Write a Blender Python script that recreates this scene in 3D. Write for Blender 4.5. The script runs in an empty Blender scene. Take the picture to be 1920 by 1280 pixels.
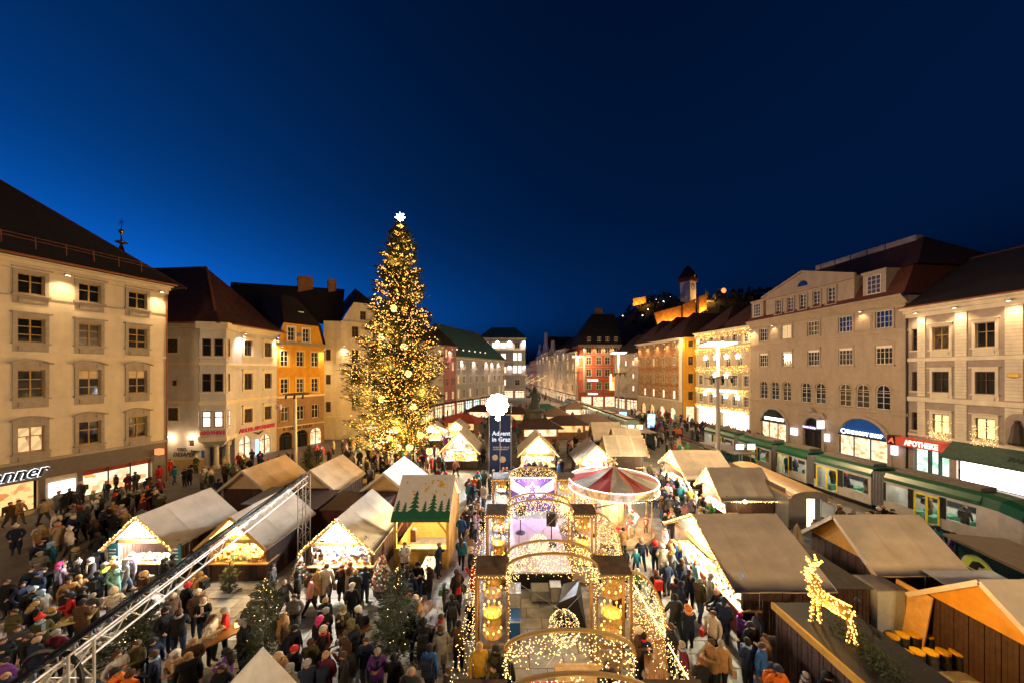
import bpy, bmesh, math, random
import numpy as np
from mathutils import Vector, Matrix
random.seed(7)
SC = bpy.context.scene
COL = SC.collection
R = math.radians
# ------------------------------------------------------------------ camera
CAMZ = 10.5
cd = bpy.data.cameras.new('camera'); cam = bpy.data.objects.new('camera', cd); COL.objects.link(cam)
cam.location = (0, 0, CAMZ); cam.rotation_euler = (R(90), 0, 0)
cd.lens = 12.0; cd.sensor_width = 36.0; cd.shift_y = 57/1920; cd.clip_end = 3000; cd.clip_start = 0.1
SC.camera = cam
# ------------------------------------------------------------------ sky at dusk: the sun has set to the left
w = bpy.data.worlds.new('World'); SC.world = w; w.use_nodes = True
nt = w.node_tree; bg = nt.nodes['Background']
sk = nt.nodes.new('ShaderNodeTexSky'); sk.sky_type = 'NISHITA'; sk.sun_disc = False
sk.sun_elevation = R(-3.2); sk.sun_rotation = R(-78); sk.ozone_density = 10; sk.dust_density = 0.1; sk.altitude = 400
def wmath(op, a, b=None):
    n = nt.nodes.new('ShaderNodeMath'); n.operation = op
    for i, q in enumerate((a, b)):
        if q is None: continue
        if isinstance(q, (int, float)): n.inputs[i].default_value = q
        else: nt.links.new(q, n.inputs[i])
    return n.outputs[0]
sc_ = nt.nodes.new('ShaderNodeSeparateColor'); nt.links.new(sk.outputs[0], sc_.inputs[0])
tcw = nt.nodes.new('ShaderNodeTexCoord'); sx_ = nt.nodes.new('ShaderNodeSeparateXYZ'); nt.links.new(tcw.outputs['Generated'], sx_.inputs[0])
low = wmath('POWER', wmath('MAXIMUM', wmath('SUBTRACT', 1.0, wmath('MULTIPLY', wmath('ABSOLUTE', sx_.outputs[2]), 2.2)), 0.0), 2.0)   # paler towards the horizon
dusk = wmath('MULTIPLY', wmath('MULTIPLY', wmath('POWER', sc_.outputs[2], 1.55), 7.8), wmath('ADD', 1.0, wmath('MULTIPLY', low, 2.0)))
cc_w = nt.nodes.new('ShaderNodeCombineColor'); nt.links.new(wmath('MULTIPLY', dusk, .004), cc_w.inputs[0]); nt.links.new(wmath('MULTIPLY', dusk, .20), cc_w.inputs[1]); nt.links.new(dusk, cc_w.inputs[2])
nt.links.new(cc_w.outputs[0], bg.inputs[0]); bg.inputs[1].default_value = 1.0
SC.view_settings.view_transform = 'Standard'; SC.view_settings.look = 'None'; SC.view_settings.gamma = 1
SC.view_settings.exposure = 0.0; SC.view_settings.use_curve_mapping = False
SC.cycles.sample_clamp_indirect = 3.0; SC.cycles.sample_clamp_direct = 0
SC.cycles.max_bounces = 5; SC.cycles.diffuse_bounces = 2; SC.cycles.glossy_bounces = 2; SC.cycles.transmission_bounces = 3
SC.cycles.caustics_reflective = False; SC.cycles.caustics_refractive = False
SC.cycles.use_denoising = True
# ------------------------------------------------------------------ surveying helpers: photo pixel -> place in the square
F_, HZ, CX = 640., 697., 960.
def gp(x, y, z=0.):
    Y = (CAMZ-z)*F_/(y-HZ); return ((x-CX)/F_*Y, Y)
class Fac:
    def __init__(s, p0, p1):
        s.p0, s.p1 = p0, p1; s.dx, s.dy = p1[0]-p0[0], p1[1]-p0[1]
        s.L = math.hypot(s.dx, s.dy); s.rz = math.atan2(s.dy, s.dx)
    def s(s, px):
        u = (px-CX)/F_; t = (u*s.p0[1]-s.p0[0])/(s.dx-u*s.dy); return t*s.L
    def z(s, px, py):
        t = s.s(px)/s.L; return CAMZ-(py-HZ)/F_*(s.p0[1]+t*s.dy)
# ------------------------------------------------------------------ materials
MATS = {}
def mat(name, col=(.5,.5,.5), rough=.7, metal=0., var=.12, scale=3., bump=0., emit=None, es=0., wave=None, spec=.4, samp=None, tiles=None):
    if name in MATS: return MATS[name]
    m = bpy.data.materials.new(name); m.use_nodes = True; t = m.node_tree; b = t.nodes['Principled BSDF']
    b.inputs['Roughness'].default_value = rough; b.inputs['Metallic'].default_value = metal
    b.inputs['Specular IOR Level'].default_value = spec
    c = (*col, 1); b.inputs['Base Color'].default_value = c
    tc = t.nodes.new('ShaderNodeTexCoord')
    if var > 0:
        n = t.nodes.new('ShaderNodeTexNoise'); n.inputs['Scale'].default_value = scale; n.inputs['Detail'].default_value = 6
        n.inputs['Roughness'].default_value = .65
        t.links.new(tc.outputs['Object'], n.inputs['Vector'])
        r = t.nodes.new('ShaderNodeMapRange'); r.inputs[1].default_value = .3; r.inputs[2].default_value = .7
        r.inputs[3].default_value = 1-var*1.6; r.inputs[4].default_value = 1+var
        t.links.new(n.outputs[0], r.inputs[0])
        v = t.nodes.new('ShaderNodeMix'); v.data_type = 'RGBA'; v.blend_type = 'MULTIPLY'; v.inputs[0].default_value = 1
        v.inputs[6].default_value = c; t.links.new(r.outputs[0], v.inputs[7]); t.links.new(v.outputs[2], b.inputs['Base Color'])
        if name.startswith(('stucco','canvas','roof_')):      # rain streaks and dirt
            mp = t.nodes.new('ShaderNodeMapping'); mp.inputs['Scale'].default_value = (.9,.9,.22) if name.startswith('stucco') else (1.2,.35,.35)
            n2 = t.nodes.new('ShaderNodeTexNoise'); n2.inputs['Scale'].default_value = 1.3; n2.inputs['Detail'].default_value = 5
            t.links.new(tc.outputs['Object'], mp.inputs[0]); t.links.new(mp.outputs[0], n2.inputs['Vector'])
            r2 = t.nodes.new('ShaderNodeMapRange'); r2.inputs[1].default_value = .35; r2.inputs[2].default_value = .7; r2.inputs[3].default_value = 1.03; r2.inputs[4].default_value = .87 if name.startswith('stucco') else .78
            t.links.new(n2.outputs[0], r2.inputs[0]); mm = t.nodes.new('ShaderNodeMath'); mm.operation = 'MULTIPLY'
            t.links.new(r.outputs[0], mm.inputs[0]); t.links.new(r2.outputs[0], mm.inputs[1]); t.links.new(mm.outputs[0], v.inputs[7])
        if bump > 0:
            bp = t.nodes.new('ShaderNodeBump'); bp.inputs['Strength'].default_value = bump; bp.inputs['Distance'].default_value = .05
            src = n.outputs[0]
            if tiles:
                wv = t.nodes.new('ShaderNodeTexWave'); wv.bands_direction = 'Z'; wv.inputs['Scale'].default_value = tiles
                wv.inputs['Distortion'].default_value = 1.0; wv.inputs['Detail Scale'].default_value = 4
                t.links.new(tc.outputs['Object'], wv.inputs['Vector']); src = wv.outputs[0]
                v2 = t.nodes.new('ShaderNodeMix'); v2.data_type = 'RGBA'; v2.blend_type = 'MULTIPLY'; v2.inputs[0].default_value = .5
                t.links.new(v.outputs[2], v2.inputs[6]); t.links.new(wv.outputs[0], v2.inputs[7]); t.links.new(v2.outputs[2], b.inputs['Base Color'])
            t.links.new(src, bp.inputs['Height']); t.links.new(bp.outputs[0], b.inputs['Normal'])
    if emit:
        b.inputs['Emission Color'].default_value = (*emit, 1); b.inputs['Emission Strength'].default_value = es
    if samp: m.cycles.emission_sampling = samp
    MATS[name] = m; return m
def emat(name, col, es, samp='AUTO', var=0., scale=4., col2=None):
    """something that gives off light: bulbs, lit panes, screens, shop interiors"""
    if name in MATS: return MATS[name]
    m = bpy.data.materials.new(name); m.use_nodes = True; t = m.node_tree; t.nodes.clear()
    o = t.nodes.new('ShaderNodeOutputMaterial'); e = t.nodes.new('ShaderNodeEmission')
    e.inputs[0].default_value = (*col, 1); e.inputs[1].default_value = es; t.links.new(e.outputs[0], o.inputs[0])
    if var > 0:
        tc = t.nodes.new('ShaderNodeTexCoord'); vo = t.nodes.new('ShaderNodeTexVoronoi'); vo.inputs['Scale'].default_value = scale
        vo.distance = 'CHEBYCHEV'
        t.links.new(tc.outputs['Object'], vo.inputs['Vector'])
        x = t.nodes.new('ShaderNodeMix'); x.data_type = 'RGBA'; x.inputs[6].default_value = (*col, 1); x.inputs[7].default_value = (*(col2 or (.3,.2,.1)), 1)
        sp = t.nodes.new('ShaderNodeSeparateColor'); t.links.new(vo.outputs['Color'], sp.inputs[0])
        r = t.nodes.new('ShaderNodeMapRange'); r.inputs[1].default_value = .45; r.inputs[2].default_value = .95; r.inputs[4].default_value = var
        t.links.new(sp.outputs[0], r.inputs[0]); t.links.new(r.outputs[0], x.inputs[0]); t.links.new(x.outputs[2], e.inputs[0])
    m.cycles.emission_sampling = samp; MATS[name] = m; return m
def objcol_mat(name, mode):
    m = bpy.data.materials.new(name); m.use_nodes = True; t = m.node_tree; b = t.nodes['Principled BSDF']
    b.inputs['Roughness'].default_value = .85; b.inputs['Specular IOR Level'].default_value = .2
    oi = t.nodes.new('ShaderNodeObjectInfo')
    if mode == 'coat':
        n = t.nodes.new('ShaderNodeTexNoise'); n.inputs['Scale'].default_value = 9; tc = t.nodes.new('ShaderNodeTexCoord')
        t.links.new(tc.outputs['Object'], n.inputs[0])
        r = t.nodes.new('ShaderNodeMapRange'); r.inputs[3].default_value = .6; r.inputs[4].default_value = 1.4; t.links.new(n.outputs[0], r.inputs[0])
        x = t.nodes.new('ShaderNodeMix'); x.data_type = 'RGBA'; x.blend_type = 'MULTIPLY'; x.inputs[0].default_value = 1
        t.links.new(oi.outputs['Color'], x.inputs[6]); t.links.new(r.outputs[0], x.inputs[7]); t.links.new(x.outputs[2], b.inputs['Base Color'])
        bp = t.nodes.new('ShaderNodeBump'); bp.inputs['Strength'].default_value = .6; bp.inputs['Distance'].default_value = .03
        t.links.new(n.outputs[0], bp.inputs['Height']); t.links.new(bp.outputs[0], b.inputs['Normal'])
    else:
        cr = t.nodes.new('ShaderNodeValToRGB'); cr.color_ramp.interpolation = 'CONSTANT'
        el = cr.color_ramp.elements; el[0].position = 0; el[0].color = (.012,.013,.016,1); el[1].position = .35; el[1].color = (.03,.05,.1,1)
        for p, c in ((.6,(.055,.05,.045,1)),(.75,(.02,.03,.06,1)),(.87,(.12,.09,.06,1)),(.94,(.09,.13,.2,1))):
            e = el.new(p); e.color = c
        t.links.new(oi.outputs['Random'], cr.inputs[0]); t.links.new(cr.outputs[0], b.inputs['Base Color'])
    MATS[name] = m; return m
# ------------------------------------------------------------------ mesh builder
class MB:
    def __init__(s): s.v = []; s.f = []; s.m = []
    def add(s, vs, fs, mi=0):
        o = len(s.v); s.v += [tuple(p) for p in vs]
        for f in fs: s.f.append(tuple(o+i for i in f)); s.m.append(mi)
        return s
    def quad(s, a, b, c, d, mi=0): return s.add([a,b,c,d], [(0,1,2,3)], mi)
    def box(s, x0, x1, y0, y1, z0, z1, mi=0):
        return s.add([(x0,y0,z0),(x1,y0,z0),(x1,y1,z0),(x0,y1,z0),(x0,y0,z1),(x1,y0,z1),(x1,y1,z1),(x0,y1,z1)],
            [(3,2,1,0),(4,5,6,7),(0,1,5,4),(1,2,6,5),(2,3,7,6),(3,0,4,7)], mi)
    def cb(s, c, d, mi=0): return s.box(c[0]-d[0]/2,c[0]+d[0]/2,c[1]-d[1]/2,c[1]+d[1]/2,c[2]-d[2]/2,c[2]+d[2]/2,mi)
    def bar(s, a, b, t, t2=None, mi=0):
        a, b = Vector(a), Vector(b); d = (b-a).normalized(); up = Vector((0,0,1)) if abs(d.z) < .95 else Vector((0,1,0))
        x = d.cross(up).normalized()*t/2; y = d.cross(x).normalized()*(t2 or t)/2
        return s.add([a-x-y,a+x-y,a+x+y,a-x+y,b-x-y,b+x-y,b+x+y,b-x+y],
            [(3,2,1,0),(4,5,6,7),(0,1,5,4),(1,2,6,5),(2,3,7,6),(3,0,4,7)], mi)
    def tube(s, pts, r, n=6, mi=0, caps=True):
        P = [Vector(p) for p in pts]; rr = r if isinstance(r, (list, tuple)) else [r]*len(P); o = len(s.v)
        for i, p in enumerate(P):
            d = (P[min(i+1,len(P)-1)]-P[max(i-1,0)]).normalized(); up = Vector((0,0,1)) if abs(d.z) < .95 else Vector((1,0,0))
            x = d.cross(up).normalized(); y = d.cross(x).normalized()
            for k in range(n):
                a = 2*math.pi*k/n; s.v.append(tuple(p+(x*math.cos(a)+y*math.sin(a))*rr[i]))
        for i in range(len(P)-1):
            for k in range(n):
                s.f.append((o+i*n+k,o+i*n+(k+1)%n,o+(i+1)*n+(k+1)%n,o+(i+1)*n+k)); s.m.append(mi)
        if caps:
            s.f.append(tuple(o+k for k in range(n))[::-1]); s.m.append(mi)
            e = o+(len(P)-1)*n; s.f.append(tuple(e+k for k in range(n))); s.m.append(mi)
        return s
    def lathe(s, prof, n=12, c=(0,0,0), mi=0, a0=0., a1=2*math.pi):
        o = len(s.v); full = abs(a1-a0-2*math.pi) < 1e-6; m = n if full else n+1
        for r, z in prof:
            for k in range(m):
                a = a0+(a1-a0)*k/n; s.v.append((c[0]+r*math.cos(a), c[1]+r*math.sin(a), c[2]+z))
        for i in range(len(prof)-1):
            for k in range(n):
                k2 = (k+1) % m; s.f.append((o+i*m+k,o+i*m+k2,o+(i+1)*m+k2,o+(i+1)*m+k)); s.m.append(mi)
        return s
    def ball(s, c, r, n=6, m=4, mi=0, sq=(1,1,1)):
        prof = [(max(1e-4, math.sin(math.pi*i/m)), -math.cos(math.pi*i/m)) for i in range(m+1)]
        o = len(s.v); s.lathe([(r*a, r*b) for a, b in prof], n, (0,0,0), mi)
        for i in range(o, len(s.v)):
            x, y, z = s.v[i]; s.v[i] = (c[0]+x*sq[0], c[1]+y*sq[1], c[2]+z*sq[2])
        return s
    def octa(s, c, r, mi=0):
        x, y, z = c
        return s.add([(x+r,y,z),(x,y+r,z),(x-r,y,z),(x,y-r,z),(x,y,z+r),(x,y,z-r)], [(0,1,4),(1,2,4),(2,3,4),(3,0,4),(1,0,5),(2,1,5),(3,2,5),(0,3,5)], mi)
    def prism(s, poly, y0, y1, mi=0):      # polygon in xz, counter-clockwise seen from -y
        n = len(poly); s.add([(x,y0,z) for x,z in poly]+[(x,y1,z) for x,z in poly],
            [tuple(range(n)), tuple(range(2*n-1,n-1,-1))]+[(i,i+n,(i+1)%n+n,(i+1)%n) for i in range(n)], mi); return s
    def slab(s, poly, z0, z1, mi=0):       # polygon in xy
        n = len(poly); s.add([(x,y,z0) for x,y in poly]+[(x,y,z1) for x,y in poly],
            [tuple(range(n-1,-1,-1)), tuple(range(n,2*n))]+[(i,(i+1)%n,(i+1)%n+n,i+n) for i in range(n)], mi); return s
    def sheet(s, a, b, c, d, t, mi=0):     # thick quad, thickness t along the normal downwards
        a,b,c,d = map(Vector,(a,b,c,d)); n = (b-a).cross(d-a).normalized()*t
        return s.add([a,b,c,d,a-n,b-n,c-n,d-n],[(0,1,2,3),(7,6,5,4),(0,4,5,1),(1,5,6,2),(2,6,7,3),(3,7,4,0)],mi)
    def mesh(s, name, mats, smooth=False):
        me = bpy.data.meshes.new(name); me.from_pydata(s.v, [], s.f)
        if not isinstance(mats, (list, tuple)): mats = [mats]
        for q in mats: me.materials.append(q)
        if len(mats) > 1: me.polygons.foreach_set('material_index', s.m)
        if smooth: me.polygons.foreach_set('use_smooth', [True]*len(s.f))
        me.update(); return me
    def build(s, name, mats, parent=None, loc=(0,0,0), rz=0., smooth=False, label=None, kind=None):
        return link(name, s.mesh(name, mats, smooth), parent, loc, rz, label, kind)
def link(name, data, parent=None, loc=(0,0,0), rz=0., label=None, kind=None):
    o = bpy.data.objects.new(name, data); COL.objects.link(o); o.parent = parent; o.location = loc; o.rotation_euler = (0,0,rz)
    if label: o['label'] = label
    if kind: o['kind'] = kind
    return o
def tag(o, label=None, cat=None, group=None, kind=None):
    if label: o['label'] = label
    if cat: o['category'] = cat
    if group: o['group'] = group
    if kind: o['kind'] = kind
    return o
def empty(name, loc, rz=0., label=None, cat=None, group=None):
    o = link(name, None, None, loc, rz); o.empty_display_size = .2; return tag(o, label, cat, group)
def copy_tree(o, parent=None):
    c = o.copy(); COL.objects.link(c); c.parent = parent
    for ch in o.children: copy_tree(ch, c)
    return c
def lamp(kind, loc, power, col=(1,.75,.45), parent=None, size=.15, aim=None, angle=70, blend=.7, name='light'):
    d = bpy.data.lights.new(name, kind); d.energy = power; d.color = col
    if kind == 'AREA': d.size = size
    else: d.shadow_soft_size = size
    if kind == 'SPOT': d.spot_size = R(angle); d.spot_blend = blend
    o = bpy.data.objects.new(name, d); COL.objects.link(o); o.parent = parent; o.location = loc
    if aim is not None: o.rotation_euler = Vector(aim).to_track_quat('-Z', 'Y').to_euler()
    return o
def text(body, size, m, parent, loc, rot, depth=.03, bold=0., name='lettering', shear=0., width=None):
    c = bpy.data.curves.new('lettering', 'FONT'); c.body = body; c.size = size; c.extrude = depth; c.offset = bold; c.shear = shear
    c.align_x = 'CENTER'; c.align_y = 'CENTER'; c.resolution_u = 2
    t = bpy.data.objects.new('tmp', c); COL.objects.link(t); dg = bpy.context.evaluated_depsgraph_get()
    me = bpy.data.meshes.new_from_object(t.evaluated_get(dg)); bpy.data.objects.remove(t)
    me.materials.clear(); me.materials.append(m); o = link(name, me, parent, loc); o.rotation_euler = rot
    if width:
        xs = [v.co.x for v in me.vertices]; k = width/max(.01, max(xs)-min(xs)); o.scale = (k, 1, 1)
    return o
TX = (R(90), 0, 0)
# ================================================================== materials in use
stucco_cream = mat('stucco_cream', (.62,.54,.42), .85, var=.06, scale=1.6, bump=.15)
stucco_trim = mat('stucco_trim', (.36,.31,.27), .85, var=.12, scale=2.)
stucco_white = mat('stucco_white', (.58,.56,.58), .85, var=.08, scale=1.2, bump=.1)
stucco_pale = mat('stucco_pale', (.72,.64,.5), .85, var=.08, scale=1.5)
stucco_yellow = mat('stucco_yellow', (.72,.36,.035), .85, var=.1, scale=1.5)
stucco_brown = mat('stucco_brown', (.36,.22,.12), .85, var=.12, scale=2.)
stucco_sand = mat('stucco_sand', (.52,.42,.28), .9, var=.14, scale=1.4, bump=.3)
stucco_stone = mat('stucco_stone', (.40,.32,.235), .9, var=.07, scale=2.2, bump=.35)
stucco_taupe = mat('stucco_taupe', (.36,.30,.25), .9, var=.12, scale=2.)
stucco_red = mat('stucco_red', (.5,.1,.05), .85, var=.1, scale=1.)
stucco_rust = mat('stucco_rust', (.33,.16,.07), .9, var=.15, scale=1.2)
stucco_ornate = mat('stucco_ornate', (.5,.33,.17), .9, var=.2, scale=3.)
stucco_pink = mat('stucco_pink', (.5,.22,.2), .9, var=.1)
stucco_grey = mat('stucco_grey', (.45,.44,.45), .9, var=.1)
roof_red = mat('roof_red', (.13,.042,.026), .9, var=.3, scale=3., bump=.6, tiles=9)
roof_dark = mat('roof_dark', (.035,.026,.026), .9, var=.3, scale=3., bump=.6, tiles=9)
roof_green = mat('roof_green', (.05,.13,.13), .7, var=.2, scale=2.)
copper = mat('copper_sheet', (.28,.1,.05), .5, .3)
white_paint = mat('white_paint', (.75,.72,.66), .5, var=.05)
oak_paint = mat('oak_paint', (.38,.24,.09), .6, var=.15)
brown_paint = mat('brown_paint', (.10,.045,.025), .6, var=.15)
dark_paint = mat('dark_paint', (.02,.02,.022), .5, var=.1)
glass = mat('window_glass', (.012,.014,.018), .06, var=.0, spec=.9)
glass_curtain = mat('curtained_glass', (.075,.062,.05), .15, var=.5, scale=5.)
dim_room = emat('dim_room_glass', (.5,.26,.09), .22, 'NONE', .9, 2.5, (.05,.03,.02))
lit_warm = emat('lit_window_warm', (1,.68,.32), 1.0, 'NONE', .7, 3., (.8,.42,.12))
lit_white = emat('lit_window_white', (1,.86,.7), 2.0, 'NONE', .4, 3., (1,.6,.3))
shop_glow = emat('shop_interior_glow', (1,.8,.52), 1.5, 'AUTO', 1., 2.6, (.9,.35,.1))
shop_warm = emat('shop_interior_warm', (1,.58,.22), 1.4, 'AUTO', .8, 2.5, (.5,.12,.02))
shop_cool = emat('shop_interior_cool', (.85,1,.88), 1.6, 'AUTO', .8, 3., (.15,.5,.3))
bulb = emat('bulb_warm', (1,.62,.22), 7, 'NONE')
bulb_gold = emat('bulb_gold', (1,.46,.08), 7.5, 'NONE')
bulb_white = emat('bulb_white', (1,.88,.66), 10, 'NONE')
bulb_cold = emat('bulb_cold', (.8,.9,1), 60, 'NONE')
sign_white = emat('sign_white', (.9,.95,1), 3, 'NONE')
sign_amber = emat('sign_amber', (1,.8,.35), 4, 'NONE')
steel = mat('steel', (.5,.5,.5), .35, .9, var=.1)
grey_metal = mat('grey_metal', (.3,.3,.3), .5, .5)
black_metal = mat('black_metal', (.015,.015,.017), .5, .2)
WARM = (1,.66,.32)
# ================================================================== ground
paving = mat('stone_paving', (.15,.135,.12), .75, var=.22, scale=.8, bump=.1)
slabm = mat('slab_stone', (.29,.27,.25), .7, var=.2, scale=2.5, bump=.12)
asphalt = mat('asphalt', (.075,.065,.06), .7, var=.25, scale=1.2, bump=.2)
g = MB(); g.box(-700,700,-60,1200,-1,0); ground = g.build('ground', paving); tag(ground, 'grey stone paving of the town square', None, None, 'structure')
# large slabs with open joints, one object each near the camera, the rest joined
SL_W, SL_D = 1.25, .62
slabs = []
for j in range(0, 30):
    for i in range(-16, 15):
        x = i*SL_W+(.62 if j % 2 else 0); y = 6.2+j*SL_D
        if abs(x)/y > 1.7: continue
        slabs.append((x, y))
protos = []
for k in range(4):
    b = MB(); t = .010+.001*k; hw, hd = SL_W/2-.008, SL_D/2-.008
    b.add([(-hw,-hd,-.02),(hw,-hd,-.02),(hw,hd,-.02),(-hw,hd,-.02),(-hw+.01,-hd+.01,t),(hw-.01,-hd+.01,t),(hw-.01,hd-.01,t),(-hw+.01,hd-.01,t)],
        [(4,5,6,7),(0,1,5,4),(1,2,6,5),(2,3,7,6),(3,0,4,7)])
    protos.append(b.mesh('paving_slab', mat('slab_stone_%d' % k, tuple(c*(.85+.1*k) for c in (.36,.34,.31)), .65, var=.2, scale=2.5)))
def open_floor(x, y):
    return (-16 < x < -2 and 10 < y < 16.8) or (-.2 < x < 9.3 and 8 < y < 16)
near = [s for s in slabs if open_floor(*s)]
near.sort(key=lambda s: s[1]); near = near[:300]; ns = set(near)
for x, y in near: link('paving_slab', random.choice(protos), ground, (x, y, .004))
b = MB(); hw, hd = SL_W/2-.008, SL_D/2-.008
for x, y in slabs:
    if (x, y) not in ns: b.box(x-hw, x+hw, y-hd, y+hd, -.02, .012)
b.build('paving_slab', slabm, ground, kind='stuff')
# tram street with rails
def ribbon(pts, wid, z, m, name):
    b = MB()
    for (x0,y0),(x1,y1) in zip(pts, pts[1:]): b.quad((x0-wid,y0,z),(x0+wid,y0,z),(x1+wid,y1,z),(x1-wid,y1,z))
    return b.build(name, m)
trk = [(31.5,2),(30.3,12),(29.3,20),(28.2,30),(27.3,45),(26.4,60),(24.8,75),(22.3,92),(18.6,112),(12,160),(7,260)]
def track_x(y):
    for (x0,y0),(x1,y1) in zip(trk, trk[1:]):
        if y0 <= y <= y1: return x0+(x1-x0)*(y-y0)/(y1-y0)
    return trk[-1][0]
rd = ribbon([(x+1.6,y) for x,y in trk], 4.2, .008, asphalt, 'tram_street'); tag(rd, kind='structure', label='dark tram street along the right-hand facades')
for dx in (-.75,.72,2.6,4.1):
    ribbon([(x+dx,y) for x,y in trk], .05, .016, steel, 'rail').parent = rd
# ================================================================== facade kit
def wall_mesh(b, W, H, holes, rev=.22, z0=0., arch=True, mi=0, seg=8):
    """front wall at y=0 with openings (s0,s1,z0,z1,arched) and reveals going in"""
    xs = sorted({0., W, *[h[0] for h in holes], *[h[1] for h in holes]}); zs = sorted({z0, H, *[h[2] for h in holes], *[h[3] for h in holes]})
    xs = [x for x in xs if 0 <= x <= W]; zs = [z for z in zs if z0 <= z <= H]
    for i in range(len(xs)-1):
        run = None
        for j in range(len(zs)-1):
            cx, cz = (xs[i]+xs[i+1])/2, (zs[j]+zs[j+1])/2
            solid = not any(h[0] < cx < h[1] and h[2] < cz < h[3] for h in holes)
            if solid: run = zs[j] if run is None else run
            if run is not None and (not solid or j == len(zs)-2):
                top = zs[j+1] if solid else zs[j]
                b.quad((xs[i],0,run),(xs[i+1],0,run),(xs[i+1],0,top),(xs[i],0,top), mi); run = None
    for h in holes:
        a, c, l, t = h[:4]
        ar = len(h) > 4 and h[4]
        if ar:
            r = (c-a)/2; mx_ = (a+c)/2; zc = t-min(r, ar if ar is not True else r); k = (t-zc)/r
            P = [(mx_-r*math.cos(math.pi*q/seg), zc+r*k*math.sin(math.pi*q/seg)) for q in range(seg+1)]
            for q in range(seg):
                (xa,za),(xb,zb) = P[q], P[q+1]
                b.quad((xa,0,za),(xb,0,zb),(xb,0,t),(xa,0,t), mi); b.quad((xa,0,za),(xa,rev,za),(xb,rev,zb),(xb,0,zb), mi)
            b.quad((a,0,l),(a,rev,l),(a,rev,zc),(a,0,zc), mi); b.quad((c,rev,l),(c,0,l),(c,0,zc),(c,rev,zc), mi)
        else:
            b.quad((a,0,l),(a,rev,l),(a,rev,t),(a,0,t), mi); b.quad((c,rev,l),(c,0,l),(c,0,t),(c,rev,t), mi); b.quad((a,0,t),(a,rev,t),(c,rev,t),(c,0,t), mi)
        b.quad((a,0,l),(c,0,l),(c,rev,l),(a,rev,l), mi)
WC = {}; WRND = random.Random(5)
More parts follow.
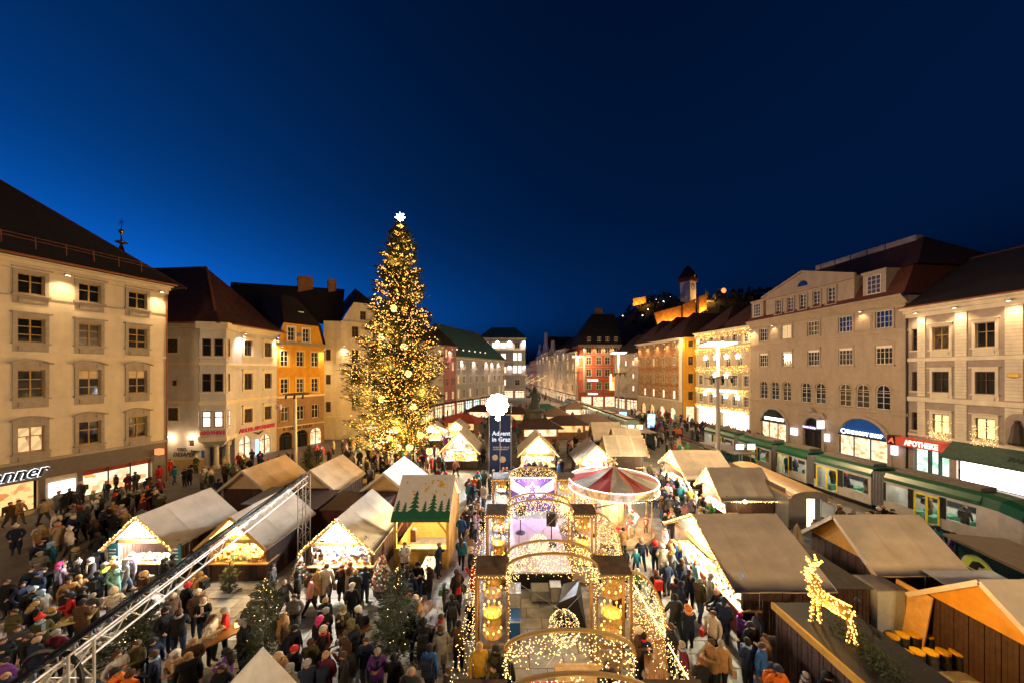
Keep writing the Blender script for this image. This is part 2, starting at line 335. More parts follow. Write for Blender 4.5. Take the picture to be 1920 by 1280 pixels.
def window(root, s, z0, wd, h, fm, gm=None, nx=2, nz=3, sur=None, sm=None, arched=False, panes=True, y=.14, bar=.07):
    """window = frame, with panes and a surround as sub-parts"""
    key = ('f', round(wd,2), round(h,2), fm.name, nx, nz, arched)
    tops = [0]+[h*(.36 if nz == 2 else .33*q if nz == 3 else q/nz) for q in range(1, nz)]+[h]
    if nz == 2: tops = [0, h*.62, h]
    if key not in WC:
        b = MB(); t = bar
        b.box(0,t,y-.04,y+.04,0,h); b.box(wd-t,wd,y-.04,y+.04,0,h); b.box(t,wd-t,y-.04,y+.04,0,t); b.box(t,wd-t,y-.04,y+.04,h-t,h)
        for q in range(1, nx):
            tt = t*.8 if q*2 == nx else t*.45
            b.box(wd*q/nx-tt/2,wd*q/nx+tt/2,y-.045,y+.03,t,h-t)
        for q in tops[1:-1]: b.box(t,wd-t,y-.035,y+.03,q-t*.35,q+t*.35)
        if arched:
            r = wd/2
            for q in range(8):
                a0, a1 = math.pi*q/8, math.pi*(q+1)/8
                b.bar((r-(r-.04)*math.cos(a0),y,h-r+(r-.04)*math.sin(a0)),(r-(r-.04)*math.cos(a1),y,h-r+(r-.04)*math.sin(a1)),.08,.08)
        WC[key] = b.mesh('window', fm)
    o = link('window', WC[key], root, (s-wd/2, 0, z0))
    gm = gm or glass
    if gm is glass:
        k_ = WRND.random(); gm = glass if k_ < .78 else (glass_curtain if k_ < .9 else dim_room)
    yy = y+.02
    if panes:
        for i in range(nx):
            for j in range(nz):
                k2 = ('p', round(wd/nx,2), round(tops[j+1]-tops[j],2), gm.name)
                if k2 not in WC:
                    b = MB(); b.quad((0,0,0),(wd/nx,0,0),(wd/nx,0,tops[j+1]-tops[j]),(0,0,tops[j+1]-tops[j])); WC[k2] = b.mesh('pane', gm)
                link('pane', WC[k2], o, (wd*i/nx, yy, tops[j]))
    else:
        k2 = ('p1', round(wd,2), round(h,2), gm.name)
        if k2 not in WC:
            b = MB(); b.quad((0,yy,0),(wd,yy,0),(wd,yy,h),(0,yy,h)); WC[k2] = b.mesh('pane', gm)
        link('pane', WC[k2], o)
    if sur:
        k3 = ('s', round(wd,2), round(h,2), sur, sm.name)
        if k3 not in WC:
            b = MB(); e = .2
            if sur in ('plain','hood','seg','panel','tri'):
                b.box(-e,0,-.09,.02,-.02,h); b.box(wd,wd+e,-.09,.02,-.02,h); b.box(-e,wd+e,-.09,.02,h,h+e)
                b.box(-e-.08,wd+e+.08,-.2,.02,-.14,-.02)
            if sur == 'sill': b.box(-.1,wd+.1,-.12,.02,-.12,0)
            if sur in ('hood','panel'): b.box(-e-.12,wd+e+.12,-.32,.02,h+e+.12,h+e+.22); b.box(-e,wd+e,-.08,.02,h+e,h+e+.12)
            if sur in ('hood','seg'):
                b.box(-e,wd+e,-.03,.02,-.75,-.14); b.box(.05,wd-.05,-.09,.02,-.62,-.3)
            if sur == 'seg':
                n = 8; W2 = wd/2+e+.15; pts = [(-e-.15+2*W2*q/n, h+e+.22+.26*math.sin(math.pi*q/n)) for q in range(n+1)]
                for (xa,za),(xb,zb) in zip(pts, pts[1:]): b.add([(xa,-.34,za),(xb,-.34,zb),(xb,.02,zb),(xa,.02,za),(xa,-.34,za+.08),(xb,-.34,zb+.08),(xb,.02,zb+.08),(xa,.02,za+.08)],[(3,2,1,0),(4,5,6,7),(0,1,5,4),(2,3,7,6)])
                b.prism([(-e,h+e),(wd+e,h+e)]+[(p[0],p[1]) for p in reversed(pts[1:-1])], -.03, .02)
                b.box(-e,.22,-.08,.02,h+e+.02,h+e+.3); b.box(wd-.22,wd+e,-.08,.02,h+e+.02,h+e+.3)
            if sur == 'tri': b.prism([(-e-.1,h+e),(wd+e+.1,h+e),(wd/2,h+e+.5)], -.15, .02)
            if sur == 'arch':
                n = 10; r = wd/2
                for q in range(n):
                    a0, a1 = math.pi*q/n, math.pi*(q+1)/n; f = lambda a, rr: (r-rr*math.cos(a), h-r+rr*math.sin(a))
                    p = [f(a0,r+.01),f(a1,r+.01),f(a1,r+.2),f(a0,r+.2)]
                    b.add([(x,-.07,z) for x,z in p]+[(x,.02,z) for x,z in p],[(0,3,2,1),(2,3,7,6),(0,1,5,4)])
                sb2 = MB(); sb2.box(-.1,wd+.1,-.12,.02,-.12,0); WC[(k3,'sill')] = sb2.mesh('sill', sm)
            if sur == 'bar':
                b.box(-e,0,-.05,.02,-.1,h+.35); b.box(wd,wd+e,-.05,.02,-.1,h+.35); b.box(-e-.1,wd+e+.1,-.16,.02,-.25,-.1)
                b.prism([(-e,h+.05),(wd+e,h+.05),(wd+e,h+.35),(wd*.75,h+.5),(wd*.5,h+.62),(wd*.25,h+.5),(-e,h+.35)], -.1, .02)
            WC[k3] = b.mesh('surround', sm)
        link('surround', WC[k3], o)
        if (k3,'sill') in WC: link('sill', WC[(k3,'sill')], o)
    return o
def band(root, name, W, z0, z1, d, m, s0=0., y1=.02):
    b = MB(); b.box(s0, W, -d, y1, z0, z1); return b.build(name, m, root)
def cornice(root, W, z, m, d=.5, s0=-.1, h=.5, name='cornice'):
    b = MB(); 
    for k, (dd, za, zb) in enumerate(((d*.3, z-h, z-h*.62),(d*.6, z-h*.62, z-h*.3),(d, z-h*.3, z))): b.box(s0-dd*.2, W+dd*.2, -dd, .02, za, zb)
    return b.build(name, m, root)
def house(name, label, fac, H, depth, wm, holes, group=None, cat='building', sides=True):
    root = empty(name, (*fac.p0, 0), fac.rz, label, cat, group)
    b = MB(); W = fac.L; wall_mesh(b, W, H, holes)
    b.build('wall', wm, root)
    if sides:
        b = MB(); b.quad((0,depth,0),(0,0,0),(0,0,H),(0,depth,H)); b.quad((W,0,0),(W,depth,0),(W,depth,H),(W,0,H)); b.quad((W,depth,0),(0,depth,0),(0,depth,H),(W,depth,H))
        b.build('side_wall', wm, root)
    return root
def gable_roof(root, W, D, z, rise, m, ov=.5, hip0=0., hip1=0., name='roof', y0=0., sag=0.):
    """ridge along x; hip0/hip1 = how far the ridge is drawn in at each end (0 = gable)"""
    b = MB(); a0, a1 = -ov if hip0 else -.1, W+(ov if hip1 else .1)
    r0, r1 = (hip0 if hip0 else a0), (W-hip1 if hip1 else a1); ym = D/2+y0; zl = z-ov*rise/(D/2)*.3
    P = [(a0,y0-ov,zl),(a1,y0-ov,zl),(a1,y0+D+ov,zl),(a0,y0+D+ov,zl),(r0,ym,z+rise),(r1,ym,z+rise)]
    b.add(P, [(0,1,5,4),(2,3,4,5),(3,0,4),(1,2,5),(3,2,1,0)])
    o = b.build(name, m, root)
    rb = MB(); n = max(2, int((r1-r0)/.5))
    rb.tube([(r0+(r1-r0)*q/n, ym, z+rise+.02) for q in range(n+1)], .12, 6)
    if hip0: rb.tube([(a0,y0-ov,zl),(r0,ym,z+rise)], .12, 6)
    if hip1: rb.tube([(a1,y0-ov,zl),(r1,ym,z+rise)], .12, 6)
    rb.build('ridge_tiles', roof_red, o)
    return o
def gutter(root, W, z, y, m=copper):
    b = MB(); b.tube([(-.3,y,z),(W+.3,y,z)], .09, 6); return b.build('gutter', m, root)
def wash(root, s, z, power=260, out=.7, col=WARM, aim=(0,.2,-1), ang=95):
    """under-eave wall lamp with its own light"""
    b = MB(); b.bar((s,0,z+.05),(s,-out,z+.05),.05); b.cb((s,-out,z),(.34,.22,.12))
    b.quad((s-.12,-out-.08,z-.062),(s-.12,-out+.08,z-.062),(s+.12,-out+.08,z-.062),(s+.12,-out-.08,z-.062),1)
    o = b.build('wall_lamp', [grey_metal, bulb_white], root)
    lamp('SPOT', (s,-out,z-.1), power*2.2, col, o, .08, aim, max(ang, 115), 1.0)
    return o
def chimney(root, x, y, z0, h, wx=1., wy=.8, m=None):
    b = MB(); b.box(x-wx/2,x+wx/2,y-wy/2,y+wy/2,z0,z0+h); b.box(x-wx/2-.08,x+wx/2+.08,y-wy/2-.08,y+wy/2+.08,z0+h-.3,z0+h-.12); b.box(x-wx/2+.1,x+wx/2-.1,y-wy/2+.1,y+wy/2-.1,z0+h,z0+h+.25)
    return b.build('chimney', m or stucco_rust, root)
# ================================================================== LEFT: cream corner house with shop
glass2 = mat('window_glass_dark', (.01,.012,.016), .05, var=0., spec=.9)
fa = Fac((-38.4,15),(-33.4,33)); W = fa.L
cols = [7.65,10.62,13.59,16.57]; rows = [(16.2,1.5,'hood',2),(12.65,1.8,'hood',3),(8.6,2.07,'seg',3),(4.6,1.9,'seg',2)]
holes = [(c-.63,c+.63,z,z+h) for c in cols for z,h,_,_ in rows]+[(7.2,10.95,.25,2.45),(13.2,17.6,.3,2.45)]
house_a = house('corner_house', 'large cream corner house with oak windows and a chocolate shop, far left', fa, 18.8, 14, stucco_cream, holes)
for i, c in enumerate(cols):
    for j, (z, h, su, nz) in enumerate(rows):
        gm = glass
        if (i, j) in ((1,3),): gm = emat('lit_window_room', (1,.62,.28), 1.1, 'NONE', .9, 2.2, (.25,.12,.05))
        if (i, j) in ((2,1),): gm = glass_curtain
        window(house_a, c, z, 1.26, h, oak_paint, glass2 if gm is glass else gm, 2, nz, su, stucco_trim, bar=.09)
# curtained top lights of the third floor windows
for i in (2,3):
    b = MB(); b.box(cols[i]-.55, cols[i]+.55, .125, .135, 10.0, 10.6); b.build('blind', mat('linen_blind', (.6,.5,.36), .9), house_a)
band(house_a, 'string_course', W, 11.78, 11.98, .14, stucco_cream); band(house_a, 'string_course', W, 15.95, 16.05, .06, stucco_trim)
band(house_a, 'string_course', W, 3.82, 4.0, .2, stucco_trim); cornice(house_a, W, 18.85, stucco_cream, .75, h=.9)
for c in cols:   # tinted axes between the windows
    b = MB(); b.box(c-.92,c+.92,-.025,.01,4.02,4.4); b.build('apron_panel', stucco_trim, house_a)
shopgrey = mat('shop_fascia_grey', (.13,.11,.10), .6, var=.1)
b = MB(); b.box(0,W,-.1,.02,2.47,3.8); b.build('shop_fascia', shopgrey, house_a)
for a0, a1, d0 in ((17.62,W+.02,.11),(10.97,11.25,.12),(12.9,13.18,.1)): b = MB(); b.box(a0,a1,-d0,.02,0,2.47); b.build('shop_pier', shopgrey, house_a)
b = MB(); b.box(11.25,12.9,-.06,.02,0,2.47); b.build('shop_panel', mat('shop_panel_cream', (.5,.42,.32), .7), house_a)
b = MB(); b.quad((7.2,.6,.25),(10.95,.6,.25),(10.95,.6,2.45),(7.2,.6,2.45)); b.build('shop_interior', shop_warm, house_a)
b = MB(); b.quad((13.2,.6,.3),(17.6,.6,.3),(17.6,.6,2.45),(13.2,.6,2.45)); b.build('shop_interior', shop_glow, house_a)
b = MB(); b.box(13.2,17.6,.16,.2,2.05,2.45); b.build('shop_valance', mat('valance_red', (.3,.05,.03), .8), house_a)
for s in (14.7,16.1): 
    b = MB(); b.box(s-.03,s+.03,.0,.1,.3,2.45); b.build('shop_mullion', dark_paint, house_a)
b = MB(); b.box(11.4,12.75,-.16,-.1,.95,2.05); o = b.build('light_box', emat('light_box_white', (1,.97,.95), 2.4), house_a)
text('Manner', .34, mat('sign_blue', (.05,.2,.4), .5), o, (12.07,-.175,1.55), TX, .01, shear=.3)
text('Manner', 1.25, sign_white, house_a, (9.6,-.13,3.12), TX, .02, .05, 'shop_sign', .35, 3.5)
text('Manner', 1.25, mat('sign_navy', (.01,.02,.06), .5), house_a, (9.6,-.17,3.12), TX, .03, .028, 'shop_sign', .35, 3.45)
b = MB(); b.box(17.7,18.1,-.75,-.12,2.75,3.3); b.build('projecting_sign', emat('sign_orange', (1,.35,.12), 1.2), house_a)
gable_roof(house_a, W, 15, 19.0, 7.6, roof_dark, 1.0, 7.5, 7.5); gutter(house_a, W, 18.82, -.98)
b = MB(); b.bar((0,-.1,20.2),(W-1.2,-.1,20.2),.03); b.bar((0,-.05,20.45),(W-1.4,-.05,20.45),.03)
for q in range(12): b.bar((q*1.5+.3,-.12,19.6),(q*1.5+.3,-.05,20.5),.04)
b.build('snow_guard', copper, house_a)
for s in (12.1,17.9): wash(house_a, s, 18.0, 300, .8)
wash(house_a, 6.5, 18.0, 300, .8)
b = MB(); b.tube([(W-.05,-.12,0),(W-.05,-.12,18.3)], .06); b.build('downpipe', copper, house_a)
# spire of the tower behind that roof
sp = empty('roof_spire', (-51.5,45,0), 0, 'gilded spire finial rising behind the dark roof, far left', 'spire')
b = MB(); b.box(-2,2,-2,2,0,22); b.build('tower', stucco_cream, sp)
b = MB(); b.lathe([(3,22),(1.6,24),(.35,26.3),(.12,27.3)], 8); b.build('roof', roof_red, sp)
b = MB(); b.lathe([(.1,27.3),(.62,27.5),(.62,27.6),(.1,27.8),(.08,28.6),(.3,28.9),(.3,29.1),(.05,29.3),(.03,30.6)], 10); b.build('finial', mat('gilding', (.8,.55,.15), .3, .8), sp, smooth=True)
b = MB()
for q in range(8): a = q*math.pi/4; b.bar((0,0,30.2),(.5*math.cos(a),0,30.2+.5*math.sin(a)),.03)
b.build('weather_star', black_metal, sp)
# ================================================================== LEFT: grey-white pharmacy house with oriel
fb = Fac((-32.0,39.4),(-31.3,45.4)); W = fb.L
cols = [1.73,4.6]; rows = [(12.45,1.8),(8.4,1.95),(4.45,1.65)]
holes = [(c-.55,c+.55,z,z+h) for c in cols for z,h in rows]+[(.55,2.2,.2,2.9,True),(3.4,5.1,.2,2.6,True)]
hb = house('pharmacy_house', 'grey-white pharmacy house with a rounded corner oriel, below a dark pyramid roof', fb, 15.8, 9, stucco_white, holes)
for c in cols:
    for j, (z, h) in enumerate(rows): window(hb, c, z, 1.1, h, brown_paint, glass, 2, 2, 'panel', stucco_pale, bar=.09)
for a0, a1, t in ((.55,2.2,2.9),(3.4,5.1,2.6)):
    b = MB(); b.quad((a0,.22,.2),(a1,.22,.2),(a1,.22,t),(a0,.22,t)); b.build('shop_interior', shop_glow, hb)
    b = MB(); b.box((a0+a1)/2-.04,(a0+a1)/2+.04,.1,.2,.2,t); b.box(a0,a1,.1,.2,1.9,1.98); b.build('shop_mullion', brown_paint, hb)
band(hb, 'string_course', W, 11.3, 11.55, .1, stucco_pale); band(hb, 'string_course', W, 7.1, 7.4, .1, stucco_pale)
cornice(hb, W, 15.8, stucco_pale, .6, h=.7)
signred = mat('sign_red', (.35,.02,.04), .5, emit=(.5,.02,.05), es=.35)
text('ADLER APOTHEKE', .62, signred, hb, (3.1,-.06,3.55), TX, .04, .03, 'shop_sign', 0, 5.2)
b = MB(); b.prism([(2.6,3.0),(3.1,2.75),(3.6,3.0),(3.9,3.15),(3.4,3.1),(3.1,3.0),(2.8,3.1),(2.3,3.15)], -.15, -.02); b.build('eagle_emblem', black_metal, hb)
b = MB(); b.bar((4.6,0,6.9),(4.6,-1.5,6.9),.05); b.box(4.5,4.7,-1.9,-1.2,5.7,6.35); b.tube([(4.6,-.2,6.9),(4.6,-.7,7.35),(4.6,-1.3,7.2)],.03)
o = b.build('projecting_sign', white_paint, hb); text('A', .55, signred, o, (4.48,-1.55,6.0), (R(90),0,R(-90)), .01)
b = MB(); b.box(2.75,3.05,-.2,-.02,.3,2.2); b.build('light_box', emat('light_box_blue', (.3,.55,1), 2.5), hb)
# front-facing wall to the left of the oriel
fb2 = Fac((-46,37.6),(-33.4,37.2)); W2 = fb2.L
s1 = fb2.s(322)
hl = [(s1-.9,s1+.7,12.6,14.1),(s1-.6,s1+.75,5.2,6.6),(s1-.1,s1+.55,9.0,9.6),(fb2.s(358)-.35,fb2.s(358)+.35,2.4,3.1)]
def sub(root, name, p, rz, fn, m):
    """mesh built in a rotated frame of the world, stored under root"""
    b = MB(); fn(b); T = (Matrix.Translation((*root.location[:2],0)) @ Matrix.Rotation(root.rotation_euler[2],4,'Z')).inverted() @ Matrix.Translation((*p,0)) @ Matrix.Rotation(rz,4,'Z')
    b.v = [tuple(T @ Vector(q)) for q in b.v]; return b.build(name, m, root)
sub(hb, 'wing_wall', fb2.p0, fb2.rz, lambda b: wall_mesh(b, W2, 15.8, hl), stucco_white)
def trims(b):
    b.box(0,W2,-.1,.02,11.3,11.55); b.box(0,W2,-.1,.02,7.1,7.4); b.box(0,W2,-.4,.02,15.3,15.8)
    for a,c,l,t in hl[:2]: b.box(a-.2,c+.2,-.06,.01,t,t+.2); b.box(a-.2,a,-.06,.01,l,t); b.box(c,c+.2,-.06,.01,l,t); b.box(a-.25,c+.25,-.12,.01,l-.15,l)
sub(hb, 'trim', fb2.p0, fb2.rz, trims, stucco_pale)
for a,c,l,t in hl: sub(hb, 'pane', fb2.p0, fb2.rz, lambda b: b.quad((a,.2,l),(c,.2,l),(c,.2,t),(a,.2,t)), glass_curtain)
sub(hb, 'plinth', fb2.p0, fb2.rz, lambda b: b.box(0,W2,-.06,.02,0,1.0), mat('ochre_plinth', (.5,.36,.16), .9))
grf = mat('graffiti_black', (.02,.02,.02), .8)
def gtext(t, s, z, sz, sh=0.):
    T = Matrix.Translation((*hb.location[:2],0)) @ Matrix.Rotation(hb.rotation_euler[2],4,'Z')
    p = T.inverted() @ (Matrix.Translation((*fb2.p0,0)) @ Matrix.Rotation(fb2.rz,4,'Z') @ Vector((s,-.03,z)))
    return text(t, sz, grf, hb, p, (R(90),0,fb2.rz-fb.rz), .01, .01, 'graffiti', sh)
gtext('DESAPER', fb2.s(345), 1.5, .62, .3); gtext('OSO', fb2.s(342), 2.05, .5, -.2); gtext('Sniper', fb2.s(376)-.6, 1.9, .4, .3)
sub(hb, 'blue_sign', fb2.p0, fb2.rz, lambda b: b.box(fb2.s(379),fb2.s(379)+.6,-.1,-.03,1.2,2.0), mat('sign_board_blue', (.03,.12,.4), .5))
for s in (fb2.s(322),fb2.s(362)):
    T = Matrix.Translation((*hb.location[:2],0)) @ Matrix.Rotation(hb.rotation_euler[2],4,'Z')
    p = T.inverted() @ (Matrix.Translation((*fb2.p0,0)) @ Matrix.Rotation(fb2.rz,4,'Z') @ Vector((s,-.5,3.5)))
    b = MB(); b.ball((0,0,0), .1, 8, 5); o = b.build('wall_lamp', bulb_white, hb, p); lamp('POINT', (0,0,-.15), 110, WARM, o, .1)
# oriel
PO = [(-34.0,37.1),(-33.1,36.2),(-30.9,36.9),(-31.9,39.45)]
sub(hb, 'oriel_wall', (0,0), 0, lambda b: [b.slab([*PO,(-33.4,39)], za, zb) for za,zb in ((3.2,15.3),)], stucco_white)
def ring(b, z0, z1, d, mi=0):
    c = Vector((-32.9,38.2)); Q = [tuple(Vector(p)+(Vector(p)-c).normalized()*d) for p in PO]; b.slab([*Q,(-33.0,39)], z0, z1, mi)
for z0, z1, d in ((3.1,3.5,.15),(7.0,7.4,.14),(11.25,11.55,.14),(15.1,15.8,.45)):
    sub(hb, 'oriel_band', (0,0), 0, lambda b: ring(b, z0, z1, d), stucco_pale)
sub(hb, 'oriel_foot', (0,0), 0, lambda b: b.add([(*p,3.1) for p in PO]+[(-33.3,37.5,2.3),(-32.9,37.2,2.3),(-31.9,37.5,2.3),(-32.2,38.6,2.3)],[(0,1,5,4),(1,2,6,5),(2,3,7,6)]), stucco_white)
for k, ((xa,ya),(xb,yb)) in enumerate(zip(PO, PO[1:])):
    f = Fac((xa,ya),(xb,yb)); n = 2 if k == 1 else 1
    for z, h, lit in ((12.2,1.85,0),(8.4,1.95,0),(4.6,1.75,1)):
        for q in range(n):
            cw = .78 if n == 2 else .42; cc = f.L*(.27+.46*q) if n == 2 else (f.L*.62 if k == 0 else f.L*.22)
            g_ = lit_white if lit else glass
            sub(hb, 'oriel_window', f.p0, f.rz, lambda b: (b.box(cc-cw/2-.1,cc+cw/2+.1,-.06,.0,z-.12,z+h+.1), b.box(cc-cw/2-.14,cc+cw/2+.14,-.12,0,z-.2,z-.1)), stucco_pale)
            sub(hb, 'oriel_frame', f.p0, f.rz, lambda b: (b.box(cc-cw/2,cc+cw/2,-.075,-.055,z,z+h)), brown_paint)
            for za, zb in ((z+.1,z+h*.62-.05),(z+h*.62+.05,z+h-.1)):
                sub(hb, 'pane', f.p0, f.rz, lambda b: b.quad((cc-cw/2+.09,-.08,za),(cc+cw/2-.09,-.08,za),(cc+cw/2-.09,-.08,zb),(cc-cw/2+.09,-.08,zb)), g_)
f = Fac(PO[1],PO[2])
T = Matrix.Translation((*hb.location[:2],0)) @ Matrix.Rotation(hb.rotation_euler[2],4,'Z')
p = T.inverted() @ (Matrix.Translation((*f.p0,0)) @ Matrix.Rotation(f.rz,4,'Z') @ Vector((f.L/2,-.05,4.0)))
text('APOTHEKE', .5, signred, hb, p, (R(90),0,f.rz-fb.rz), .03, .02, 'shop_sign', 0, 2.25)
for x, y in ((-33.2,37.2),(-32.3,37.3),(-31.6,37.9)):
    sub(hb, 'column', (x,y), 0, lambda b: b.lathe([(.34,0),(.34,.3),(.24,.35),(.22,2.3),(.36,2.5),(.36,2.9)], 10), mat('column_stone', (.5,.45,.36), .85))
# pyramid roof with flared foot
def proof(b):
    q = [(-46,36.6),(-33.8,36.2),(-31.2,36.4),(-30.6,39),(-30.5,46.2)]; i1 = [(-46,38.2),(-34.5,38.0),(-33.3,38.4),(-32.9,39.6),(-32.6,45.6)]
    t = [(-46,43,23.4),(-38.5,43,23.6)]
    V = [(*p,15.75) for p in q]+[(*p,17.3) for p in i1]+t+[(-37,46.2,21)]
    b.add(V, [(0,1,6,5),(1,2,7,6),(2,3,8,7),(3,4,9,8),(5,6,11,10),(6,7,11),(7,8,11),(8,9,12,11)])
sub(hb, 'roof', (0,0), 0, proof, roof_red)
sub(hb, 'ridge_tiles', (0,0), 0, lambda b: (b.tube([(-33.4,38.4,17.3),(-38.5,43,23.65)], .13), b.tube([(-46,43,23.4),(-38.5,43,23.65)], .13)), mat('ridge_red', (.2,.06,.03), .9))
sub(hb, 'gutter', (0,0), 0, lambda b: b.tube([(-46,36.6,15.75),(-33.8,36.2,15.75),(-31.2,36.4,15.75),(-30.6,39,15.75),(-30.5,46.2,15.75)], .09), copper)
wash(hb, .75, 15.0, 420, .7, (1,.85,.7)); wash(hb, 5.6, 15.0, 260, .6)
# ================================================================== LEFT: amber house
fy = Fac((-31.3,45.4),(-28.2,51.2)); W = fy.L
cols = [.97,3.05,5.15]; rows = [(11.3,2.1),(7.65,1.95)]
holes = [(c-.5,c+.5,z,z+h) for c in cols for z,h in rows]+[(c+.05-.5,c+.05+.5,3.85,5.8) for c in cols]+[(.3,2.0,0,2.35,.7),(2.4,4.1,0,2.35,.7),(4.5,6.2,0,2.35,.7)]
hy = house('amber_house', 'narrow amber-yellow house with white windows and a half-hipped gable', fy, 14.2, 9, stucco_yellow, holes)
for c in cols:
    for z, h in rows: window(hy, c, z, 1.0, h, white_paint, glass, 2, 3, 'plain', mat('trim_ochre', (.75,.5,.16), .85))
    window(hy, c+.05, 3.85, 1.0, 1.95, white_paint, glass, 2, 2, 'plain', stucco_brown)
b = MB(); wall_mesh(b, W, 7.2, [h for h in holes if h[3] < 7], z0=0); b.v = [(x,y-.03,z) for x,y,z in b.v]; b.build('lower_wall', stucco_brown, hy)
band(hy, 'string_course', W, 7.0, 7.25, .25, white_paint); band(hy, 'string_course', W, 10.2, 10.35, .1, stucco_yellow); band(hy, 'string_course', W, 3.0, 3.15, .12, stucco_pale)
cornice(hy, W, 14.6, stucco_taupe, .4, h=.4)
b = MB(); wall_mesh(b, W, 17.2, [(1.35,2.3,14.8,16.65),(3.4,4.35,14.8,16.65)], z0=14.6)
b.v = [(min(max(x, .15+(z-14.6)*.28), W-.15-(z-14.6)*.28), y, z) for x,y,z in b.v]; b.build('gable_wall', stucco_yellow, hy)
for c in (1.85,3.87): window(hy, c, 14.8, .92, 1.85, white_paint, glass, 2, 3, 'plain', white_paint)
b = MB(); b.lathe([(.01,-.06),(.34,-.06),(.34,0),(.01,0)], 16); b.v = [(x+2.86,z,y+15.7) for x,y,z in b.v]; b.build('medallion', mat('medallion_blue', (.2,.25,.45), .6, var=.6, scale=6), hy)
b = MB(); b.add([(-.2,-.2,14.5),(W+.2,-.2,14.5),(W+.2,9,14.5),(-.2,9,14.5),(.7,-.3,17.3),(W-.7,-.3,17.3),(2.2,3.2,21.5),(W-2.2,3.2,21.5),(2.2,9,21.5),(W-2.2,9,21.5)],
    [(4,5,7,6),(0,4,6),(0,6,8,3),(1,7,5),(2,9,7,1),(6,7,9,8)]); b.build('roof', roof_dark, hy)
b = MB(); b.box(3.5,4.3,1.2,1.8,18.6,19.2); o = b.build('dormer', white_paint, hy); b = MB(); b.quad((3.6,1.18,18.7),(4.2,1.18,18.7),(4.2,1.18,19.1),(3.6,1.18,19.1)); b.build('pane', lit_warm, o)
for s in (.4,W-.3): wash(hy, s, 13.9, 320, .6, (1,.75,.35))
text('K  CULDEN  TACIO', .55, mat('sign_dark', (.06,.03,.015), .6), hy, (W*.42,-.06,2.75), TX, .03, .02, 'shop_sign', 0, 3.9)
for a0 in (.3,2.4,4.5):
    b = MB(); b.quad((a0,.22,0),(a0+1.7,.22,0),(a0+1.7,.22,2.35),(a0,.22,2.35)); b.build('shop_interior', glass if a0 < 4 else shop_glow, hy)
    b = MB(); b.box(a0+.8,a0+.86,.1,.2,0,2.3); b.box(a0,a0+1.7,.1,.2,1.75,1.82); b.build('shop_mullion', dark_paint, hy)
# ================================================================== LEFT: cream gabled house behind the tree
fg = Fac((-26.7,53.5),(-20.3,58.2)); W = fg.L
cols = [1.95,5.1]; rows = [(16.0,1.75,'plain'),(11.95,2.1,'tri'),(8.5,2.0,'hood'),(4.4,2.0,'hood')]
holes = [(c-.5,c+.5,z,z+h) for c in cols for z,h,_ in rows]+[(3.9,5.9,.1,2.9)]
hg = house('gabled_house', 'pale cream gabled house with a broad dark roof and chimneys, left of the tree', fg, 18.4, 16, stucco_pale, holes)
for c in cols:
    for z, h, su in rows: window(hg, c, z, 1.0, h, mat('frame_taupe', (.22,.16,.12), .6), glass_curtain, 2, 2, su, stucco_pale)
b = MB(); wall_mesh(b, W, 21.6, [(2.7,3.6,18.9,20.3),(5.1,5.8,18.6,19.8)], z0=18.4); b.v = [(max(x, (z-18.4)*.55) if x < 3 else min(x, W-(z-18.4)*.9), y, z) for x,y,z in b.v]; b.build('gable_wall', stucco_pale, hg)
window(hg, 3.15, 18.9, .9, 1.4, mat('frame_taupe'), glass_curtain, 2, 2); window(hg, 5.45, 18.6, .7, 1.2, mat('frame_taupe'), glass_curtain, 2, 2)
b = MB(); b.add([(-.3,-.4,18.3),(1.8,-.4,21.8),(4.6,-.4,21.8),(W+.4,-.4,18.3),(3.0,5,25),(3.4,16,25),(-.3,16,18.3),(W+.4,16,18.3)],[(1,2,4),(0,1,4,5,6),(2,3,7,5,4)])
b.build('roof', roof_dark, hg)
b = MB(); b.add([(-6,3,18.0),(-14,3,18.0),(-14,10,24.5),(1.5,6,24.8),(.2,1.0,18.0)],[(1,0,4,3,2)]); b.add([(-14,3,18),(-14,12,18),(-14,10,24.5)],[(0,1,2)]); o = b.build('rear_roof', roof_dark, hg)
chimney(hg, -4.2, 7.5, 21.5, 4.6, 2.2, 1.2); chimney(hg, -.4, 6.5, 22.5, 3.6, 1.2, 1.0)
wash(hg, 6.0, 18.0, 520, .6); wash(hg, .3, 14.6, 300, .6)
band(hg, 'string_course', W, 3.3, 3.6, .2, stucco_pale); cornice(hg, W, 18.45, stucco_pale, .5, h=.6); band(hg, 'string_course', W, 14.9, 15.1, .12, stucco_pale)
b = MB(); b.add([(0.9,-.9,7.4),(3.0,-.9,7.4),(3.0,0,8.0),(.9,0,8.0)],[(0,1,2,3)]); b.box(.9,3.0,-.9,.02,7.25,7.4); b.build('window_canopy', stucco_pale, hg)
b = MB(); b.quad((3.9,.2,.1),(5.9,.2,.1),(5.9,.2,2.9),(3.9,.2,2.9)); b.build('shop_interior', shop_glow, hg)
b = MB(); b.add([(3.6,-1,2.6),(6.2,-1,2.6),(6.2,0,3.3),(3.6,0,3.3)],[(0,1,2,3)]); b.build('awning', mat('awning_black', (.02,.02,.02), .8), hg)
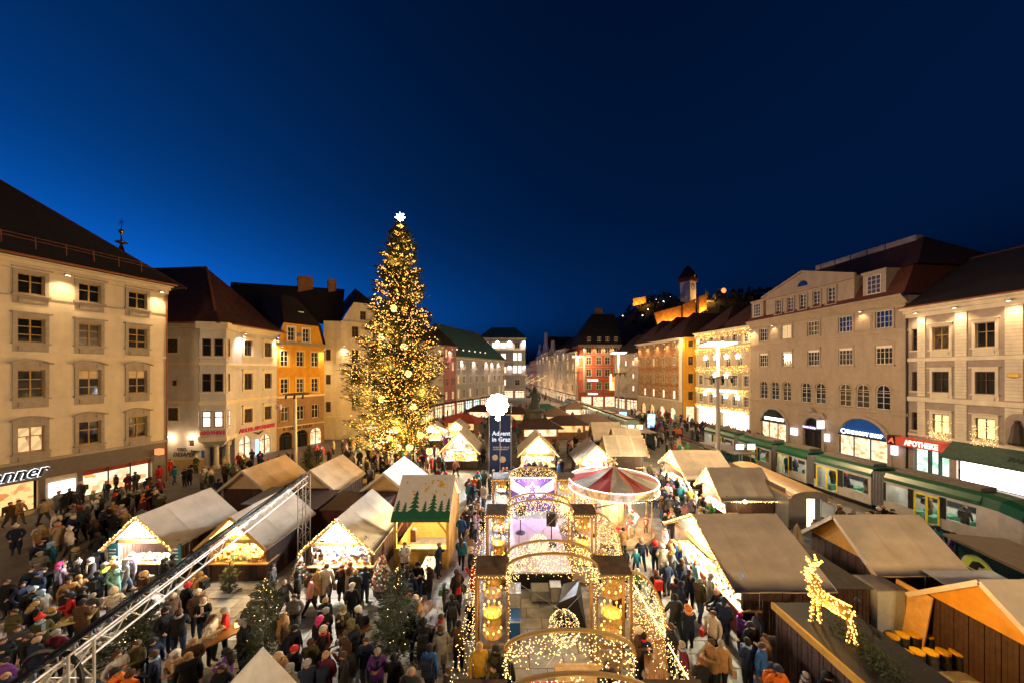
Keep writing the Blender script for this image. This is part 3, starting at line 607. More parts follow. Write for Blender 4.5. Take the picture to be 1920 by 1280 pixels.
# its narrow flank beside the amber house
fl = Fac((-29.2,52.9),(-26.7,53.5))
sub(hg, 'flank_wall', fl.p0, fl.rz, lambda b: wall_mesh(b, fl.L, 18.4, [(.3,1.0,z,z+h) for z,h in ((12.3,1.7),(8.6,1.5),(4.3,1.6))]), stucco_pale)
for z,h in ((12.3,1.7),(8.6,1.5),(4.3,1.6)): sub(hg, 'pane', fl.p0, fl.rz, lambda b: b.quad((.3,.2,z),(1.0,.2,z),(1.0,.2,z+h),(.3,.2,z+h)), glass_curtain)
sub(hg, 'flank_trim', fl.p0, fl.rz, lambda b: ([b.box(.1,1.2,-.12,.0,z+h,z+h+.25) for z,h in ((12.3,1.7),(8.6,1.5),(4.3,1.6))], b.box(1.7,2.55,-.12,0,0,18.4), b.box(-.2,2.6,-.3,0,3.3,3.6)), stucco_pale)
# ================================================================== LEFT far row
def plain_house(name, label, fac, H, depth, wm, tm, cols, rows, rise, rm, fm=white_paint, w=1., lit=.25, hip=(0,0), sur='plain', shop=shop_glow, group=None, ww=None, litm=None, nz=2, eave=.5):
    holes = [(c-w/2,c+w/2,z,z+h) for c in cols for z,h in rows]; sh = []
    n = max(1, int(fac.L/4)); 
    for q in range(n): a = fac.L*q/n+.5; sh.append((a, fac.L*(q+1)/n-.5, .1, 2.9))
    root = house(name, label, fac, H, depth, wm, holes+sh, group)
    for c in cols:
        for z, h in rows: window(root, c, z, w, h, fm, (litm or lit_warm) if random.random() < lit else glass_curtain, 2, nz, sur, tm, panes=False, bar=.09)
    for q, (a,c,l,t) in enumerate(sh):
        b = MB(); b.quad((a,.21,l),(c,.21,l),(c,.21,t),(a,.21,t)); b.build('shop_interior', shop[q % len(shop)] if isinstance(shop, list) else shop, root)
        b = MB(); b.box(a,c,.0,.14,2.25,2.4); [b.box(a+(c-a)*u-.06,a+(c-a)*u+.06,.05,.14,.1,2.9) for u in (.33,.66)]; b.box(a,c,-.35,.1,2.9,3.35); b.build('shop_front', (dark_paint, brown_paint, stucco_taupe)[q % 3], root)
    cornice(root, fac.L, H, tm, eave, h=.6); band(root, 'string_course', fac.L, 3.4, 3.7, .15, tm)
    if rise: gable_roof(root, fac.L, depth, H, rise, rm, .6, *hip)
    return root
ft = Fac((-20.0,61),(-16.05,79.7))
ht = plain_house('tan_house', 'tan house half hidden behind the decorated tree', ft, 16.6, 10, stucco_cream, stucco_pale, [2,5,8,11,13.5,16.2,18.4], [(13.4,1.8),(10,1.9),(5.5,1.9)], 5.5, roof_dark, w=1.1, hip=(0,3))
wash(ht, 17, 16, 300)
fr = Fac((-16,79.8),(-13.9,85))
hr = plain_house('russet_house', 'slim russet house with white windows beyond the tree', fr, 16.8, 10, stucco_pink, stucco_pink, [1.2,4.1], [(14.0,1.9),(10.8,2.0),(7.2,1.9),(3.9,1.9)], 4.5, roof_dark, w=1.2)
wash(hr, 2.7, 16, 400, col=(1,.8,.6))
fw = Fac((-13.9,85),(-2.5,114))
hw_ = plain_house('long_house', 'long grey-white house under a deep blue-green roof, behind the floodlight', fw, 14.4, 13, stucco_grey, stucco_pale, [1.2,3.9,7.4,11.1,15,19,23,27,30], [(11.3,1.8),(7.6,1.9),(3.9,2.2)], 8.5, roof_green, w=1.2, lit=.3, hip=(0,7), shop=[shop_glow, shop_cool, shop_cool, shop_glow, shop_warm])
for k in range(6):
    b = MB(); x = 2+k*3.3; b.box(x-.5,x+.5,1.0,2.4,15.4,16.6); o = b.build('dormer', roof_green, hw_); b = MB(); b.quad((x-.35,.98,15.6),(x+.35,.98,15.6),(x+.35,.98,16.4),(x-.35,.98,16.4)); b.build('pane', lit_white, o)
for s in (2.6,9.3,17,21,26): wash(hw_, s, 13.9, 420, col=(1,.8,.65))
fp = Fac((-13,140),(5.5,140))
hp = plain_house('pale_corner_house', 'tall pale corner house with bright windows closing the square', fp, 24.4, 14, stucco_grey, stucco_pale, [1.8,5.8,9.5,15.2], [(20.2,2.4),(15.4,2.7),(10.1,2.6),(5,2.4)], 5, roof_green, w=2.0, lit=.8, hip=(4,4), litm=lit_white, eave=.9)
b = MB(); b.box(13.4,17,-1.1,0,9.2,19.4); o = b.build('bay', stucco_pale, hp)
for z in (10.1,15.2): 
    for s in (14.2,16.1): b = MB(); b.quad((s-.7,-1.12,z),(s+.7,-1.12,z),(s+.7,-1.12,z+3),(s-.7,-1.12,z+3)); b.build('pane', lit_white, o)
for z in (9.2,14.4,19.4): band(hp, 'string_course', fp.L, z, z+.5, .4, stucco_pale)
for s in (2,7,12,18): wash(hp, s, 23.6, 1400, col=(1,.85,.7)); wash(hp, s, 13.6, 500, col=(1,.8,.7))
# far street on the right of it
far = [((9.2,270),(11.5,215),15.5,stucco_grey),((11.5,215),(13.3,185),17,stucco_pink),((13.3,185),(14.6,165),18.5,stucco_pale),((14.6,165),(15.9,150),19.5,stucco_pale),((15.9,150),(17.3,134),17.5,stucco_pale),((17.3,134),(18.6,119),18.8,stucco_cream),((18.6,119),(19.8,106.5),17,stucco_sand)]
labs = ['last dim house at the far end of the street','pinkish-red house far down the street','narrow pale house with a small gable far down the street','tall white house with a stepped gable in the far street','pale house with a pointed gable in the far street','cream house in the far street, two before the red building','sand-coloured house in the far street beside the red building']
for k, (p0, p1, H, m) in enumerate(far):
    f = Fac(p0, p1); n = max(2, int(f.L/5)); cs = [f.L*(q+.5)/n for q in range(n)]
    o = plain_house('street_house', labs[k], f, H, 12, m, stucco_pale, cs, [(4.5+3.4*q,1.9) for q in range(int((H-5.5)/3.4)+1)], 5 if k not in (2,3,4) else 0, roof_red, w=1.3, lit=.3, group='houses along the far street')
    if k in (2,3,4):
        b = MB(); h = 9 if k == 3 else 6; c = f.L/2
        b.prism([(0,H),(f.L,H),(f.L*.72,H+h*.45),(f.L*.66,H+h*.5),(c+1,H+h),(c-1,H+h),(f.L*.34,H+h*.5),(f.L*.28,H+h*.45)], -.1, .8); b.build('gable', m, o)
        b = MB(); b.add([(0,.8,H),(f.L,.8,H),(c,.8,H+h*.8),(0,12,H),(f.L,12,H),(c,12,H+h*.8)],[(0,2,5,3),(2,1,4,5)]); b.build('roof', roof_red, o)
    for s in cs[::2]: wash(o, s, H-1, 260, 1.0)
    lamp('POINT', (f.L/2,-5,4), 1300, (1,.62,.3), o, .3)
# garlands of lights across the far street
for k, y in enumerate((150,172,198,230)):
    b = MB(); xl, xr = -1-k*.2, 15-k*1.6
    for q in range(60):
        t = q/59; b.octa((xl+(xr-xl)*t, y, 9-3*math.sin(math.pi*t)+random.uniform(-.8,.3)), .075)
    o = b.build('street_garland', bulb, None); tag(o, ('nearest','second nearest','third nearest','farthest')[k]+' garland of warm lights spanning the far street', 'garland', 'light garlands over the far street')
# ================================================================== RIGHT: sandstone house with pediment
fs = Fac((40.4,57.7),(42.5,36.5)); W = fs.L
c5 = [2.59,6.71,10.79,14.9,18.98]; ca = [2.59,4.68,6.71,9.71,11.74,14.84,16.81,18.88]
holes = [(c-.82,c+.82,15.5,17.45) for c in c5]+[(c-.82,c+.82,11.4,13.5) for c in c5]+[(c-.7,c+.7,6.25,9.05,True) for c in ca]+[(1.9,6.7,.0,4.7,True),(9.4,12.0,0,4.2,True),(14.0,19.4,0,4.9,True)]
hs = house('sandstone_house', 'broad sandstone house with a pediment attic and arched shop fronts on the right', fs, 18.7, 16, stucco_stone, holes)
for i, c in enumerate(c5):
    window(hs, c, 15.5, 1.64, 1.95, white_paint, glass if i != 1 else lit_warm, 4, 3, 'plain', stucco_stone, bar=.06)
    window(hs, c, 11.4, 1.64, 2.1, white_paint, glass if i != 1 else glass_curtain, 4, 3, 'bar', stucco_stone, bar=.06)
    b = MB(); b.box(c-.82,c+.82,.08,.12,13.2,13.5); b.build('blind_box', white_paint, hs)
for c in ca: window(hs, c, 6.25, 1.4, 2.8, white_paint, glass, 2, 4, 'arch', stucco_stone, True, bar=.06)
for k in (0,3):      # square lit panels between the top windows
    for s in ((c5[0]+c5[1])/2,(c5[3]+c5[4])/2)[k//3:k//3+1]:
        b = MB(); b.box(s-.95,s+.95,-.06,0,15.4,17.4); b.box(s-.8,s+.8,-.1,0,15.55,17.25); b.build('relief_panel', stucco_stone, hs); wash(hs, s, 17.7, 90, .5, ang=80)
wash(hs, .6, 17.6, 220, .6)
band(hs, 'string_course', W, 14.85, 15.1, .18, stucco_stone); band(hs, 'string_course', W, 5.75, 6.1, .22, stucco_stone); band(hs, 'string_course', W, 8.05, 8.15, .06, stucco_stone)
b = MB(); n = 7
pr = [(-.02,17.75),(-.25,17.95),(-.55,18.3),(-.9,18.6),(-1.0,18.62),(-1.0,18.85),(.0,18.85)]
for (ya,za),(yb,zb) in zip(pr, pr[1:]): b.quad((0,ya,za),(W,ya,za),(W,yb,zb),(0,yb,zb))
b.build('cornice', stucco_stone, hs)
b = MB(); b.tube([(W-.12,-.15,0),(W-.12,-.15,18.0)], .09); b.build('downpipe', black_metal, hs)
# attic and mansard
mr = mat('mansard_tile', (.22,.06,.03), .9, var=.3, scale=4., bump=.5, tiles=10)
b = MB(); b.add([(0,-.7,18.9),(W,-.7,18.9),(W-.6,1.4,22.2),(.6,1.4,22.2),(W,16,18.9),(0,16,18.9),(W-.6,15,22.2),(.6,15,22.2)],[(0,1,2,3),(1,4,6,2),(5,0,3,7)]); b.build('mansard', mr, hs)
b = MB(); b.add([(-.1,.9,22.15),(W+.1,.9,22.15),(W+.1,16,22.15),(-.1,16,22.15),(4,7,26.6),(W-3.5,7,26.6)],[(0,1,5,4),(1,2,5),(2,3,4,5),(3,0,4)]); b.build('roof', roof_red, hs)
b = MB(); b.box(5,W-4,6.6,7.6,26.3,27.0); b.build('roof_parapet', stucco_taupe, hs)
b = MB()
for q in range(6): b.bar((6+q*2,4.2,24.6),(6+q*2,4.2,26.2),.06)
b.bar((6,4.2,26.1),(16,4.2,26.1),.05); b.build('roof_rail', black_metal, hs)
hx = [(5.2+q*1.95,6.2+q*1.95,19.3,21.4) for q in range(5)]
b = MB(); wall_mesh(b, 11.1, 22.0, [(a-4.2,c-4.2,l,t) for a,c,l,t in hx], z0=18.9); b.v = [(x+4.2,y-.35,z) for x,y,z in b.v]
b.build('attic_wall', stucco_stone, hs)
for a,c,l,t in hx: 
    o = window(hs, (a+c)/2, l, 1.0, 2.1, white_paint, glass_curtain, 2, 4, 'plain', stucco_stone, bar=.06); o.location.y = -.35
for a0, a1 in ((15.3,16.2),(3.4,4.2)): b = MB(); b.box(a0,a1,-.35,2,18.9,22.0); b.build('attic_pier', stucco_stone, hs)
b = MB(); b.prism([(3.2,22.0),(16.4,22.0),(16.4,22.25),(9.8,24.4),(3.2,22.25)], -.6, 1.8); b.build('pediment', stucco_stone, hs)
b = MB(); b.box(3.0,16.6,-.8,.2,21.85,22.1); b.bar((3.0,-.7,22.3),(9.8,-.7,24.55),.3,.25); b.bar((16.6,-.7,22.3),(9.8,-.7,24.55),.3,.25); b.build('pediment_cornice', stucco_stone, hs)
b = MB(); n = 10; b.prism([(9.8+.75*math.cos(math.pi*q/n), 22.5+.75*math.sin(math.pi*q/n)) for q in range(n+1)], -.64, -.5); b.build('lunette', glass, hs)
for s in (18.3,1.7):
    b = MB(); b.box(s-1.15,s+1.15,-.35,1.5,19.2,22.0); b.box(s-1.3,s+1.3,-.5,1.5,21.9,22.15); b.build('dormer', stucco_stone, hs)
    o = window(hs, s, 19.5, 1.4, 2.1, white_paint, glass_curtain, 3, 4, bar=.06); o.location.y = -.52
# shop fronts
def arch_shop(root, a, c, t, m, tr=2.6, topm=None):
    r = (c-a)/2; zc = t-min(r, t-tr+.0)
    b = MB(); b.quad((a,.45,0),(c,.45,0),(c,.45,tr),(a,.45,tr)); b.build('shop_interior', m, root)
    if topm: b = MB(); b.quad((a,.2,tr),(c,.2,tr),(c,.2,t),(a,.2,t)); b.build('fanlight', topm, root)
    b = MB(); b.box(a,c,-.02,.18,tr-.1,tr+.1); 
    for q in (.33,.66): b.box(a+(c-a)*q-.04,a+(c-a)*q+.04,.1,.2,0,tr)
    b.build('shop_frame', dark_paint, root)
    b = MB(); n = 12
    for q in range(n):
        a0, a1 = math.pi*q/n, math.pi*(q+1)/n; k = min(r, t)/r
        f = lambda an, e: ((a+c)/2-(r+e)*math.cos(an), t-r+(r+e)*math.sin(an))
        p = [f(a0,.02),f(a1,.02),f(a1,.4),f(a0,.4)]; b.add([(x,-.15,z) for x,z in p]+[(x,.02,z) for x,z in p],[(0,3,2,1),(2,3,7,6),(0,1,5,4)])
    b.box(a-.4,a-.02,-.15,.02,0,t-r); b.box(c+.02,c+.4,-.15,.02,0,t-r)
    b.build('archivolt', stucco_stone, root)
arch_shop(hs, 1.9, 6.7, 4.7, shop_glow, 2.7, glass); arch_shop(hs, 9.4, 12.0, 4.2, mat('portal_dark', (.03,.025,.03), .6), 2.6, glass)
arch_shop(hs, 14.0, 19.4, 4.9, shop_glow, 2.7, mat('fanlight_blue', (.01,.05,.16), .1, emit=(.01,.06,.25), es=.5))
text('THE BODY SHOP', .62, sign_white, hs, (17.0,-.08,3.1), TX, .03, .02, 'shop_sign', 0, 3.9)
b = MB(); b.lathe([(.22,-.03),(.32,-.03),(.32,.03),(.22,.03)], 14); b.v = [(x+14.75,z-.08,y+3.12) for x,y,z in b.v]; b.build('shop_emblem', sign_white, hs)
b = MB(); b.box(2.6,6.0,.1,.16,3.0,3.4); b.build('light_strip', emat('strip_white', (1,.97,.9), 8), hs)
text('nanu-nana', .5, emat('sign_violet', (.85,.6,1), 3, 'NONE'), hs, (10.4,-.25,2.9), TX, .02, .01, 'shop_sign', 0, 1.8)
b = MB(); b.box(12.35,12.5,-1.2,-.2,3.0,4.1); o = b.build('projecting_sign', emat('sign_red_white', (1,.9,.88), 1.6), hs)
b = MB(); b.lathe([(.01,-.02),(.3,-.02),(.3,.02),(.01,.02)], 12); b.v = [(12.33+z,x-.7,y+3.6) for x,y,z in b.v]; b.build('emblem', emat('emblem_red', (.8,.05,.1), .9, 'NONE'), o)
b = MB(); b.prism([(8.8,4.4),(12.6,4.4),(12.2,5.1),(11.3,5.0),(10.7,5.6),(10.1,5.0),(9.2,5.1)], -.3, 0); b.ball((10.7,-.25,5.2),.35,8,6); b.build('carved_crest', stucco_taupe, hs)
for s in (8.0,8.4,12.9,20.2):
    b = MB(); b.box(s-.2,s+.2,-.5,-.1,1.4,2.4); b.build('light_box', emat('light_box_pale', (.9,.85,1), 2), hs)
# ================================================================== RIGHT: cream house with green awning
fc = Fac((42.5,36.5),(44.2,18.8)); W = fc.L
cc = [2.5,5.5,9.0,12.0]; rows = [(12.75,2.25,2),(8.5,2.05,2),(4.4,1.9,2)]
holes = [(c-.62,c+.62,z,z+h) for c in cc for z,h,_ in rows]+[(.2,.65,z,z+h) for z,h,_ in rows]+[(-.01,3.1,0,2.6),(3.6,14,0,2.5)]
holes[-2] = (.3,3.1,0,2.6)
hc = house('cream_house', 'cream house with grooved pilasters, pharmacy sign and green awning, far right', fc, 17.2, 14, stucco_taupe, holes)
for c in cc:
    for j, (z, h, nz) in enumerate(rows): window(hc, c, z, 1.24, h, oak_paint if j == 0 else brown_paint, glass if j < 2 else emat('lit_window_fairy', (1,.75,.3), 1.8, 'NONE', .9, 12., (.5,.3,.08)), 2, 2, 'hood', stucco_pale)
for z, h, _ in rows: window(hc, .42, z, .44, h, brown_paint, glass, 1, 2, 'sill', stucco_pale)
for s0, s1 in ((.72,1.35),(3.55,4.35),(6.7,7.7),(10.1,10.9)):   # pilasters of separate grooved courses
    b = MB()
    for z0, z1 in ((4.05,7.4),(8.0,11.6),(12.0,16.3)):
        n = int((z1-z0)/.3)
        for q in range(n): b.box(s0,s1,-.10,.02,z0+(z1-z0)*q/n+.012,z0+(z1-z0)*(q+1)/n-.012)
    b.build('pilaster_courses', stucco_pale, hc, kind='stuff')
for z0, z1, d in ((7.45,7.9,.3),(11.6,11.95,.26),(3.85,4.05,.2)): band(hc, 'string_course', W, z0, z1, d, stucco_pale)
cornice(hc, W, 17.3, stucco_pale, .9, h=1.1)
b = MB(); b.box(7.9,8.15,-.05,0,12,16); b.build('corner_strip', stucco_pale, hc)
gable_roof(hc, W, 15, 17.4, 5.4, roof_dark, 1.0, 0, 5); gutter(hc, W, 17.25, -1.0)
for s in (1.05,3.95,7.3): wash(hc, s, 16.6, 260, .8, ang=85)
# niche with figure
b = MB(); b.prism([(6.75,4.2),(8.3,4.2),(8.3,6.2)]+[(7.52+.78*math.cos(math.pi*q/8), 6.2+.78*math.sin(math.pi*q/8)) for q in range(1,8)]+[(6.75,6.2)], -.16, -.1); b.build('niche', stucco_taupe, hc)
b = MB(); b.lathe([(.45,4.3),(.5,4.5),(.35,5.2),(.3,5.8),(.2,6.1)], 8, (7.5,-.3,0)); b.ball((7.5,-.3,6.25),.18,8,6); b.build('niche_figure', mat('bronze', (.05,.04,.03), .5, .3), hc)
b = MB(); b.ball((7.2,-.1,10.2),.45,8,5,sq=(1,.3,.6)); b.build('relief', mat('gilded_relief', (.6,.42,.12), .5, .4), hc)
b = MB()
for c in (2.5,5.5):
    for q in range(160): b.octa((c+random.uniform(-.75,.9), random.uniform(-.45,-.1), random.triangular(3.7,6.2,4.0)), .022)
b.build('fairy_lights', bulb, hc, kind='stuff')
b = MB(); b.box(-.6,3.2,-.9,-.1,2.65,3.55); o = b.build('awning_sign', mat('fascia_red', (.42,.06,.03), .5, emit=(.8,.1,.04), es=.35), hc)
text('APOTHEKE', .75, emat('letters_pink', (1,.75,.6), 2.2, 'NONE'), o, (1.55,-.93,3.05), TX, .02, .03, 'lettering', 0, 2.7)
b = MB(); b.box(-1.3,-.62,-.95,-.1,2.6,3.6); o = b.build('logo_box', mat('logo_dark', (.05,.01,.01), .5), hc); text('A', .75, emat('letters_red', (1,.15,.08), 1.5, 'NONE'), o, (-.95,-.98,3.05), TX, .02, .02, shear=.2)
b = MB(); b.sheet((3.4,-1.5,2.5),(14,-1.5,2.5),(14,-.05,3.9),(3.4,-.05,3.9),.05); b.box(3.4,14,-1.52,-1.48,2.3,2.52); o = b.build('awning', mat('awning_green', (.05,.09,.07), .7, var=.2), hc)
text('PALMERS', .62, mat('letters_dark_green', (.01,.03,.02), .6), o, (8.6,-.96,3.08), (R(45),0,0), .01, .02)
b = MB(); b.quad((3.6,.5,0),(14,.5,0),(14,.5,2.5),(3.6,.5,2.5)); b.build('shop_interior', emat('shop_blown_white', (1,.93,.82), 7), hc)
b = MB(); b.quad((.3,.5,0),(3.1,.5,0),(3.1,.5,2.6),(.3,.5,2.6)); b.build('shop_interior', shop_cool, hc)
b = MB(); b.box(1.5,1.6,0,.4,0,2.6); b.box(2.3,2.36,0,.4,0,2.6); b.build('shop_mullion', dark_paint, hc)
# ================================================================== RIGHT: garlanded house
fd = Fac((38.1,70.7),(40.4,57.7)); W = fd.L
k5 = [1.5,4.3,7.1,9.85,12.3]
rows = [(15.6,1.6),(8.0,1.9),(4.5,1.7)]; st = [3.1,5.75,8.35,10.9]
holes = [(c-.5,c+.5,z,z+h) for c in k5 for z,h in rows]+[(c-.45,c+.45,11.4,13.2,True) for c in st]+[(.4,6.2,0,3.2),(6.8,12.8,0,3.2)]
hd = house('garlanded_house', 'ornate house hung with warm light garlands and star lights', fd, 18.4, 14, stucco_sand, holes)
for c in k5:
    for z, h in rows: window(hd, c, z, 1.0, h, white_paint, glass, 2, 3, 'plain', stucco_pale)
for c in st: window(hd, c, 11.4, .9, 1.8, white_paint, glass_curtain, 2, 2, 'arch', stucco_pale, True)
for a, c in ((.4,6.2),(6.8,12.8)): b = MB(); b.quad((a,.4,0),(c,.4,0),(c,.4,3.2),(a,.4,3.2)); b.build('shop_interior', emat('shop_bright', (1,.88,.66), 4.2, 'AUTO', .5, 2., (1,.6,.25)), hd)
for z in (14.9,10.7,7.1,3.5): band(hd, 'string_course', W, z, z+.3, .2, stucco_pale)
cornice(hd, W, 18.4, stucco_pale, .6, h=.6)
b = MB(); b.box(-.3,.3,-.08,-.02,0,1.8); shm = b.mesh('shutter', mat('shutter_grey', (.35,.36,.36), .7))
for s in (2.4,5.2,8.0,10.7):
    for z in (15.5,4.4,7.9): link('shutter', shm, hd, (s,0,z))
b = MB()
for z, dz in ((18.0,1.2),(15.0,.9),(11.6,1.3),(7.3,.9),(4.1,.9)):
    for q in range(230): b.octa((random.uniform(.1,W-.1), -random.uniform(.2,.5), z-random.random()**1.5*dz), random.uniform(.03,.06))
b.build('light_garlands', bulb_gold, hd, kind='stuff')
def star2d(r, ri, n=5, c=(0,0)): return [(c[0]+(r if q % 2 == 0 else ri)*math.sin(math.pi*q/n), c[1]+(r if q % 2 == 0 else ri)*math.cos(math.pi*q/n)) for q in range(2*n)]
sb = MB(); P = star2d(.55,.24)
for (xa,za),(xb,zb) in zip(P, P[1:]+P[:1]): sb.bar((xa,0,za),(xb,0,zb),.055)
starm = sb.mesh('light_star', bulb_white)
for s, z in [(c,13.3) for c in st]+[(5.6,9.9),(8.3,9.9)]+[(3.0,6.4),(5.6,6.3),(8.2,6.2),(10.8,6.1)]: link('light_star', starm, hd, (s,-.4,z))
text('MÜNZENHANDLUNG', .6, sign_white, hd, (7,-.4,7.0), TX, .02, .02, 'shop_sign', 0, 7.5)
text('CENTRAL  APOTHEKE', .5, sign_white, hd, (3.3,-.4,3.45), TX, .02, .02, 'shop_sign', 0, 5); text('LEDERMODEN SCHATZ', .5, sign_white, hd, (9.8,-.4,3.3), TX, .02, .02, 'shop_sign', 0, 5.6)
gable_roof(hd, W, 14, 18.4, 4, roof_dark, .6, 0, 0)
for x in (4.2,9.6):
    b = MB(); b.add([(x-4.2,-.5,18.35),(x+3.6,-.5,18.35),(x+1.2,4,23.5),(x-2,12,18.4),(x+3.8,12,18.4),(x+1.2,11,23.5)],[(0,1,2),(0,2,5,3),(1,4,5,2)]); b.build('roof_hip', roof_red, hd)
for s in (.6,W-.5): wash(hd, s, 17.7, 260)
# ================================================================== RIGHT: stuccoed arcade house
fl_ = Fac((33.7,91),(36.3,72.6)); W = fl_.L
kl = [3.4,7.4,11.6,15.6]; rows = [(15.8,1.2),(12.0,1.8),(8.15,2.0),(4.6,1.8)]
arc = [(c-1.15,c+1.15,0,2.6,True) for c in (2.6,6.6,10.9,15.0)]
holes = [(c-.5,c+.5,z,z+h) for c in kl for z,h in rows]+arc
hl_ = house('arcade_house', 'brown arcade house covered in looping stucco ornament, at the bend of the street', fl_, 17.8, 14, stucco_rust, holes)
for c in kl:
    for j, (z, h) in enumerate(rows): window(hl_, c, z, 1.0, h, white_paint, lit_white if j == 3 else (lit_warm if (j == 1 and c == 7.4) else glass), 2, 2, 'plain', stucco_ornate, panes=False)
for a,c,l,t,_ in arc: b = MB(); b.quad((a,.35,l),(c,.35,l),(c,.35,t),(a,.35,t)); b.build('arcade_interior', shop_warm if a < 8 else shop_glow, hl_)
orn = MB()
for s in (1.4,5.4,9.5,13.6,17.4):       # stucco: ovals, lozenges and scrolls between the windows
    for z in (5.2,6.6,8.6,10.0,12.4,13.7):
        for q in range(10):
            a0, a1 = 2*math.pi*q/10, 2*math.pi*(q+1)/10
            orn.bar((s+.75*math.cos(a0),-.05,z+.62*math.sin(a0)),(s+.75*math.cos(a1),-.05,z+.62*math.sin(a1)),.16,.1)
        orn.bar((s-.4,-.05,z),(s,-.05,z+.4),.12); orn.bar((s,-.05,z+.4),(s+.4,-.05,z),.12); orn.bar((s+.4,-.05,z),(s,-.05,z-.4),.12); orn.bar((s,-.05,z-.4),(s-.4,-.05,z),.12)
        orn.bar((s-.95,-.04,z-.65),(s-.95,-.04,z+.65),.1); orn.bar((s+.95,-.04,z-.65),(s+.95,-.04,z+.65),.1)
    orn.ball((s,-.02,16.4),.62,10,6,sq=(1,.2,1.1))
for c in kl:
    for z, h in rows[1:]: orn.bar((c-.9,-.05,z+h+.3),(c,-.05,z+h+.75),.14); orn.bar((c,-.05,z+h+.75),(c+.9,-.05,z+h+.3),.14); orn.bar((c-.6,-.05,z-.35),(c+.6,-.05,z-.35),.2)
orn.build('stucco_ornament', stucco_ornate, hl_, kind='stuff')
b = MB(); wall_mesh(b, W, 4.1, arc); b.v = [(x,y-.05,z) for x,y,z in b.v]; b.build('arcade_wall', stucco_sand, hl_)
band(hl_, 'string_course', W, 4.1, 4.35, .2, stucco_pale); cornice(hl_, W, 17.8, stucco_pale, .9, h=.5)
for s in (.6,4.6,9,13,17): wash(hl_, s, 17.0, 330, .8)
b = MB(); b.box(W-1.1,W,-.15,.0,4.35,17.3); b.build('corner_pilaster', stucco_pale, hl_)
for x in (2.5,8.5,14.5):
    b = MB(); b.add([(x-4,-.9,17.7),(x+4.5,-.9,17.7),(x+2,4,23.5),(x-4,12,17.7),(x+4.5,12,17.7),(x+2,11,23.5)],[(0,1,2),(0,2,5,3),(1,4,5,2)]); b.build('roof_hip', roof_red, hl_)
fq = Fac((36.35,72.5),(38.9,72.0))
def q_wall(b): wall_mesh(b, fq.L, 17.8, [(1.0,1.95,z,z+h) for z,h in rows])
sub(hl_, 'flank_wall', fq.p0, fq.rz, q_wall, stucco_yellow)
for z,h in rows: sub(hl_, 'pane', fq.p0, fq.rz, lambda b: b.quad((1.0,.15,z),(1.95,.15,z),(1.95,.15,z+h),(1.0,.15,z+h)), glass_curtain)
sub(hl_, 'flank_trim', fq.p0, fq.rz, lambda b: [(b.box(.8,2.15,-.08,0,z+h,z+h+.2), b.box(.8,2.15,-.1,0,z-.2,z), b.box(.8,1.0,-.06,0,z,z+h), b.box(1.95,2.15,-.06,0,z,z+h)) for z,h in rows]+[b.box(0,.4,-.12,0,0,17.8), b.box(0,2.6,-.5,0,17.4,17.8), b.box(.5,2.2,-.02,.0,.1,3.4)], stucco_yellow)
sub(hl_, 'shop_interior', fq.p0, fq.rz, lambda b: b.quad((.6,-.03,.1),(2.1,-.03,.1),(2.1,-.03,3.2),(.6,-.03,3.2)), shop_glow)
wl = MB(); wl.cb((fl_.L+1.0,-.9,17.0),(.3,.3,.15)); o = wl.build('wall_lamp', [bulb_white], hl_); lamp('POINT', (fl_.L+1.0,-1.2,16.2), 420, (1,.7,.25), o, .15)
# its plain patterned wing
fk = Fac((30.3,101),(33.7,91.2))
hk_ = plain_house('patterned_wing', 'dim grey-brown patterned house between the red building and the arcade house', fk, 15.6, 12, stucco_taupe, stucco_taupe, [2.2,5.2,8.4], [(12.2,1.5),(8.6,1.6),(5.2,1.6)], 5.5, roof_dark, lit=.6, w=.95, hip=(3,0), litm=lit_white)
orn = MB()
for q in range(70):
    s, z = random.uniform(.5,9.8), random.uniform(4.5,14.6)
    for a in range(6): orn.bar((s+.4*math.cos(a),-.04,z+.4*math.sin(a)),(s+.4*math.cos(a+1),-.04,z+.4*math.sin(a+1)),.1)
orn.build('stucco_ornament', stucco_sand, hk_, kind='stuff'); wash(hk_, 9.6, 15, 300)
# ================================================================== RIGHT: red corner building
fR = Fac((20.4,104),(33.2,104)); W = fR.L
kr = [3.0,6.1,8.7,11.4]; rows = [(16.2,1.8),(12.8,2.2),(9.3,2.1),(5.2,2.1)]
holes = [(c-.75,c+.75,z,z+h) for c in kr for z,h in rows]+[(.8,3.8,0,3.0),(4.4,7.4,0,3.0),(8,11,0,3.0)]
hR = house('red_corner_house', 'orange-red corner building with a dark mansard roof at the end of the square', fR, 18.7, 14, stucco_red, holes)
for c in kr:
    for j, (z, h) in enumerate(rows): window(hR, c, z, 1.5, h, white_paint, glass_curtain if j < 3 else mat('dim_green_glass', (.06,.09,.02), .2), 2, 2, 'plain' if j != 1 else 'tri', stucco_taupe, panes=False)
for z in (15.6,11.9,8.3,4.4): band(hR, 'string_course', W, z, z+.22, .14, stucco_taupe)
b = MB(); b.box(1.2,1.9,-.15,0,4.4,18.2); b.build('corner_pilaster', stucco_taupe, hR)
cornice(hR, W, 18.8, stucco_taupe, .8, h=.6)
for a, c in ((.8,3.8),(4.4,7.4),(8,11)): b = MB(); b.quad((a,.3,0),(c,.3,0),(c,.3,3.0),(a,.3,3.0)); b.build('shop_interior', shop_glow, hR)
b = MB(); b.add([(-.6,-.6,18.8),(W,-.6,18.8),(.8,.9,22),(W,.9,22),(5.5,6,29),(W,6,29),(-.6,14,18.8),(.8,13,22),(5.5,8,29),(W,8,29)],[(0,1,3,2),(2,3,5,4),(6,0,2,7),(7,2,4,8),(4,5,9,8)]); b.build('roof', roof_dark, hR)
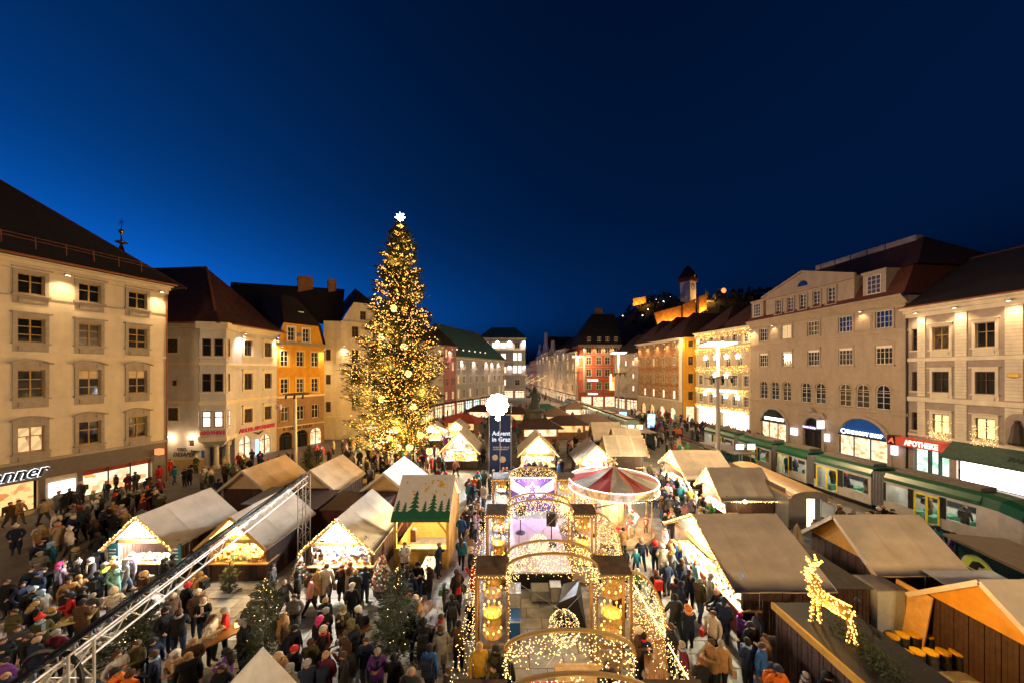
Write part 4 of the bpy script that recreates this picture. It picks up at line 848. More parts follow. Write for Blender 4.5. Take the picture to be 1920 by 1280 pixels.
for s in (3.0,6.1,8.6,11.2):
    b = MB(); b.box(s-.75,s+.75,-.25,1.6,19.6,21.3); o = b.build('dormer', roof_dark, hR); b = MB(); b.box(s-.55,s+.55,-.3,-.26,19.8,21.1); b.build('window', white_paint, o)
    b = MB()
    for q in (-.28,.28): b.quad((s+q-.2,-.31,19.95),(s+q+.2,-.31,19.95),(s+q+.2,-.31,20.95),(s+q-.2,-.31,20.95))
    b.build('pane', glass_curtain, o)
chimney(hR, 8, 8, 27, 4, 2.2, 1.4)
for s in (1.6,4.6,7.4,10.1): wash(hR, s, 18.0, 420, .7, (1,.6,.25))
b = MB(); b.box(9.2,12.6,-.3,-.1,4.9,9.0); o = b.build('candle_poster', emat('poster_orange', (1,.3,.03), 1.6, 'AUTO', .3, 1., (1,.5,.1)), hR)
b = MB()
for q, x in enumerate((9.5,9.75,10.3,10.9,11.5,12.1)): h = (3.7,3.7,1.4,2.0,1.5,1.1)[q]; b.box(x-.14,x+.14,-.34,-.31,5.9,5.9+h); b.octa((x,-.34,6.1+h),.16)
b.build('candle_picture', emat('poster_cream', (1,.8,.4), 3, 'NONE'), o)
text('Friede', .9, emat('poster_cream', (1,.8,.4), 3, 'NONE'), o, (10.9,-.33,5.4), TX, .01, .03, 'lettering', 0, 3)
text('BIPA DIADORA', .7, sign_white, hR, (4.2,-.2,8.0), TX, .02, .05, 'shop_sign', 0, 3.2); text('Familienfriseur', .6, sign_white, hR, (4.2,-.2,3.9), TX, .02, .04, 'shop_sign', 0, 3)
fR2 = Fac((19.7,112),(20.4,104))
sub(hR, 'flank_wall', fR2.p0, fR2.rz, lambda b: wall_mesh(b, fR2.L, 18.7, [(c-.6,c+.6,z,z+h) for c in (2,5.2) for z,h in rows]), stucco_red)
for c in (2,5.2):
    for z,h in rows: sub(hR, 'pane', fR2.p0, fR2.rz, lambda b: b.quad((c-.6,.15,z),(c+.6,.15,z),(c+.6,.15,z+h),(c-.6,.15,z+h)), glass_curtain)
# ================================================================== castle hill
hill = MB(); N = 28; hv = []
HX = [(40,0),(110,22),(138,62),(148,80),(158,93),(181,98),(206,99),(228,100),(270,103),(322,107),(420,110),(560,84)]
def hill_h(x, y):
    for (x0,h0),(x1,h1) in zip(HX, HX[1:]):
        if x0 <= x <= x1: h = h0+(h1-h0)*(x-x0)/(x1-x0); break
    else: h = 0
    t = max(0., min(1., (y-285)/135)); return h*t*t*(3-2*t)*max(0., min(1., (640-y)/110))
def hill_hit(px, py):
    Y = 290.
    while Y < 470:
        X, Z = (px-CX)/F_*Y, CAMZ-(py-HZ)/F_*Y
        if hill_h(X, Y) >= Z: break
        Y += 2
    return (X, Y, Z)
for j in range(N+1):
    for i in range(N*2+1):
        x, y = 40+520*i/(2*N), 250+380*j/N; hill.v.append((x, y, hill_h(x, y)+random.uniform(-.6,.6)-.5))
for j in range(N):
    for i in range(2*N): a = j*(2*N+1)+i; hill.f.append((a,a+1,a+2*N+2,a+2*N+1)); hill.m.append(0)
hl2 = hill.build('hill', mat('hill_ground', (.012,.012,.008), .95, var=.4, scale=.05)); tag(hl2, 'dark wooded castle hill behind the right-hand roofs', None, None, 'structure')
woods = MB(); twig = MB()
for k in range(900):
    x, y = random.uniform(110,480), random.uniform(330,470); z = hill_h(x, y)
    if z < 25: continue
    h = random.uniform(5,10) if abs(x-207) > 14 else random.uniform(2,4); r = h*.34
    for q in range(5):
        a = random.uniform(0,6.28); woods.add([(x+r*math.cos(a)*random.random(),y+r*math.sin(a)*random.random(),z+h*random.uniform(.3,1)) for _ in range(3)]+[(x,y,z+h)],[(0,1,2),(0,1,3),(1,2,3)])
    for q in range(3): woods.bar((x,y,z),(x+random.uniform(-2,2),y,z+h*random.uniform(.9,1.4)),.12)
o = woods.build('hill_woods', mat('winter_wood', (.018,.02,.012), .95)); tag(o, 'bare winter trees covering the castle hill', 'trees', None, 'stuff')
# clock tower
T = empty('clock_tower', (207.5,400,0), R(33), 'floodlit clock tower with a wooden gallery on the castle hill', 'tower'); T.location.x = (1290-960)/640*400
tz = z0 = CAMZ-(560-697)/640*400
tw = mat('tower_plaster', (.6,.54,.45), .9); tr = mat('tower_roof', (.02,.018,.018), .9); tg = mat('tower_gallery', (.16,.05,.03), .9)
b = MB(); b.box(-6,6,-6,6,tz-14,tz+19); b.build('shaft', tw, T)
b = MB(); b.box(-7.6,7.6,-7.6,7.6,tz+19,tz+23.5); 
for q in range(-6,7): b.box(q*1.2-.15,q*1.2+.15,-7.8,-7.55,tz+19.5,tz+23.2); b.box(-7.8,-7.55,q*1.2-.15,q*1.2+.15,tz+19.5,tz+23.2)
b.build('gallery', tg, T)
b = MB(); b.add([(-8,-8,tz+23.5),(8,-8,tz+23.5),(8,8,tz+23.5),(-8,8,tz+23.5),(-2.2,-2.2,tz+36.5),(2.2,-2.2,tz+36.5),(2.2,2.2,tz+36.5),(-2.2,2.2,tz+36.5),(0,0,tz+39)],[(0,1,5,4),(1,2,6,5),(2,3,7,6),(3,0,4,7),(4,5,8),(5,6,8),(6,7,8),(7,4,8)]); b.build('roof', tr, T)
for ax in (0,1):
    b = MB(); b.lathe([(.1,0),(4.1,0),(4.1,.25),(.1,.25)], 20); b.lathe([(3.0,.3),(3.5,.3)], 20)
    for q in range(12): a = q*math.pi/6; b.bar((2.9*math.cos(a),2.9*math.sin(a),.3),(3.7*math.cos(a),3.7*math.sin(a),.3),.35)
    b.bar((0,0,.35),(0,3.0,.35),.4); b.bar((0,0,.35),(1.8,-.8,.35),.5)
    b.m = [0 if i < 60 else 1 for i in range(len(b.f))]
    b.v = [(x,-6.02-z,y+tz+12.5) if ax == 0 else (6.02+z,x,y+tz+12.5) for x,y,z in b.v]; b.build('clock_face', [tw, black_metal], T)
    b = MB(); b.box(-1.2,1.2,-8.05,-7.9,tz+23.8,tz+26); b.v = b.v if ax == 0 else [(-y,x,z) for x,y,z in b.v]; b.build('dormer', tw, T)
for d, pw, cc_ in (((16,-16,tz-3),34000,(1,.45,.08)),((-10,-26,tz),6000,(1,.72,.5))):
    b = MB(); b.cb((0,0,0),(1,1,.8)); o = b.build('floodlight', grey_metal, T, d); lamp('POINT', (0,0,1.2), pw, cc_, o, .4)
# floodlit bastion walls
bw = mat('bastion_brick', (.45,.24,.09), .9, var=.35, scale=.35)
def px3(x, y, Y): return ((x-CX)/F_*Y, Y, CAMZ-(y-HZ)/F_*Y)
for k, (q, lab) in enumerate(((((1226,587,358),(1277,573,358),(1277,603,358),(1234,612,358)),'long floodlit bastion wall below the clock tower'),(((1281,571,360),(1304,560,360),(1304,602,360),(1281,604,360)),'middle floodlit bastion wall beneath the clock tower'),(((1311,556,364),(1325,552,364),(1325,580,364),(1311,588,364)),'short floodlit bastion wall right of the clock tower'),(((1187,560,408),(1211,556,408),(1211,568,408),(1187,574,408)),'small lit terrace wall on the left shoulder of the hill'))):
    P = [px3(*p) for p in q]; b = MB(); b.add(P+[(x+1,y+6,z) for x,y,z in P],[(3,2,1,0),(0,1,5,4),(1,2,6,5),(2,3,7,6),(3,0,4,7)][:5])
    o = b.build('bastion_wall', bw); tag(o, lab, 'wall', 'castle hill walls')
    c = [sum(p[i] for p in P)/4 for i in range(3)]; n = 4 if k == 0 else 2
    for j in range(n):
        t = (j+.5)/n; lx = P[3][0]+(P[2][0]-P[3][0])*t; lz = P[3][2]+(P[2][2]-P[3][2])*t
        b2 = MB(); b2.cb((0,0,0),(.9,.9,.6)); fl2 = b2.build('floodlight', grey_metal, o, (lx,P[3][1]-5,lz-1)); lamp('POINT', (0,0,1), 8500, (1,.42,.06), fl2, .4)
for k, (x, y) in enumerate(((1167,593),(1203,593),(1213,582),(1217,566),(1230,563),(1232,569),(1242,567),(1256,557),(1247,597),(1265,597))):
    P = hill_hit(x, y); P = (P[0],P[1]-3,P[2]+.4); b = MB(); b.ball((0,0,0), .55, 6, 4); nl = len(b.f); b.tube([(0,0,-4),(0,0,-.5)],.08); b.m = [0 if i < nl else 1 for i in range(len(b.f))]
    o = b.build('path_lamp', [bulb_white if k < 8 else bulb, black_metal], None, P); tag(o, 'small lamp on the hillside path, %s from the left' % ('first','second','third','fourth','fifth','sixth','seventh','eighth','ninth','tenth')[k], 'lamp', 'lamps on the castle hill')
P = px3(1357,545,400); b = MB()
for q in range(6): a = q*math.pi/6; b.bar((-3*math.cos(a),0,-3*math.sin(a)),(3*math.cos(a),0,3*math.sin(a)),.5)
nl = len(b.f); b.bar((0,0,-2),(0,0,-30),.4); b.m = [0 if i < nl else 1 for i in range(len(b.f))]
o = b.build('hill_star', [emat('star_red', (1,.25,.06), 3, 'NONE'), black_metal], None, P); tag(o, 'red glowing star on the castle hill right of the clock tower', 'star light')
# ================================================================== lamp masts with reflector panels
mast_m = mat('mast_paint', (.55,.5,.42), .5)
def lamp_mast(x, y, top, low, label, power, lit=True, rz=0.):
    root = empty('lamp_mast', (x,y,0), rz, label, 'lamp mast', 'reflector lamp masts of the square')
    b = MB(); b.tube([(0,0,0),(0,0,top-.4)], [.22,.14], 10); b.lathe([(.4,0),(.4,.15),(.22,.25)], 10); b.build('pole', mast_m, root)
    if lit:
        b = MB(); b.sheet((-1.55,-1.1,top+.1),(1.55,-1.1,top+.1),(1.55,1.1,top-.1),(-1.55,1.1,top-.1),.08); b.build('reflector', white_paint, root)
        b = MB(); b.quad((-1.4,-1.0,top-.12),(-1.4,1.0,top-.3),(1.4,1.0,top-.3),(1.4,-1.0,top-.12)); b.build('lamp_glass', emat('reflector_glow', (1,.86,.66), 5, 'NONE'), root)
        lamp('POINT', (0,-.3,top-.75), power, WARM, root, .5)
    b = MB(); b.sheet((-.9,-.7,low+.1),(1.5,-.7,low+.25),(1.5,.7,low+.15),(-.9,.7,low),.07)
    b.bar((-.9,0,low-.1),(1.5,0,low),.08); 
    for q in range(3): b.bar((-.7+q*.9,-.4,low-.05),(-.7+q*.9,-.5,low-.45),.14)
    b.build('spot_tray', black_metal, root)
    return root
lamp_mast(20.5,34,13.4,9.9,'tall lamp mast with a glowing reflector before the garlanded house',14500)
lamp_mast(21.2,68,14.4,10.2,'lamp mast with a glowing reflector in front of the arcade house',15000)
lamp_mast(19.4,101,15.2,10.5,'far lamp mast with a glowing reflector beside the red building',9000)
lamp_mast(-23.5,37,8.2,8.1,'unlit grey lamp mast with a dark spot tray before the amber house',0,False)
lamp_mast(-22,-3,14,9.9,'added unseen lamp mast behind the viewpoint, on its left',12500)  # added out of view to light the camera-facing roofs and walls
lamp_mast(17,-5,14,9.9,'added unseen lamp mast behind the viewpoint, on its right',19000)  # also added out of view, brightens the right-hand canvas roofs
# ================================================================== market huts
canvas = mat('canvas_roof', (.62,.54,.43), .85, var=.08, scale=1.5, bump=.08)
canvas2 = mat('canvas_roof_warm', (.58,.43,.26), .85, var=.08, scale=1.5)
board_dark = mat('boards_dark', (.06,.03,.02), .7, var=.3, scale=5.)
board_mid = mat('boards_mid', (.22,.12,.06), .7, var=.3, scale=5.)
board_pine = mat('boards_pine', (.62,.38,.13), .6, var=.15, scale=4.)
amber_ply = mat('amber_ply', (.62,.30,.03), .6, var=.15, scale=2.)
fir = mat('fir_needles', (.05,.065,.02), .8, var=.35, scale=6.)
cream_cloth = mat('cream_cloth', (.7,.65,.55), .9)
goods_m = [mat('goods_%d' % i, c, .6, var=.25, scale=8) for i, c in enumerate([(.8,.75,.65),(.6,.12,.08),(.15,.2,.5),(.75,.5,.15),(.3,.18,.08),(.85,.8,.75),(.2,.4,.25),(.8,.6,.4)])]
def boards_x(b, x0, x1, z0, z1, y, th=.04, w=.13, mi=0):
    n = max(1, int(round((x1-x0)/w))); ww = (x1-x0)/n
    for q in range(n): d = .008*(q % 3); b.box(x0+ww*q+.006, x0+ww*(q+1)-.006, y-th/2-d, y+th/2, z0, z1, mi)
def boards_y(b, y0, y1, z0, z1, x, th=.04, w=.13, mi=0):
    n = max(1, int(round((y1-y0)/w))); ww = (y1-y0)/n
    for q in range(n): d = .008*(q % 3); b.box(x-th/2-d, x+th/2+d, y0+ww*q+.006, y0+ww*(q+1)-.006, z0, z1, mi)
def bulbs_line(b, pts, n, r=.03, jit=.04):
    L = [Vector(p) for p in pts]; seg = [(q-p).length for p, q in zip(L, L[1:])]; tot = sum(seg)
    for k in range(n):
        d = tot*(k+.5)/n; i = 0
        while d > seg[i] and i < len(seg)-1: d -= seg[i]; i += 1
        p = L[i].lerp(L[i+1], d/seg[i]); b.octa((p.x+random.uniform(-jit,jit), p.y+random.uniform(-jit,jit), p.z+random.uniform(-jit,jit)), r)
def garland(root, pts, n=200, r=.1, m=None, name='garland'):
    b = MB(); L = [Vector(p) for p in pts]
    for (p, q) in zip(L, L[1:]):
        k = max(4, int(n*(q-p).length/3.5))
        for _ in range(k):
            c = p.lerp(q, random.random())+Vector((random.gauss(0,r*.5),random.gauss(0,r*.5),random.gauss(0,r*.5))); d = Vector((random.uniform(-1,1),random.uniform(-1,1),random.uniform(-1,1)))*.09
            e = Vector((random.uniform(-1,1),random.uniform(-1,1),random.uniform(-1,1)))*.03; b.add([c-d,c+e,c+d],[(0,1,2)])
    return b.build(name, m or fir, root, kind='stuff')
def goods(name, label, cat, hut_root, w, y0, y1, z0, levels, n, ms=None, size=.09, sphere=.4, slope=0.):
    b = MB(); ms = ms or goods_m
    for k in range(n):
        lv = random.randrange(levels); x = random.uniform(-w/2,w/2); t = random.random(); y = y0+(y1-y0)*t; z = z0+lv*.42+slope*t
        s = size*random.uniform(.6,1.4); mi = random.randrange(len(ms))
        if random.random() < sphere: b.ball((x,y,z+s*.6), s*.6, 6, 4, mi)
        else: b.cb((x,y,z+s*.6),(s*random.uniform(.7,1.6),s,s*1.2),mi)
    o = b.build(name, ms, None, hut_root.location.copy(), hut_root.rotation_euler[2]); return tag(o, label, cat, None, 'stuff')
HUTS = []
def sagging(b, p0, p1, p2, p3, t=.045, nu=4, nv=6):
    P = [Vector(p) for p in (p0,p1,p2,p3)]; n = (P[1]-P[0]).cross(P[3]-P[0]).normalized(); o = len(b.v)
    for j in range(nv+1):
        for i in range(nu+1):
            u, v = i/nu, j/nv; q = P[0].lerp(P[1],v).lerp(P[3].lerp(P[2],v),u) - n*(.05*math.sin(math.pi*u)*math.sin(math.pi*v)*random.uniform(.6,1.2)) + n*random.uniform(-.006,.006); b.v.append(tuple(q))
    for j in range(nv):
        for i in range(nu): a = o+j*(nu+1)+i; f = (a,a+1,a+nu+2,a+nu+1); b.f.append(f[::-1]); b.m.append(0)
    e = [b.v[o+nv*(nu+1)+i] for i in range(nu+1)]; k = len(b.v); b.v += [(x,y,z-.07) for x,y,z in e]
    for i in range(nu): b.f.append((o+nv*(nu+1)+i,o+nv*(nu+1)+i+1,k+i+1,k+i)); b.m.append(0)
def hut(label, x, y, w, d, ridge=3.54, eave=1.94, rz=0., front='open', wallm=None, roofm=None, gable=None, npan=3, light=220, lcol=(1,.84,.6), lights=None, group='wooden market huts', name='market_hut', inner=None, ov=.5, gz=None, top=1.05):
    root = empty(name, (x,y,0), rz, label, 'market stall', group); wallm = wallm or board_dark; roofm = roofm or canvas; inner = inner or board_pine
    hw = w/2-.28; k = (ridge-eave)/(w/2); zt = ridge-k*hw-.06          # wall top under the roof
    for sx in (-1,1):
        b = MB(); boards_y(b, .15 if front == 'open' else 0, d, .05, zt, sx*hw); b.build('side_wall', wallm, root, kind='stuff')
        for q in range(npan):                                           # roof sheets
            ya, yb = -ov+(d+ov+.25)*q/npan-(.03 if q else 0), -ov+(d+ov+.25)*(q+1)/npan
            b = MB(); dz = .014*(q % 2); P = [(-sx*.015,ya,ridge+dz),(sx*w/2,ya,eave+dz),(sx*w/2,yb,eave+dz),(-sx*.015,yb,ridge+dz)]
            if sx > 0: P = [P[0],P[1],P[2],P[3]]
            else: P = [P[0],P[3],P[2],P[1]]
            sagging(b, *P); b.build('roof_panel', roofm, root, smooth=True)
    b = MB(); boards_x(b, -hw, hw, .05, zt, d); b.build('back_wall', inner if front == 'open' else wallm, root, kind='stuff')
    b = MB(); b.prism([(-hw,zt),(hw,zt),(0,ridge-.1)], d-.02, d+.02); b.build('back_gable', gable or inner, root)
    b = MB()
    for sx in (-1,1): b.bar((0,-ov+.02,ridge-.09),(sx*w/2,-ov+.02,eave-.09),.04,.16)
    b.build('bargeboard', board_pine if front == 'open' else canvas, root)
    if front == 'open':
        b = MB(); boards_x(b, -hw, hw, .05, top-.05, .12); b.build('counter_front', wallm, root, kind='stuff')
        b = MB(); b.box(-hw-.1,hw+.1,-.18,.75,top-.05,top+.01); b.build('counter_top', board_pine, root)
        g0 = gz or zt+.12
        b = MB(); b.box(-hw,hw,.02,.10,zt-.16,zt); b.build('beam', board_pine, root)
        b = MB(); b.prism([(-hw+(g0-zt)*1.0,g0),(hw-(g0-zt)*1.0,g0),(0,ridge-.25)], .03, .07); b.build('gable_panel', gable or cream_cloth, root)
        for sx in (-1,1): b = MB(); b.box(sx*hw-.06,sx*hw+.06,.0,.12,0,zt); b.build('post', wallm, root)
        b = MB(); b.box(-hw,hw,d-.6,d-.08,1.35,1.39); b.box(-hw,hw,d-.5,d-.08,1.75,1.79); b.build('shelf', board_pine, root)
        if light:
            b = MB(); b.cb((0,.55,zt-.08),(min(2.2,hw*1.4),.1,.06)); o = b.build('ceiling_lamp', emat('hut_tube', (1,.93,.8), 20, 'NONE'), root)
            for sx in (-.5,.5): lamp('POINT', (sx*hw,.45,zt-.22), light*.5, lcol, o, .08)
            b = MB(); b.ball((0,-.25,ridge-.55),.06,6,4); o = b.build('gable_lamp', bulb_white, root); lamp('POINT', (0,-.3,ridge-.62), light*.5, lcol, o, .05)
    else:
        b = MB(); boards_x(b, -hw, hw, .05, zt, 0.0); b.build('front_wall', wallm, root, kind='stuff')
        b = MB(); b.prism([(-hw-.05,zt-.02),(hw+.05,zt-.02),(0,ridge-.08)], -.06, .0); b.build('gable_panel', gable or roofm, root)
    if lights:
        b = MB(); bulbs_line(b, [(-w/2,-ov-.03,eave-.05),(0,-ov-.03,ridge-.02),(w/2,-ov-.03,eave-.05)], lights); b.build('fairy_lights', bulb, root, kind='stuff')
    HUTS.append((x, y, label)); return root
# -- left row, fronts towards the camera
h1 = hut('brightly lit food hut with a plain canvas roof, leftmost of the front row', -18.2, 17.0, 3.5, 3.4, light=1414, lcol=(1,.93,.82), lights=60)
goods('drinks', 'jars, bottles and cups on the counter of the leftmost front hut', 'goods', h1, 2.5, .0, .6, 1.08, 1, 90)
goods('drinks', 'jars and decorations on the back shelves of the leftmost front hut', 'goods', h1, 2.6, 2.9, 3.2, 1.4, 2, 80)
for sx in (-1.55,1.55):
    b = MB(); b.box(sx-.25,sx+.25,-.1,-.05,.6,2.0); o = b.build('menu_board', mat('menu_teal', (.02,.16,.19), .6), h1); b = MB()
    for q in range(7): b.box(sx-.18,sx+.05+.1*random.random(),-.112,-.102,.75+q*.16,.79+q*.16)
    b.build('menu_lines', white_paint, o)
h2 = hut('bakery hut heaped with pretzels, behind the steel truss', -13.65, 17.0, 3.5, 3.5, light=592, lcol=(1,.62,.2))
goods('baked_goods', 'rings and loaves piled on the slanted bakery counter', 'bread', h2, 2.4, -.05, .9, 1.1, 1, 230, [mat('bread_%d' % i, c, .6, var=.3, scale=12) for i, c in enumerate([(.55,.28,.08),(.7,.45,.18),(.4,.18,.05),(.75,.6,.35),(.3,.4,.35)])], .12, .75, .35)
b = MB(); b.box(-.75,.75,-.03,.02,2.12,2.36); o = b.build('name_board', mat('board_olive', (.25,.2,.06), .6), h2); text('EMMANUEL BÄCKEREI', .15, mat('letters_gold', (.8,.65,.3), .5), o, (0,-.04,2.24), TX, .004, .004, 'lettering', 0, 1.35)
for sx in (-1,1): b = MB(); boards_x(b, sx*1.0-.35, sx*1.0+.35, 1.1, 2.1, .9) if sx < 0 else b.box(.9,1.4,1.0,1.05,1.3,2.0); b.build('inner_panel', amber_ply, h2)
h3 = hut('ornament hut crowded with white glass baubles under fir garlands', -8.35, 16.7, 3.6, 3.5, light=1732, lcol=(1,.93,.82), lights=70)
goods('baubles', 'white and coloured baubles covering the front of the ornament hut', 'ornaments', h3, 2.8, .0, .9, 1.1, 2, 420, [goods_m[0],goods_m[5],goods_m[5],goods_m[7],goods_m[1],goods_m[2],goods_m[3]], .085, .8, .4)
goods('baubles', 'baubles on the shelves at the back of the ornament hut', 'ornaments', h3, 2.8, 2.8, 3.3, 1.3, 3, 260, [goods_m[0],goods_m[5],goods_m[3],goods_m[2]], .09, .8)
garland(h3, [(-1.8,-.55,1.9),(0,-.55,3.5)], 160, .12); garland(h3, [(-1.5,-.1,2.45),(1.4,-.1,2.45)], 200, .13); garland(h3, [(-1.6,-.2,2.1),(1.5,-.2,2.05)], 160, .1)
# printed-roof booth
def booth():
    x, y = -4.85, 18.3; root = empty('printed_roof_booth', (x,y,0), 0, 'empty yellow pine booth with stars and fir trees printed on its roof', 'market stall')
    W, D = 3.1, 3.4; roofw = mat('printed_canvas_white', (.82,.8,.74), .85, var=.05)
    b = MB(); b.sheet((-W/2,-.3,2.74),(W/2,-.3,2.74),(W/2,D/2,4.5),(-W/2,D/2,4.5),.05); rp = b.build('roof_panel', roofw, root)
    b = MB(); b.sheet((W/2,D+.3,2.74),(-W/2,D+.3,2.74),(-W/2,D/2,4.5),(W/2,D/2,4.5),.05); b.build('roof_panel', roofw, root)
    sl = Vector((0,D/2+.3,1.76)).normalized(); nn = Vector((0,-sl.z,sl.y))
    def on(u, v, e=.012): q = Vector((0,-.3,2.74))+sl*v+nn*e; return (u, q.y, q.z)
    green = mat('print_green', (.015,.13,.07), .8); gold = mat('print_gold', (.75,.45,.0), .7)
    b = MB(); b.add([on(-W/2,.0),on(W/2,.0),on(W/2,.42),on(-W/2,.42)],[(0,1,2,3)]); b.add([on(-W/2,0),on(W/2,0),(W/2,-.34,2.6),(-W/2,-.34,2.6)],[(3,2,1,0)]); b.build('print_ground', green, rp)
    for cx, hh, ww in ((-1.35,.75,.5),(-.95,.62,.4),(-.45,1.35,.75),(.12,.7,.4),(.55,1.15,.65),(1.0,.75,.45),(1.38,.9,.4)):
        b = MB(); n = 5
        for q in range(n):
            v0, v1 = .38+hh*q/n*.9, .38+hh*(q+1.25)/n*.9; hw = ww*.5*(1-q/n*.85)
            if cx-hw < -W/2: hw = cx+W/2
            if cx+hw > W/2: hw = W/2-cx
            b.add([on(cx-hw,v0,.016+q*.002),on(cx+hw,v0,.016+q*.002),on(cx,v1,.016+q*.002)],[(0,1,2)])
        b.build('print_tree', green, rp)
    rnd = random.Random(3)
    for k in range(26):
        u, v, r = rnd.uniform(-1.4,1.4), rnd.uniform(1.35,2.35), rnd.choice((.05,.065,.08,.09))
        if k == 0: u, v, r = .85, 2.0, .22
        b = MB(); P = star2d(r, r*.45); b.add([on(u+a,v+c) for a,c in P],[tuple(range(len(P)))[::-1]]); b.build('print_star', gold, rp)
    pine = mat('pine_yellow', (.72,.44,.1), .55, var=.12, scale=3.)
    for sx in (-1,1):
        for yy in (0,D): b = MB(); b.box(sx*1.4-.07,sx*1.4+.07,yy-.07,yy+.07,0,2.72); b.build('post', pine, root)
        b = MB(); boards_y(b, 0.1, D-.1, .02, 1.05 if sx < 0 else 2.7, sx*1.4, w=.2); b.build('side_wall', pine, root, kind='stuff')
        b = MB(); b.add([(sx*1.4,0,2.72),(sx*1.4,D,2.72),(sx*1.4,D/2,4.4)],[(0,1,2)]); b.build('gable', pine, root)
    b = MB(); n = 13
    for q in range(n): b.box(-1.4,1.4,D-.03,D+.02,.02+2.68*q/n,.02+2.68*(q+1)/n-.012)
    b.build('back_wall', pine, root, kind='stuff')
    b = MB()
    for q in range(5): b.box(-1.34,1.34,-.03,.02,.02+.21*q,.02+.21*(q+1)-.012)
    b.build('counter_front', pine, root, kind='stuff')
    b = MB(); b.box(-1.45,1.45,-.12,.3,1.06,1.1); b.build('counter_top', pine, root)
    b = MB(); b.bar((1.33,0,1.9),(.75,0,2.65),.08); b.bar((-1.33,0,1.9),(-.9,0,2.65),.08); b.box(-1.4,1.4,-.05,.05,2.6,2.72); b.build('brace', pine, root)
    b = MB(); b.box(-.78,-.48,.6,.85,1.1,1.75); b.lathe([(.15,0),(.15,.02),(.01,.12)],8,(-.63,.72,1.75)); b.build('locker', mat('locker_brown', (.12,.06,.03), .5), root)
    b = MB(); b.cb((0,.8,2.55),(1.6,.1,.06)); o = b.build('ceiling_lamp', emat('hut_tube', (1,.93,.8), 20, 'NONE'), root); lamp('POINT', (0,.8,2.4), 800, (1,.82,.5), o, .15)
booth()
# -- second row seen from behind
hut('closed hut with a tan roof seen from behind, leftmost of the second row', -19.2, 24.7, 3.9, 4.0, front='closed', roofm=canvas2, gable=canvas2, group='huts seen from behind')
hut('closed hut with a tan roof seen from behind, middle of the second row', -14.4, 24.8, 3.9, 4.0, front='closed', roofm=canvas2, gable=canvas2, group='huts seen from behind')
hut('closed hut seen from behind, next to the printed-roof booth', -8.95, 24.2, 4.0, 4.0, front='closed', gable=mat('gable_tan', (.42,.25,.11), .8), group='huts seen from behind')
def shed(label, x0, x1, y0, y1, h, wm, rm, name='storage_shed', lean=.15):
    root = empty(name, ((x0+x1)/2,(y0+y1)/2,0), 0, label, 'shed'); hx, hy = (x1-x0)/2, (y1-y0)/2
    b = MB(); boards_x(b,-hx,hx,.02,h,-hy); boards_x(b,-hx,hx,.02,h,hy); boards_y(b,-hy,hy,.02,h,-hx); boards_y(b,-hy,hy,.02,h,hx); b.build('wall', wm, root, kind='stuff')
    n = max(2, int((x1-x0)/.9))
    for q in range(n): b = MB(); b.sheet((-hx-.1+(2*hx+.2)*q/n,-hy-.12,h+.06),(-hx-.1+(2*hx+.2)*(q+1)/n-.015,-hy-.12,h+.06),(-hx-.1+(2*hx+.2)*(q+1)/n-.015,hy+.12,h+.06+lean),(-hx-.1+(2*hx+.2)*q/n,hy+.12,h+.06+lean),.05); b.build('roof_panel', rm, root)
    return root
dred = mat('shed_red', (.10,.025,.02), .7, var=.2); droof = mat('shed_roof_brown', (.07,.035,.03), .8, var=.2)
shed('dark red flat-roofed shed behind the bakery hut', -16.4, -12.2, 21.2, 24.0, 2.0, dred, droof)
shed('dark red flat-roofed shed behind the ornament hut', -11.7, -8.0, 21.0, 23.6, 2.0, dred, droof)
shed('low dark shed behind the printed-roof booth', -7.6, -6.4, 20.8, 23.8, 1.7, dred, droof)
shed('dark shed with a blue-grey roof sheet left of the tan huts', -17.0, -15.2, 21.6, 24.2, 2.15, dred, mat('sheet_blue_grey', (.16,.19,.23), .5))
# -- centre
def cgoods(h, w, lab): goods('market_goods', lab, 'goods', h, w, .0, .9, 1.08, 2, 130, None, .1, .6, .3)
c1 = hut('lit gabled hut with a wreath, left of the dark banner tower', -5.6, 36.6, 4.4, 3.8, 4.2, 1.9, light=2052, lcol=(1,.85,.55), lights=110); cgoods(c1, 3.4, 'goods glowing in the wreath hut left of the banner tower')
b = MB()
for q in range(200): a = random.uniform(0,6.28); rr = random.gauss(.38,.08); p = Vector((rr*math.cos(a),-.12,3.05+rr*math.sin(a))); b.add([p,p+Vector((random.uniform(-.1,.1),-.05,random.uniform(-.1,.1))),p+Vector((random.uniform(-.1,.1),0,random.uniform(-.1,.1)))],[(0,1,2)])
b.build('wreath', fir, c1)
c2 = hut('lit gabled hut with pink and blue wares, right of the dark banner tower', 2.6, 34.2, 4.1, 3.6, 4.2, 2.2, light=1825, lcol=(1,.88,.7), lights=90); cgoods(c2, 3.2, 'wares in the hut right of the banner tower')
c3 = hut('lit gabled hut with a small gable window, directly behind the carousel', 7.8, 31.8, 3.8, 3.4, 3.8, 2.1, light=1596, lcol=(1,.8,.5), lights=60); cgoods(c3, 2.9, 'wares in the hut directly behind the carousel')
c4 = hut('hut with a wide three-sheet roof right behind the carousel, lit on its right side', 13.0, 35.4, 3.6, 3.4, 4.0, 2.2, rz=R(90), light=1140, npan=3, lights=40)
hut('closed hut with a tan roof behind the three-sheet hut', 14.6, 40.5, 3.8, 2.6, 3.9, 2.0, rz=R(90), front='closed', npan=2, group='huts seen from behind'); hut('tan hut roof farthest back behind the carousel', 10.6, 44, 4.0, 3.0, 4.1, 2.0, rz=R(-90), front='closed', npan=2, group='huts seen from behind')
